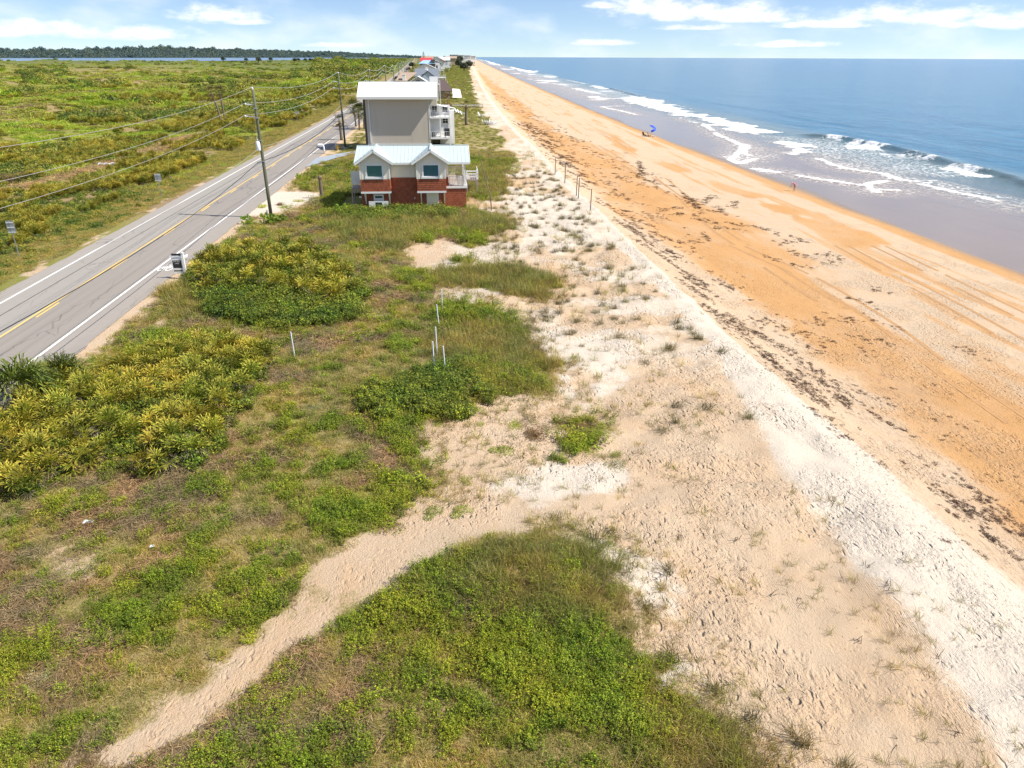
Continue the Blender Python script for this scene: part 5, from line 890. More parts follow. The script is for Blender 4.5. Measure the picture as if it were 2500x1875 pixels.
for x, y, s in yb: bush('olive' if s > 1.7 else 'green', x, y, s, .5, 'low green scrub clump on the dune right of the red house', 'scrub clumps right of the red house')
dk = [(-17.6, 112.5, 'dark', 1.6), (-16.2, 114, 'green', 1.8), (-14.6, 113, 'dark', 1.7), (-13.2, 108, 'olive', 1.4), (-19, 110.5, 'green', 1.3), (-17, 108, 'olive', 1.5), (-15.2, 104.5, 'olive', 1.5), (-18.3, 104.5, 'yellow', 1.0), (-19.3, 101.2, 'yellow', .9)]
for x, y, k, s in dk: bush(k, x, y, s, .6, 'shrub in the garden between the driveway and the red house', 'shrubs below the driveway')
OAT = [tuft(90, .26, .80, .013, [(.16, .145, .05), (.12, .11, .04), TAN, (.09, .085, .035)], [3, 3, 1, 3], 25, 86, .4, (-.3, .05)).mesh('sea_oats', ML_GRASS) for _ in range(4)]
oat_txt = ['crest', 'mid']
for i, (x, y) in enumerate(Z['oats']): plant(OAT[i % 4], x, y, RNG.uniform(.75, 1.15), 'sea_oats', 'dark olive tuft of dune grass scattered over the pale sand of the dune crest', 'grass tuft', 'sea oat tufts on the dune', -.03, .1)
q = cand(1100, 4.0, 15.2, 36, 106); z = zones(q[:, 0], q[:, 1]); nn = 0
for (x, y), sd, tl in zip(q, z['sand'], z['t']):
    if sd > .5 and nn < 225 and (y > 58 or RNG.random() < .3) and tl < 14.6:
        plant(OAT[nn % 4], x, y, RNG.uniform(.55, 1.05)*(1 if y < 60 else 1.15), 'sea_oats', 'dark olive tuft of dune grass scattered over the pale sand of the dune crest', 'grass tuft', 'sea oat tufts on the dune', -.03, .1); nn += 1
for x, y, s in ((6.5, 13.0, .9), (7.2, 12.2, 1.0), (5.8, 14.2, .9), (8.1, 11.4, 1.0), (5.5, 16.0, .8), (6.6, 17.6, .9), (4.4, 18.9, 1.0), (5.1, 19.6, 1.0), (3.4, 20.2, .8), (7.0, 10.9, .9), (8.8, 10.6, .8)): plant(OAT[int(x*7) % 4], x, y, s, 'sea_oats', 'thin tuft of dune grass on white sand beside the near grass mound', 'grass tuft', 'sea oat tufts by the near mound', -.03, .1)
CAC = []
for k in range(3):
    l = LB(); 
    for j in range(34):
        p = disc(1, .5)[0]+np.array([0, 0, RNG.uniform(.1, .75)]); l.leaves(p[None], rdir(1, -10, 40), .30, .24, pal(1, [(.33, .44, .06), (.24, .36, .06), (.42, .48, .10)])); l.leaves(p[None]+.015, rdir(1, -10, 40), .26, .2, pal(1, [(.33, .44, .06)]))
    CAC.append(l.mesh('prickly_pear', ML_LEAF))
for i, (x, y) in enumerate(Z['cacti']): plant(CAC[i % 3], x, y, RNG.uniform(.9, 1.5), 'prickly_pear', 'clump of lime green prickly pear pads in the scrub near the red house', 'cactus', 'prickly pears near the red house', 0, .1)

def palm(x, y, h, size, label, n=22, dead=8, lean=(0, 0), group=None, r=.17, green=None):
    t = thing('palm_tree', label, 'palm tree', (x, y, H(x, y)-.05), RNG.uniform(0, .3), group)
    zz = np.linspace(0, 1, 9); M().tube([(lean[0]*a*a, lean[1]*a*a, h*a) for a in zz], [r*(1.25-.35*a+.06*(k % 2)) for k, a in enumerate(zz)], 9).build('trunk', TRUNK, t, True)
    link('crown', sabal_crown(n, size, green or ((.10, .13, .035), (.16, .17, .045)), dead).mesh('crown', ML_PALM), t, (lean[0], lean[1], h))
BR = ((.15, .115, .035), (.20, .14, .045))
x, y = mi['tallpalm1']; palm(x, y, 7.6, 1.05, 'left and taller leaning palm of the pair across the road', 18, 10, (-1.3, 0), 'pair of palms across the road', .2, BR)
x, y = mi['tallpalm2']; palm(x, y, 7.4, 1.05, 'right straight palm of the pair across the road', 18, 10, (-.3, 0), 'pair of palms across the road', .2, BR)
x, y = mi['palmB']; palm(x, y, 3.9, 1.5, 'bushy green palm in front of the tall grey house, rightmost by the driveway', 26, 5, (.1, 0), 'palms beside the tall grey house')
x, y = mi['palmA']; palm(x+.6, y-8, 4.3, 1.4, 'bushy green palm nearest the road beside the tall grey house', 26, 5, (-.2, 0), 'palms beside the tall grey house')
x, y = mi['palmD']; palm(x+.2, y, 3.2, 1.3, 'bushy green palm against the wall of the tall grey house', 24, 5, (0, 0), 'palms beside the tall grey house')
x, y = mi['palmC']; palm(x, y-7, 3.7, 1.0, 'thin brownish palm close behind the second utility pole', 14, 10, (-.1, 0), 'palms beside the tall grey house', .24, BR)
x, y = mi['deckpalm1']; palm(x, y, 5.6, 1.35, 'brown tattered palm beside the balconies of the tall grey house', 15, 14, (-.1, 0), 'tattered palms on the dune', .18, ((.15, .10, .035), (.2, .13, .045)))
x, y = mi['deckpalm2']; palm(x, y, 4.5, .75, 'stunted palm with a nearly bare top near the white chairs', 9, 8, (.1, 0), 'tattered palms on the dune', .3, BR)
x, y = mi['stump']; palm(x, y, 2.6, .35, 'dead palm stump with a ragged head left of the red house', 4, 9, (-.05, 0), None, .19, BR)
x, y = mi['cabbage']; palm(x+.3, y-1.8, .5, 1.25, 'large dark fan palm at the road edge of the near thicket', 34, 5, (0, 0), 'fan palms at the near roadside', .2, ((.20, .26, .03), (.25, .29, .04)))
x, y = mi['cabbage2']; palm(x+.6, y-1.2, .4, .95, 'smaller dark fan palm right of the large one at the road edge', 30, 4, (0, 0), 'fan palms at the near roadside', .2, ((.2, .26, .03), (.24, .28, .04)))
for x, y, h, s, lb in ((-16.5, 262, 3.4, 1.8, 'dark round palm left of the chimney house'), (-19.5, 350, 5, 1.8, 'roadside palm beyond the chimney house'), (-20.5, 372, 4.5, 1.7, 'second roadside palm beyond the chimney house'), (-18.8, 410, 5, 2.0, 'roadside palm left of the slate roofed house'), (-17, 425, 4, 2.4, 'broad dark palm beside the slate roofed house'), (-19, 520, 6, 2.2, 'far roadside palm left of the blue house')):
    palm(x+float(rbend(y))*.6, y, h, s, lb, 20, 10, (0, 0), 'roadside palms among the far houses', .2, ((.08, .09, .03), (.12, .10, .04)))
# far trees standing above the roofs and the lagoon shore
def conifer(x, y, h, label):
    t = thing('conifer_tree', label, 'tree', (x, y, H(x, y)), 0); M().tube([(0, 0, 0), (0, 0, h)], [.35, .06], 7).build('trunk', TRUNK, t)
    l = LB()
    for k in range(15):
        zz = h*(.18+.8*k/15); rr = h*.20*(1-k/16)+.25; n = 46; a = RNG.uniform(0, 6.28, n); q = rr*RNG.uniform(.25, 1, n); l.leaves(np.c_[q*np.cos(a), q*np.sin(a), zz+.1*q], rdir(n, 30, 90), .9, .5, pal(n, [(.025, .055, .04), (.04, .075, .05)]))
    link('crown', l.mesh('crown', ML_SCRUB), t)
conifer(-12.5-7, 800, 20.5, 'tall dark tiered conifer above the far red roof')
def tree(x, y, h, s, label, group=None, cols=((.035, .055, .03), (.055, .07, .035))):
    t = thing('tree', label, 'tree', (x, y, H(x, y)-.2), 0, group); M().tube([(0, 0, 0), (.1*s, 0, h*.5), (-.1*s, 0, h*.85)], [.12*s, .09*s, .04*s], 7).bar((.05*s, 0, h*.45), (.5*s, .1, h*.75), .09*s).bar((.05*s, 0, h*.5), (-.5*s, -.1, h*.8), .08*s).build('trunk', TRUNK, t)
    link('crown', dome(520, s, s, s*.9, .26*s, list(cols), None, 0, 7).mesh('crown', ML_SCRUB), t, (0, 0, h*.55))
tree(-30, 760, 13, 4, 'dark tree left of the tall conifer', 'far trees by the red roof'); tree(-11, 780, 13, 4, 'dark tree right of the tall conifer', 'far trees by the red roof')
for k, (px, d, h) in enumerate(((620, 1080, 7), (668, 1150, 6), (692, 1120, 9), (718, 1300, 7), (767, 1350, 8), (775, 1400, 7), (790, 1500, 7), (800, 1520, 7), (812, 1540, 7), (560, 980, 4))):
    rx = (px-1080)/1735*d*1.03; tree(rx, d, h, h*.62, 'dark tree standing out against the lagoon', 'dark trees along the lagoon shore')
for x, y, s in ((8, 900, 7), (12, 1100, 8), (18, 1400, 10), (26, 1500, 10), (30, 1800, 12), (5, 1250, 8), (44, 2100, 13), (52, 2300, 12), (20, 1750, 11), (60, 2500, 14), (36, 2000, 12)): tree(warp(min(x, 12), y) if x < 13 else x, y, s*.8, s, 'dark coastal tree clump near the far end of the beach', 'tree clumps at the far end of the beach', ((.05, .06, .045), (.07, .075, .05)))

# sticks and small things on the sand
STK = paint('driftwood', (.17, .12, .085), .9, .25, 5)
for k, (x, y) in enumerate(mi['sticks']):
    m = M(); rr = random.Random(k)
    for j in range(rr.randint(2, 5)):
        a = rr.uniform(0, 6.28); e = rr.uniform(.05, 1.3); L = rr.uniform(.14, .34); p0 = Vector((rr.uniform(-.12, .12), rr.uniform(-.12, .12), .0)); d = Vector((math.cos(a)*math.cos(e), math.sin(a)*math.cos(e), math.sin(e))); m.tube([p0, p0+d*L*.55+Vector((0, 0, .02)), p0+d*L], [.011, .008, .004], 5)
    tag(m.build('driftwood_twig', STK, loc=(x, y, H(x, y)-.01)), 'small brown dead twig sticking out of the pale sand at lower right', 'twig', 'dead twigs in the sand')
x, y = mi['branch']; m = M(); m.tube([(0, 0, 0), (-.1, .2, 1.6), (-.5, .8, 3.0), (-.9, 1.2, 4.6), (-1.3, 1.6, 6.1)], [.07, .06, .05, .035, .015], 6); m.tube([(-.1, .2, 1.5), (.1, .4, 2.2)], [.03, .01], 5); m.tube([(-.5, .8, 3), (-.2, 1.0, 3.6)], [.03, .01], 5)
tag(m.build('dead_sapling', STK, loc=(x, y, H(x, y)-.1)), 'tall thin bare sapling leaning beside the red house', 'dead tree')
PAPER = paint('white_litter', (.75, .76, .8), .6, .1)
for (x, y), s, lb in zip(mi['litter'], (.32, .14), ('crumpled white scrap lying in dry grass at the left', 'tiny white scrap on the dry grass right of the larger scrap')):
    m = M(); m.slab((0, 0, .08), (s, .1*s, .1), (s*1.1, .5*s, .07), (.1*s, .5*s, .13), .02); m.slab((s*.4, .1*s, .12), (s*.9, .2*s, .16), (s, .5*s, .12), (s*.5, .4*s, .13), .02); tag(m.build('paper_scrap', PAPER, loc=(x, y, H(x, y)+.02)), lb, 'litter', 'white scraps')
x, y = mi['trash']
for k, (dx, dy, s) in enumerate(((-1.2, 0, .7), (-.3, -.3, .9), (.5, .2, .8), (2.0, 1.6, .8))):
    m = M(); m.slab((0, 0, .1), (s, 0, .25), (s, s*.7, .2), (0, s*.7, .3), .08); m.slab((.2, .1, .3), (s*.8, .15, .4), (s*.7, s*.6, .33), (.2, s*.5, .38), .05); tag(m.build('white_debris', PAPER, loc=(x+dx, y+dy, H(x+dx, y+dy)+.1)), 'white rubbish dumped at the end of the mown brown strip across the road', 'rubbish', 'white rubbish across the road')
# ---------------------------------------------------------------- building paints
def shingle(name, c):
    m, q, b = newmat(name); o = q.n('ShaderNodeTexCoord').outputs['Object']; s = q.n('ShaderNodeSeparateXYZ', {0: o}).outputs
    row = q.math('FLOOR', q.math('DIVIDE', s[2], .2)); v = q.n('ShaderNodeCombineXYZ', {0: q.math('ADD', q.math('MULTIPLY', q.math('ADD', s[0], s[1]), 5.5), q.math('MULTIPLY', row, 3.37)), 1: row}).outputs[0]
    w = q.n('ShaderNodeTexWhiteNoise', {0: q.n('ShaderNodeVectorMath', {0: v}, operation='FLOOR').outputs[0]}, noise_dimensions='3D').outputs[0]; n = q.noise(o, 3, 4)
    c = np.array(c); q.put(b.inputs['Base Color'], q.mix(q.math('ADD', q.math('MULTIPLY', w, .6), q.math('MULTIPLY', n, .4)), tuple(c*.62), tuple(np.minimum(c*1.35, 1)))); b.inputs['Roughness'].default_value = .75; return m
RED = shingle('red_shingle', (.31, .082, .034)); CREAM = paint('cream_boards', (.86, .79, .65), .65, .06, 1.2, dirt=.08); BLUEROOF = paint('pale_blue_metal_roof', (.47, .54, .54), .45, .05, .8, spec=.4); WROOF = paint('white_metal_roof', (.80, .81, .82), .45, .04, .6)
STUCCO = paint('grey_stucco', (.52, .465, .40), .85, .05, .7, bump=.25, bscale=40, dirt=.14, streak=(1, 1, .22)); DSTUCCO = paint('dark_stucco', (.10, .095, .09), .85, .05); SOFFIT = paint('beige_soffit', (.52, .50, .42), .7, .04); DECKW = paint('weathered_deck', (.40, .33, .28), .8, .15, 3, streak=(1, 5, 1))
def window_glass(name, a, b_):
    m, q, b = newmat(name); o = q.n('ShaderNodeTexCoord').outputs['Object']; q.put(b.inputs['Base Color'], q.mix(q.noise(q.scale(o, (1.5, 1, .8)), 1.2, 3), a, b_)); b.inputs['Roughness'].default_value = .08; b.inputs['Specular IOR Level'].default_value = .55; return m
GREENGLASS = window_glass('green_glass', (.05, .15, .14), (.09, .22, .20)); BLUEGLASS = window_glass('blue_glass', (.025, .10, .14), (.05, .16, .20))
def laps(m, x0, x1, z0, z1, y, step=.2, lip=.028, face='y'):
    """overlapping courses on a wall that faces -y (face 'y') or +x (face 'x')"""
    z = z0
    while z < z1-.01:
        t = min(z+step, z1)
        if face == 'y': m.add([(x0, y-lip, z), (x1, y-lip, z), (x1, y-.004, t), (x0, y-.004, t), (x0, y, z), (x1, y, z)], [(0, 1, 2, 3), (4, 5, 1, 0)])
        else: m.add([(y+lip, x0, z), (y+lip, x1, z), (y+.004, x1, t), (y+.004, x0, t), (y, x0, z), (y, x1, z)], [(0, 1, 2, 3), (4, 5, 1, 0)])
        z = t
def window(parent, x0, x1, z0, z1, y, glass, fw=.12, bars=(0, 0), fmat=None, sill=True):
    f = M(); f.box(x0-fw, x1+fw, y-.06, y, z1, z1+fw*1.1).box(x0-fw, x1+fw, y-.06, y, z0-fw, z0).box(x0-fw, x0, y-.06, y, z0, z1).box(x1, x1+fw, y-.06, y, z0, z1)
    if sill: f.box(x0-fw*1.5, x1+fw*1.5, y-.11, y-.0605, z0-fw*1.4, z0-fw*.2)
    for k in range(bars[0]): xx = x0+(x1-x0)*(k+1)/(bars[0]+1); f.box(xx-.02, xx+.02, y-.045, y-.021, z0, z1)
    for k in range(bars[1]): zz = z0+(z1-z0)*(k+1)/(bars[1]+1); f.box(x0, x1, y-.044, y-.0205, zz-.02, zz+.02)
    o = f.build('window', fmat or WHITE, parent); M().box(x0, x1, y-.02, y-.004, z0, z1).build('pane', glass, o); return o
def seams(m, x0, x1, p, q_, n, h=.035, w=.035):
    """standing seams up a roof slope: p and q_ are (y, z) of eave and ridge"""
    for k in range(n+1):
        x = x0+(x1-x0)*k/n; m.bar((x, p[0], p[1]+h*.4), (x, q_[0], q_[1]+h*.4), w, h)
def railing(parent, segs, h, mat, step=.14, z=0, post=.1, name='railing', thick=.035):
    m = M()
    for (x0, y0), (x1, y1) in segs:
        L = math.hypot(x1-x0, y1-y0); n = max(2, int(L/step))
        m.bar((x0, y0, z+h), (x1, y1, z+h), .07, .06); m.bar((x0, y0, z+.12), (x1, y1, z+.12), .05, .05)
        for k in range(1, n): x = x0+(x1-x0)*k/n; y = y0+(y1-y0)*k/n; m.box(x-thick/2, x+thick/2, y-thick/2, y+thick/2, z+.14, z+h-.03)
        for x, y in ((x0, y0), (x1, y1)): m.box(x-post/2, x+post/2, y-post/2, y+post/2, z, z+h+.06)
    return m.build(name, mat, parent)

# ---------------------------------------------------------------- red shingled house
hs = thing('red_house', 'red shingled house with a pale blue metal roof and two gabled bays', 'house', (-3.6, 79.3, -.05))
w = M(); w.box(-5.6, 3.74, .002, 8.0, -.4, 3.55); laps(w, -5.62, 5.62, -.4, 2.36, 0); laps(w, -5.62, 3.76, 2.36, 3.56, 0); w.box(3.74, 5.6, .002, 7.6, -.6, 2.36); laps(w, 0, 7.6, -.4, 2.36, 5.6, face='x'); w.build('lower_wall', RED, hs)
w = M(); w.box(-5.58, 3.74, 0, 8.0, 3.56, 5.16)
for k in range(24):
    x = -5.56+k*.405
    if x < 3.7: w.box(x-.022, x+.022, -.022, 0, 3.60, 5.14)
w.box(-5.62, 3.78, -.045, -.001, 3.555, 3.63); w.prism([(0, 5.16), (8, 5.16), (4, 6.25)], (3.60, 3.73), 'x'); w.prism([(0, 5.16), (8, 5.16), (4, 6.25)], (-5.57, -5.45), 'x'); w.build('upper_wall', CREAM, hs)
r = M(); zs = .17
r.slab((-6.15, -.5, 5.06), (6.1, -.5, 5.06), (6.1, 3.9, 6.32), (-6.15, 3.9, 6.32), .07); r.slab((6.1, 8.4, 5.06), (-6.15, 8.4, 5.06), (-6.15, 3.9, 6.32), (6.1, 3.9, 6.32), .07)
seams(r, -6.12, 6.07, (-.5, 5.13), (3.9, 6.39), 30); r.bar((-6.17, 3.9, 6.42), (6.12, 3.9, 6.42), .22, .05)
for bx in (-3.97, 1.94):
    for s in (-1, 1):
        e = (bx+s*2.02, -1.42, 5.16); c = (bx, -1.42, 6.46); a = (bx, 4.15, 6.46); b_ = (bx+s*2.02, .35, 5.16)
        if s < 0: r.slab(e, c, a, b_, .06)
        else: r.slab(c, e, b_, a, .06)
        for k in range(1, 6):
            f = k/5.0; p = (bx+s*2.02*f, -1.42, 6.56-1.3*f); yb = 4.15-3.8*f; r.bar(p, (p[0], yb, p[2]), .03, .03)
    r.bar((bx, -1.44, 6.55), (bx, 4.2, 6.55), .2, .05)
roof = r.build('roof', BLUEROOF, hs)
f = M(); f.box(-6.1, 6.06, -.53, -.50, 4.93, 5.10); f.bar((6.1, -.5, 5.0), (6.1, 3.9, 6.26), .05, .2); f.bar((-6.15, -.5, 5.0), (-6.15, 3.9, 6.26), .05, .2); f.box(-6.1, 6.05, 8.4, 8.44, 4.93, 5.08)
f.build('fascia', WHITE, roof)
for bi, (x0, x1) in enumerate(((-5.52, -2.42), (.42, 3.46))):
    by = thing('tmp', None, None); by.name = 'bay'; by.parent = hs
    cx = (x0+x1)/2
    b_ = M(); b_.box(x0, x1, -1.0, -.03, 2.26, 3.50); laps(b_, x0-.01, x1+.01, 2.26, 3.50, -1.0, .205, .03); laps(b_, -1.0, -.03, 2.26, 3.50, x1, .205, .03, 'x'); b_.build('bay_skirt', RED, by)
    b_ = M(); b_.prism([(x0, 3.52), (x1, 3.52), (x1, 5.26), (cx, 6.38), (x0, 5.26)], (-1.0, .3)); h2 = (x1-x0)/2
    for k in range(8):
        x = x0+.2+k*(x1-x0-.4)/7; zt = 5.24+(1-abs(x-cx)/h2)*1.02; z0_ = 3.62 if abs(x-cx) > 1.02 else 5.1; b_.box(x-.025, x+.025, -1.022, -1.0, z0_, zt)
    b_.build('bay_wall', CREAM, by)
    t_ = M(); t_.box(x0-.04, x0+.09, -1.035, -1.0, 3.52, 5.2).box(x1-.09, x1+.04, -1.035, -1.0, 3.52, 5.2).box(x0-.03, x1+.03, -1.05, -.05, 2.06, 2.25)
    for s in (-1, 1): t_.bar((cx+s*2.0, -1.40, 5.07), (cx, -1.40, 6.38), .05, .2)
    t_.build('trim', WHITE, by)
    window(by, cx-.79, cx+.77, 3.80, 4.92, -1.0, GREENGLASS if bi == 0 else BLUEGLASS, .17)
    for x in (x0+.35, x1-.2): M().bar((x, -.93, 2.06), (x, -.03, .86), .12, .12).bar((x, -.06, 2.0), (x, -.06, .8), .1, .08).build('brace', WHITE, by)
d = M().box(1.44, 2.55, -.07, -.031, -.05, 1.86).build('door', CREAM, hs); M().box(1.34, 1.44, -.085, -.031, -.05, 1.95).box(2.55, 2.65, -.085, -.031, -.05, 1.95).box(1.44, 2.55, -.085, -.031, 1.86, 1.95).build('frame', WHITE, d)
d = M().box(-4.37, -3.27, -.075, -.031, -.05, 1.82).box(-4.83, -2.75, -.9, -.84, -.05, 1.22).build('entry_door', WHITE, hs); M().box(-4.2, -3.43, -.081, -.0755, 1.42, 1.62).build('transom', DARKGLASS, d); M().box(-4.14, -3.43, -.906, -.9005, .42, 1.10).build('pane', DARKGLASS, d)
M().box(.02, .08, -.09, -.03, 1.28, 1.48).build('wall_lamp', WHITE, hs); M().box(-5.9, -5.66, .1, .3, 1.42, 1.58).build('wall_lamp', WHITE, hs)
p = M().box(3.70, 5.72, -.06, 7.8, 2.40, 2.60).build('porch_deck', DECKW, hs); M().box(3.5, 5.76, -.10, -.0605, 2.36, 2.58).box(5.725, 5.76, -.06, 7.8, 2.36, 2.58).build('fascia', WHITE, p)
railing(p, [((3.85, .1), (5.4, .1)), ((5.55, .2), (5.55, 7.6)), ((5.5, 7.65), (3.8, 7.65))], .98, WHITE, .16, 2.60, thick=.06)
for y in (.12, 3.8, 7.5): M().box(5.42, 5.62, y-.1, y+.1, 2.60, 5.05).box(5.36, 5.68, y-.16, y+.16, 2.60, 2.75).build('porch_post', WHITE, hs)
p = M().box(-6.75, -5.66, .5, 2.6, 2.25, 2.40).box(-6.75, -6.62, .5, .62, -.3, 2.25).box(-6.75, -6.62, 2.4, 2.55, -.3, 2.25)
for k in range(8): p.box(-6.75+k*.14, -6.66+k*.14, .46, .499, 1.9, 2.42)
p = p.build('entry_landing', DECKW, hs); M().box(-6.6, -5.7, .52, .58, 2.78, 4.05).box(-6.66, -6.6, .5, .6, 2.40, 4.15).box(-6.6, -5.7, .53, .6, 4.05, 4.15).build('screen_panel', WHITE, p)
p = M().box(5.9, 7.3, 7.9, 11.5, 1.9, 2.05); 
for x, y in ((6.0, 8.0), (7.2, 8.0), (7.2, 11.4), (6, 11.4)): p.box(x-.08, x+.08, y-.08, y+.08, -.4, 1.9)
p = p.build('rear_deck', DECKW, hs); rl = M()
for zz in (2.3, 2.62, 2.94): rl.box(5.9, 7.3, 7.92, 7.97, zz, zz+.14).box(7.25, 7.3, 7.97, 11.5, zz, zz+.14)
rl.box(7.22, 7.33, 7.9, 8.0, 2.05, 3.1).box(5.9, 6.0, 7.9, 7.915, 2.05, 3.1).build('deck_rail', WHITE, p)

# ---------------------------------------------------------------- tall grey house on piers
tw = thing('tall_grey_house', 'tall plain grey stuccoed house with a white metal roof and seaside balconies', 'house', (-8.3, 135, .1))
w = M(); w.box(-5.5, 5.5, 0, 8.5, 1.0, 8.75); w.build('wall', STUCCO, tw)
M().box(-6.0, -5.502, 1.2, 8.4, .2, 8.7).box(-5.3, 5.2, .6, 8.4, -.3, .98).build('dark_wall', DSTUCCO, tw)
M().box(-5.52, 5.56, -.04, -.001, .78, 1.08).box(-5.05, -4.8, -.16, -.005, 1.08, 8.6).box(-5.2, -4.65, -.2, -.005, 8.35, 8.62).box(5.42, 5.58, -.05, -.002, 1.08, 8.7).build('trim', paint('grey_trim', (.62, .61, .58), .6, .05), tw)
r = M(); r.slab((-6.75, -1.25, 8.75), (7.0, -1.25, 8.75), (7.0, 3.9, 10.95), (-6.75, 3.9, 10.95), .1); r.slab((7.0, 9.6, 8.7), (-6.75, 9.6, 8.7), (-6.75, 3.9, 10.95), (7.0, 3.9, 10.95), .1); seams(r, -6.7, 6.95, (-1.25, 8.85), (3.9, 11.05), 32, .05, .05); r.bar((-6.75, 3.9, 11.08), (7, 3.9, 11.08), .3, .08)
roof = r.build('roof', WROOF, tw); M().box(-6.75, 7.0, -1.33, -1.255, 8.42, 8.83).box(-6.7, 6.95, -1.25, -.003, 8.60, 8.70).bar((7.0, -1.25, 8.7), (7.0, 3.9, 10.9), .08, .3).build('gutter', paint('pale_gutter', (.66, .66, .64), .5, .04), roof)
M().box(5.59, 6.95, .35, 6.0, 7.35, 8.69).build('soffit_box', SOFFIT, tw)
w = M().box(5.52, 9.15, 4.6, 4.8, 1.6, 7.2).box(5.52, 5.62, .05, 4.59, 1.95, 7.34).build('balcony_wall', WHITE, tw)
window(tw, 7.9, 8.8, 4.05, 5.0, 4.6, DARKGLASS, .1, (1, 1)); window(tw, 7.9, 8.8, 6.0, 6.9, 4.6, DARKGLASS, .1, (1, 1)); window(tw, 6.0, 6.9, 6.0, 7.0, 4.6, DARKGLASS, .1, (1, 1))
M().box(6.0, 7.3, 4.2, 4.55, -.1, 1.6).build('ground_door', DARKGLASS, tw)
for zf in (1.72, 5.2):
    p = M().box(5.63, 9.25, -.1, 4.58, zf, zf+.22).build('balcony', WHITE, tw); railing(p, [((5.75, .0), (7.45, .0)), ((7.45, .0), (9.15, .0)), ((9.15, .05), (9.15, 4.5))], 1.05, WHITE_METAL, .30, zf+.22, .1, 'balcony_rail', .03)
c = M()
for x, y in ((9.15, .0), (9.15, 4.4), (7.45, 0)): c.box(x-.09, x+.09, y-.09, y+.09, -.2 if x > 8 else 1.9, 7.2 if x < 8 or y > 1 else 5.2)
c.build('balcony_post', WHITE, tw); M().slab((5.63, 1.0, 7.32), (7.4, 1.0, 7.26), (10.3, 8.6, 6.3), (5.63, 8.6, 7.32), .12).build('balcony_roof', WROOF, tw)
M().box(5.6, 10.0, 4.82, 8.4, .4, 6.2).build('rear_wing', WHITE, tw)
def patio_chair(x, y, z, rz, label):
    t = thing('patio_chair', label, 'chair', (x, y, z), rz, 'chairs on the balcony'); DW = paint_cached('wicker', (.14, .13, .12)); M().box(-.3, .3, -.3, .3, .36, .44).build('seat', DW, t); b = M()
    for k in range(7): b.box(-.3+.095*k, -.26+.095*k, -.32, -.28, .44, .98)
    b.box(-.32, .32, -.33, -.27, .98, 1.04).build('backrest', DW, t); M().box(-.34, -.29, -.3, .3, .6, .66).box(.29, .34, -.3, .3, .6, .66).build('armrest', DW, t)
    for a, b_ in ((-1, -1), (1, -1), (-1, 1), (1, 1)): M().box(a*.29-.025, a*.29+.025, b_*.27-.025, b_*.27+.025, 0, .36).build('leg', DW, t)
_pc = {}
def paint_cached(n, c, **k):
    if n not in _pc: _pc[n] = paint(n, c, **k)
    return _pc[n]
patio_chair(-2.2, 135.6, 2.05, 0, 'left dark wicker chair on the lower balcony of the tall grey house'); patio_chair(.2, 135.6, 2.05, 0, 'right dark wicker chair on the lower balcony of the tall grey house'); patio_chair(-2.0, 135.7, 5.53, 0, 'dark chair alone on the upper balcony of the tall grey house')
t = thing('patio_table', 'white square table on the lower balcony of the tall grey house', 'table', (-1.1, 136.9, 2.05)); M().box(-.95, .95, -.6, .6, .72, .80).build('tabletop', WHITE, t); [M().box(a*.85-.04, a*.85+.04, b_*.5-.04, b_*.5+.04, 0, .72).build('leg', WHITE, t) for a in (-1, 1) for b_ in (-1, 1)]
t = thing('barbecue', 'black barbecue against the wall of the lower balcony', 'barbecue', (.35, 138.3, 2.05)); M().box(-.55, .55, -.3, .3, .75, 1.0).build('firebox', BLACK, t); M().prism([(-.3, 1.0), (.3, 1.0), (.25, 1.3), (-.25, 1.3)], (-.5, .5), 'x').build('hood', BLACK, t); M().box(-.5, .5, -.25, .25, .05, .7).build('cabinet', BLACK, t)
t = thing('potted_plant', 'dark spiky potted plant on the lower balcony', 'plant', (-2.35, 136.6, 2.05)); M().tube([(0, 0, 0), (0, 0, .4)], [.16, .22], 9).build('pot', BLACK, t); link('foliage', tuft(30, .06, .8, .06, [(.03, .045, .02)], None, 30, 85).mesh('foliage', ML_LEAF), t, (0, 0, .4))

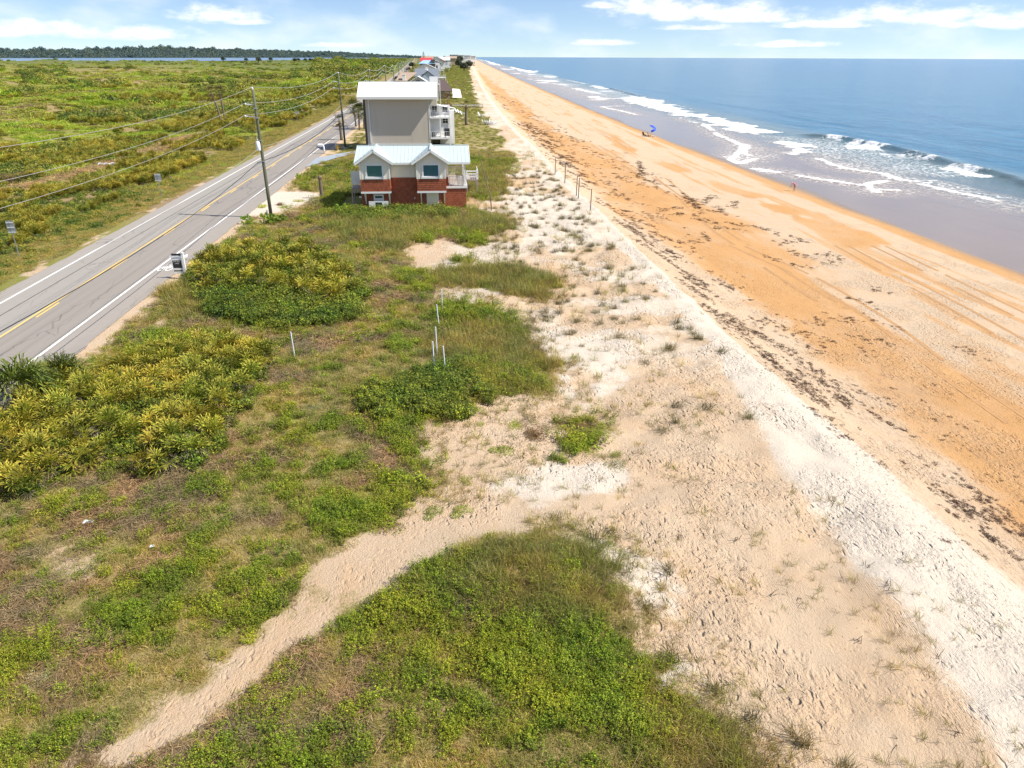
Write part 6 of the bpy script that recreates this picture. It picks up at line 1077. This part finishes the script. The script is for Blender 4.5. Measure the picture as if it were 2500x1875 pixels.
# ---------------------------------------------------------------- the row of houses beyond
def house(name, label, x, y, W, Dp, z0, eave, ridge, wall, roofm, axis='x', over=.6, wins=(), stilts=True, seam=0, hip=False, glass=None):
    """axis: direction of the ridge; the front faces -y"""
    zg = H(x, y); t = thing(name, label, 'house', (x, y, zg)); h = W/2; w = M().box(-h, h, 0, Dp, z0, eave)
    if stilts and z0 > .5:
        for a in np.linspace(-h+.2, h-.2, 4):
            for b_ in (0.3, Dp-.3): w.box(a-.15, a+.15, b_-.15, b_+.15, -.6, z0)
    else: w.box(-h+.02, h-.02, .02, Dp-.02, -.8, z0)
    r = M(); o = over
    if axis == 'x':
        g_ = (Dp/2+o); i = h*.55 if hip else h+o
        if not hip: w.prism([(0, eave), (Dp, eave), (Dp/2, ridge-.1)], (-h+.01, -h+.2), 'x'); w.prism([(0, eave), (Dp, eave), (Dp/2, ridge-.1)], (h-.2, h-.01), 'x')
        r.slab((-h-o, -o, eave-.1), (h+o, -o, eave-.1), (i, Dp/2, ridge), (-i, Dp/2, ridge), .14); r.slab((h+o, Dp+o, eave-.1), (-h-o, Dp+o, eave-.1), (-i, Dp/2, ridge), (i, Dp/2, ridge), .14)
        if hip: r.slab((h+o, -o, eave-.1), (h+o, Dp+o, eave-.1), (i, Dp/2, ridge), (i, Dp/2-.01, ridge), .14); r.slab((-h-o, Dp+o, eave-.1), (-h-o, -o, eave-.1), (-i, Dp/2, ridge), (-i, Dp/2+.01, ridge), .14)
        if seam: seams(r, -h-o+.1, h+o-.1, (-o, eave+.04), (Dp/2, ridge+.14), seam, .08, .06)
    else:
        w.prism([(-h, eave), (h, eave), (0, ridge-.1)], (0.01, .2)); w.prism([(-h, eave), (h, eave), (0, ridge-.1)], (Dp-.2, Dp-.01))
        r.slab((-h-o, Dp+o, eave-.1), (-h-o, -o, eave-.1), (0, -o, ridge), (0, Dp+o, ridge), .16); r.slab((h+o, -o, eave-.1), (h+o, Dp+o, eave-.1), (0, Dp+o, ridge), (0, -o, ridge), .16)
    w.build('wall', wall, t); r.build('roof', roofm, t)
    for (a, b_, c, d_) in wins: window(t, a, b_, c, d_, -.003, glass or DARKGLASS, .16, (0, 0), None, False)
    return t
def deck(t, x0, x1, y0, y1, z, mat=WHITE, legs=True):
    m = M().box(x0, x1, y0, y1, z-.3, z)
    if legs:
        for x in (x0+.15, x1-.15):
            for y in (y0+.15, y1-.15): m.box(x-.13, x+.13, y-.13, y+.13, -.8, z-.3)
    d = m.build('deck', mat, t); railing(d, [((x0+.1, y0+.1), (x1-.1, y0+.1)), ((x1-.1, y0+.2), (x1-.1, y1-.1))], 1.1, mat, .5, z, .15, 'deck_rail', .12)
P_ = paint_cached
BROWNR = P_('brown_shingle_roof', (.105, .075, .068), var=.2, rough=.9); TANR = P_('tan_roof', (.36, .27, .20), rough=.9, var=.15); SLATE = P_('slate_blue_roof', (.16, .185, .22), rough=.8, var=.12); PALEBLUE = P_('pale_blue_wall', (.42, .50, .57)); BLUEW = P_('blue_wall', (.17, .25, .34)); OLIVEW = P_('olive_wall', (.28, .25, .18)); REDR = P_('red_metal_roof', (.50, .05, .06)); SKYR = P_('light_blue_roof', (.30, .48, .66)); PALEG = P_('pale_grey_wall', (.50, .52, .53)); GREYR = P_('pale_grey_roof', (.55, .56, .56)); BEIGE = P_('beige_wall', (.60, .52, .40))
t = house('chimney_house', 'pale house with a front gable of dark glass and a tall white chimney', -8.6, 262, 7.6, 10, 2.0, 6.5, 9.0, PALEG, GREYR, 'y', .7)
m = M(); m.prism([(-2.6, 6.45), (-.12, 6.45), (-.12, 8.1)], (-.06, -.02)); m.prism([(.12, 6.45), (2.6, 6.45), (.12, 8.1)], (-.06, -.02)); m.build('window', DARKGLASS, t); M().box(-5.2, -4.2, -.3, .9, -.5, 9.6).box(-5.3, -4.1, -.4, 1.0, 9.6, 9.8).build('chimney', WHITE, t)
M().slab((-7.6, -.5, 7.6), (-3.9, -.5, 7.6), (-.5, 6.2, 10.1), (-6.0, 6.2, 10.1), .2).build('side_roof', TANR, t); M().box(-7.2, -3.81, .3, 9, -.5, 7.7).build('side_wall', P_('grey_wing', (.22, .23, .25)), t); M().box(3.81, 6.6, .2, 3.4, 1.5, 9.0).build('roof_cabin', WHITE, t); deck(t, 3.9, 7.4, -3, -.2, 6.9)
t = house('brown_roof_house', 'low house with a brown shingled hip roof behind the tall grey house', -2.2, 300, 9.5, 11, 0, 2.9, 6.8, OLIVEW, BROWNR, 'x', .7, [(2.5, 3.9, .8, 2.4)], False, 0, True)
M().slab((5.5, -1.5, .5), (9.0, -1.5, .5), (8.5, 2.5, 3.2), (5.5, 2.5, 3.6), .15).build('white_awning', WHITE, t)
t = house('slate_roof_house', 'pale blue house with a slate blue roof and a front gable', -8.4, 392, 11, 12, 2.2, 6.0, 9.4, PALEBLUE, SLATE, 'x', .6)
m = M(); m.prism([(-3.4, 5.4), (4.4, 5.4), (.5, 8.2)], (-1.0, 1.0)); m.box(-3.3, 4.3, -1, 0, 2, 5.4); m.build('front_gable', PALEBLUE, t); M().slab((-3.9, 2.6, 5.2), (-3.9, -1.4, 5.2), (.5, -1.4, 8.5), (.5, 4.6, 8.5), .18).slab((4.9, -1.4, 5.2), (4.9, 2.6, 5.2), (.5, 4.6, 8.5), (.5, -1.4, 8.5), .18).build('gable_roof', SLATE, t)
for x0 in (-1.6, 1.4): window(t, x0, x0+1.0, 3.2, 4.6, -1.005, DARKGLASS, .15, (0, 0), None, False)
M().tube([(.1, .5, 8.7), (.1, .5, 9.1)], .5, 10).tube([(.1, .3, 9.5), (.1, .5, 9.5)], [.9, .6], 14).build('satellite_dish', WHITE, t); deck(t, 5.6, 9.6, -1, 8, 5.6); deck(t, 5.6, 10.4, 0, 9, 2.4); M().box(5.6, 8.2, 2, 9, 2.4, 5.3).build('side_wing', WHITE, t)
t = house('blue_house', 'blue three storey house with a light blue roof and white windows', -12.0, 600, 11.5, 12, 2.5, 10.2, 12.4, BLUEW, SKYR, 'x', .9, [(-3.0+1.6*k, -1.9+1.6*k, 7.2, 9.2) for k in range(4)]+[(-5.2, -4.3, 7.0, 8.8)], True, 0, True)
M().box(3.2, 5.7, -.5, 6, 2.5, 13.2).build('tower', P_('brown_tower', (.10, .08, .075)), t); M().box(5.8, 9.2, .5, 9, 2.0, 10.6).build('sea_wing', WHITE, t); window(t, 6.6, 7.8, 7.2, 9.0, .49, DARKGLASS, .2, (0, 0), None, False); deck(t, 9.3, 12.5, 0, 8, 5.6); M().slab((9.2, .5, 8.5), (11.5, .5, 6.2), (11.5, 8, 6.2), (9.2, 8, 8.5), .2).build('stair', WHITE, t)
t = house('red_roof_house', 'house with a bright red metal roof among the far houses', -15.5, 740, 10, 14, 3, 11.0, 14.0, WHITE, REDR, 'x', 1.0); deck(t, 5.2, 11, 0, 9, 9.5); deck(t, 6.6, 11, 0, 9, 5.5)
t = house('white_roof_house', 'white house with a broad white roof beyond the red roofed one', -6.5, 830, 17, 16, 3, 10.8, 15.2, WHITE, WROOF, 'y', 1.0, [(2.0, 4.0, 8, 10)]); M().slab((4, -3, 12.5), (9.2, -3, 10.4), (9.2, 0, 10.4), (4, 0, 12.5), .2).build('porch_roof', REDR, t); deck(t, 8.6, 15, 0, 10, 9); deck(t, 8.6, 15, 0, 10, 5)
house('grey_roof_house', 'white house with a pale grey roof just beyond the slate roofed one', -10.5, 470, 11, 12, 2.5, 8.6, 11.2, WHITE, GREYR, 'y', .7, [(1.2, 2.4, 5.5, 7.4)])
house('cream_roof_house', 'cream house between the blue house and the red roofed one', -9, 670, 13, 12, 3, 10.2, 13.0, PALEG, GREYR, 'y', .8, [(1.5, 3.0, 7, 9)])
house('white_far_house', 'white house right of the broad white roofed one', 0, 920, 15, 14, 3, 11, 14.6, WHITE, GREYR, 'x', 1, [(3, 5, 8, 10)])
t = house('beige_far_house', 'small beige house behind the white roofed one', -20, 1020, 14, 12, 3, 12, 15.5, BEIGE, TANR, 'x', 1)
t = house('cream_far_house', 'cream gabled house on the dune beyond the white roofed one', 2, 1120, 14, 12, 3, 12, 16, P_('cream_wall', (.7, .66, .58)), GREYR, 'y', 1)
t = house('orange_far_house', 'ochre house with a tan roof far along the dune', 14, 1260, 15, 12, 3, 12.5, 15.5, P_('ochre_wall', (.5, .38, .22)), TANR, 'x', 1)
t = house('low_far_house', 'low white house far along the dune', -14, 1320, 20, 12, 2, 10, 12.5, WHITE, GREYR, 'x', 1)
def block(x, y, W, Hh, label, n):
    t = thing('apartment_block', label, 'building', (x, y, 0), 0, 'white blocks at the far end of the beach'); M().box(-W/2, W/2, 0, 18, -5, Hh).box(-W*.3, W*.1, 4, 12, Hh, Hh+2.5).build('wall', WHITE, t)
    M().box(-W/2-.6, W/2+.6, -.8, 18.6, Hh, Hh+.5).build('roof', GREYR, t)
    for r_ in range(n):
        m = M(); 
        for k in range(6): m.box(-W/2+1.5+k*(W-3)/6, -W/2+1.5+(k+.6)*(W-3)/6, -.06, -.01, Hh-3.4*(r_+1)+.6, Hh-3.4*(r_+1)+2.6)
        m.build('window', DARKGLASS, t)
for x, y, W, Hh, lb in ((33, 2300, 26, 20, 'leftmost white block on the far headland'), (52, 2380, 24, 19, 'second white block on the far headland'), (74, 2520, 30, 18.5, 'third white block on the far headland'), (97, 2650, 28, 17, 'rightmost white block on the far headland')): block(x, y, W, Hh, lb, 3)

# ---------------------------------------------------------------- van, mailbox, hydrant, chairs, umbrella, people
t = thing('white_van', 'white van driving on the road between the utility poles', 'van', (warp(-28.9, 430), 430, .03)); VP = paint('van_paint', (.78, .79, .82), .3, .03)
M().prism([(-2.6, .45), (2.6, .45), (2.6, 2.55), (-1.4, 2.65), (-2.0, 1.55), (-2.6, 1.35)], (-1.05, 1.05), 'x').build('body', VP, t); M().slab((-.92, -2.03, 1.56), (.92, -2.03, 1.56), (.85, -1.46, 2.5), (-.85, -1.46, 2.5), .03).build('windscreen', DARKGLASS, t); M().box(-.9, .9, -2.64, -2.605, .5, 1.0).build('bumper', BLACK, t)
for s in (-1, 1):
    M().box(s*.8-.15, s*.8+.15, -2.63, -2.604, 1.02, 1.22).build('headlight', WHITE_METAL, t)
    for y in (-1.7, 1.7): M().tube([(s*.86, y, .36), (s*1.06, y, .36)], .36, 14).build('wheel', BLACK, t)
x, y = mi['mailbox']; t = thing('mailbox', 'white curved mailbox on a post beside the driveway', 'mailbox', (x, y, H(x, y))); M().tube([(0, 0, -.1), (0, 0, .9), (-.03, 0, 1.3), (-.25, 0, 1.55), (-.5, 0, 1.6)], [.15, .13, .12, .11, .1], 8).build('post', WHITE, t, True)
m = M(); m.tube([(-.95, 0, 1.45), (-.1, 0, 1.45)], .22, 12); m.box(-.95, -.1, -.2, .2, 1.24, 1.45); m.build('box', WHITE, t)
x, y = mi['hydrant']; t = thing('fire_hydrant', 'yellow fire hydrant in the grass by the driveway', 'hydrant', (x, y, H(x, y))); YP = paint('hydrant_yellow', (.72, .42, .02), .4, .08); M().tube([(0, 0, 0), (0, 0, .08), (0, 0, .1), (0, 0, .75), (0, 0, .78), (0, 0, .84), (0, 0, .98), (0, 0, 1.05)], [.26, .26, .17, .17, .23, .23, .17, .05], 12).build('barrel', YP, t, True); M().tube([(-.3, 0, .55), (.3, 0, .55)], .09, 8).tube([(0, -.32, .5), (0, 0, .5)], .11, 8).build('outlet', YP, t)
x, y = mi['whitepost']; tag(M().tube([(0, 0, -.1), (-.06, 0, 1.35)], .08, 8).build('marker_post', WHITE, loc=(x, y, H(x, y))), 'white marker post beside the yellow hydrant', 'post')
x, y = mi['polemarker']; tag(M().box(-.06, .06, -.03, .03, -.1, .85).build('marker_post', WHITE, loc=(x-.1, y, H(x, y))), 'short white marker at the foot of the first utility pole', 'post')
def adirondack():
    t = thing('beach_chair', 'x', 'chair', (0, 0, 0), 0, 'white slatted chairs on the dune')
    m = M(); [m.slab((-.32+.0, -.4, .38-.0), (.32, -.4, .38), (.32, .25, .24), (-.32, .25, .24), .03)]; m.build('seat', WHITE, t)
    b = M(); [b.slab((-.33+.11*k, .22, .25), (-.24+.11*k, .22, .25), (-.24+.11*k*1.0, .62, 1.05-.02*abs(k-3)**2), (-.33+.11*k, .62, 1.05-.02*abs(k-3)**2), .025) for k in range(7)]; b.build('backrest', WHITE, t)
    for s in (-1, 1): M().box(s*.38-.07, s*.38+.07, -.5, .35, .52, .56).build('armrest', WHITE, t); M().box(s*.36-.03, s*.36+.03, -.44, -.36, 0, .52).build('leg', WHITE, t); M().box(s*.36-.03, s*.36+.03, .2, .28, 0, .52).build('leg', WHITE, t)
    return t
def copy_tree(o):
    c = o.copy(); COL.objects.link(c)
    for ch in list(o.children):
        k = ch.copy(); COL.objects.link(k); k.parent = c
    return c
ch0 = adirondack(); ctx = ['white slatted chair at the foot of the brown tattered palm', 'second white slatted chair at the foot of the brown tattered palm', 'white slatted chair left of the stunted palm, standing highest', 'white slatted chair left of the stunted palm, farther left', 'white slatted chair lying against the stunted palm', 'lone white slatted chair on the sand beyond the row', 'first white slatted chair of the row of five on the dune', 'second white slatted chair of the row of five on the dune', 'middle white slatted chair of the row of five on the dune', 'fourth white slatted chair of the row of five on the dune', 'last white slatted chair of the row of five, nearest the sea']
for k, ((x, y), lb) in enumerate(zip(mi['chairs'], ctx)):
    o = ch0 if k == 0 else copy_tree(ch0); o.location = (x, y, H(x, y)); o.rotation_euler = (0, 0, R(75+RNG.uniform(-15, 15))); o.scale = (1.25,)*3; o['label'] = lb
t = thing('boardwalk', 'pale wooden boardwalk across the dune grass behind the white chairs', 'boardwalk', (2.3, 251, H(4, 251)+.4)); m = M(); [m.box(.35*k, .35*k+.3, -.8, .8, 0, .08) for k in range(30)]; m.build('boards', P_('grey_boards', (.5, .46, .40)), t); M().box(0, 10.4, -.8, -.7, .3, .42).box(0, 10.4, .7, .8, .3, .42).build('rail', P_('grey_boards', (.5, .46, .40)), t)
for k in range(5): M().box(k*2.5, k*2.5+.1, -.8, -.7, -.6, .42).build('post', P_('grey_boards', (.5, .46, .40)), t)
UMB = paint('blue_canvas', (.012, .075, .62), .7, .08); CHD = paint('dark_canvas', (.045, .03, .025), .8, .1)
def umbrella(x, y, z, h, r, tilt, az, label):
    t = thing('beach_umbrella', label, 'umbrella', (x, y, z), 0, 'blue beach umbrellas'); ax = Vector((math.cos(az), math.sin(az), 0)); top = Vector((0, 0, h)); M().tube([(0, 0, -.3), (0, 0, h*.6), top+ax*.12], .025, 7).build('pole', WHITE_METAL, t)
    rot = Matrix.Rotation(tilt, 3, Vector((0, 0, 1)).cross(ax)); V = []; n = 16; F = []
    for sh in (0, -.03):
        for j, (rr, zz) in enumerate(((0.001, .38), (.45, .33), (.8, .16), (1, -.04))):
            for k in range(n): a = 2*math.pi*k/n; q = rr*r*(1-.05*(k % 2)*(j > 1)); V.append(top+ax*.12+rot @ Vector((q*math.cos(a), q*math.sin(a), zz*r+sh)))
    for j in range(3):
        for k in range(n): F += [(j*n+k, j*n+(k+1) % n, (j+1)*n+(k+1) % n, (j+1)*n+k), (64+(j+1)*n+k, 64+(j+1)*n+(k+1) % n, 64+j*n+(k+1) % n, 64+j*n+k)]
    for k in range(n): F.append((48+k, 48+(k+1) % n, 112+(k+1) % n, 112+k))
    M().add(V, F).build('canopy', UMB, t, True)
ux, uy = mi['umb']
umbrella(ux+.6, uy+.8, H(ux+.6, uy+.8), 2.25, 1.08, R(-28), R(170), 'large tilted blue beach umbrella by the water'); umbrella(ux+.4, uy-.5, H(ux, uy), 1.5, .72, R(22), R(200), 'small low blue beach umbrella under the large one')
def beach_seat(x, y, rz, label):
    t = thing('camp_chair', label, 'chair', (x, y, H(x, y)), rz, 'dark beach seats'); M().box(-.33, .33, -.3, .3, .30, .36).build('seat', CHD, t); M().slab((-.36, .26, .32), (.36, .26, .32), (.40, .62, 1.15), (-.40, .62, 1.15), .05).build('backrest', CHD, t)
    for a, b_ in ((-1, -1), (1, -1), (-1, 1), (1, 1)): M().bar((a*.3, b_*.28, 0), (a*.33, b_*.22, .6), .04).build('leg', CHD, t)
cx_, cy_ = mi['chairsB']; beach_seat(cx_-.55, cy_, R(110), 'dark beach chair with a person sitting in it near the umbrellas'); beach_seat(cx_+.75, cy_-.2, R(70), 'empty dark rounded beach chair beside the seated person')
t = thing('cool_box', 'small pale cool box on the sand beside the beach chairs', 'cool box', (cx_+1.9, cy_+.1, H(cx_+1.9, cy_))); M().box(-.28, .28, -.18, .18, 0, .34).build('body', P_('cool_box_body', (.55, .52, .5)), t); M().box(-.3, .3, -.2, .2, .34, .41).build('lid', WHITE, t)

SKIN = paint('skin', (.42, .24, .16), .55, .06); HAIR = paint('dark_hair', (.035, .022, .016), .6, .15); PINK = paint('pink_swimwear', (.72, .07, .24), .6, .06); LPINK = paint('light_pink_hat', (.85, .55, .65), .7, .05); NAVY = paint('dark_clothes', (.05, .035, .03), .8, .1)
def skin_body(name, pts, edges, rad, mat, parent, root=0, sub=2):
    me = bpy.data.meshes.new(name); me.from_pydata([tuple(p) for p in pts], edges, []); me.materials.append(mat); o = link(name, me, parent)
    md = o.modifiers.new('skin', 'SKIN'); md.use_smooth_shade = True
    for v, r_ in zip(me.skin_vertices[0].data if me.skin_vertices else [], rad): v.radius = (r_, r_)
    if not me.skin_vertices: pass
    s_ = o.modifiers.new('sub', 'SUBSURF'); s_.levels = s_.render_levels = sub
    for i, v in enumerate(me.skin_vertices[0].data if me.skin_vertices else []): v.use_root = (i == root)
    dg = bpy.context.evaluated_depsgraph_get(); n = bpy.data.meshes.new_from_object(o.evaluated_get(dg)); o.modifiers.clear(); o.data = n; n.materials.clear(); n.materials.append(mat); n.polygons.foreach_set('use_smooth', np.ones(len(n.polygons), bool)); return o
def figure(J, parent, facing, body='body'):
    """one continuous skinned body from named joints; fingers as short chains at the hands"""
    order = ['pelvis', 'waist', 'chest', 'neck', 'head', 'crown', 'shl', 'ell', 'wrl', 'hal', 'shr', 'elr', 'wrr', 'har', 'hil', 'knl', 'anl', 'tol', 'hir', 'knr', 'anr', 'tor']
    rd = dict(pelvis=.135, waist=.115, chest=.135, neck=.055, head=.095, crown=.085, shl=.055, ell=.042, wrl=.03, hal=.036, shr=.055, elr=.042, wrr=.03, har=.036, hil=.09, knl=.058, anl=.04, tol=.035, hir=.09, knr=.058, anr=.04, tor=.035)
    E = [('pelvis', 'waist'), ('waist', 'chest'), ('chest', 'neck'), ('neck', 'head'), ('head', 'crown'), ('chest', 'shl'), ('shl', 'ell'), ('ell', 'wrl'), ('wrl', 'hal'), ('chest', 'shr'), ('shr', 'elr'), ('elr', 'wrr'), ('wrr', 'har'), ('pelvis', 'hil'), ('hil', 'knl'), ('knl', 'anl'), ('anl', 'tol'), ('pelvis', 'hir'), ('hir', 'knr'), ('knr', 'anr'), ('anr', 'tor')]
    pts = [J[k] for k in order]; rad = [rd[k] for k in order]; ed = [(order.index(a), order.index(b)) for a, b in E]
    for sd in ('l', 'r'):
        h = Vector(J['ha'+sd]); d = (h-Vector(J['wr'+sd])).normalized(); u = d.cross(Vector(facing)); u = u.normalized() if u.length > .1 else Vector((0, 1, 0)); base = order.index('ha'+sd)
        for k, L in zip((-1.5, -.5, .5, 1.5), (.06, .075, .08, .07)):
            a = h+d*.04+u*.018*k; b_ = a+d*L+Vector((0, 0, -.012)); i = len(pts); pts += [a, b_]; rad += [.010, .008]; ed += [(base, i), (i, i+1)]
        a = h+u*-.045; i = len(pts); pts += [a, a+d*.045+u*-.015]; rad += [.012, .009]; ed += [(base, i), (i, i+1)]
    return skin_body(body, pts, ed, rad, SKIN, parent)
px_, py_ = mi['person']; t = thing('person', 'person in pink bending forward at the water edge', 'person', (px_, py_, H(px_, py_)), R(12))
J = dict(pelvis=(.05, 0, .95), waist=(.0, 0, 1.06), chest=(-.22, 0, 1.20), neck=(-.42, 0, 1.25), head=(-.54, 0, 1.24), crown=(-.64, 0, 1.25), shl=(-.30, .19, 1.18), ell=(-.42, .21, .92), wrl=(-.60, .17, .78), hal=(-.66, .16, .72), shr=(-.30, -.19, 1.18), elr=(-.42, -.22, .92), wrr=(-.58, -.18, .76), har=(-.64, -.17, .70), hil=(.05, .10, .88), knl=(.02, .11, .48), anl=(.05, .11, .08), tol=(-.12, .13, .035), hir=(.05, -.10, .88), knr=(.04, -.11, .48), anr=(.08, -.11, .08), tor=(-.09, -.13, .035))
figure(J, t, (-1, 0, 0))
def cloth(name, pts, rad, mat, parent): return skin_body(name, pts, [(i, i+1) for i in range(len(pts)-1)], rad, mat, parent)
cloth('top', [(.0, 0, 1.04), (-.12, 0, 1.14), (-.24, 0, 1.205), (-.33, 0, 1.225)], [.145, .155, .17, .13], PINK, t); cloth('shorts', [(.06, 0, .86), (.06, 0, .93), (.03, 0, 1.02)], [.17, .17, .15], PINK, t); cloth('hat', [(-.58, 0, 1.25), (-.63, 0, 1.275), (-.67, 0, 1.29)], [.14, .125, .08], LPINK, t)
cloth('bag', [(.20, -.2, .98), (.24, -.22, .86)], [.09, .10], LPINK, t)
t = thing('person', 'seated person in dark clothes in a beach chair near the blue umbrellas', 'person', (cx_-.55, cy_, H(cx_, cy_)), R(110))
J = dict(pelvis=(0, .12, .46), waist=(0, .2, .6), chest=(0, .34, .86), neck=(0, .40, 1.05), head=(0, .38, 1.18), crown=(0, .38, 1.28), shl=(.2, .34, .92), ell=(.30, .14, .68), wrl=(.26, -.1, .60), hal=(.25, -.17, .58), shr=(-.2, .34, .92), elr=(-.30, .14, .68), wrr=(-.26, -.1, .60), har=(-.25, -.17, .58), hil=(.1, .1, .44), knl=(.12, -.36, .5), anl=(.12, -.5, .1), tol=(.12, -.66, .05), hir=(-.1, .1, .44), knr=(-.12, -.36, .5), anr=(-.12, -.5, .1), tor=(-.12, -.66, .05))
figure(J, t, (0, -1, 0)); cloth('shirt', [(0, .16, .52), (0, .26, .7), (0, .36, .92)], [.165, .155, .17], NAVY, t); cloth('hair', [(0, .40, 1.20), (0, .41, 1.29)], [.108, .1], HAIR, t)
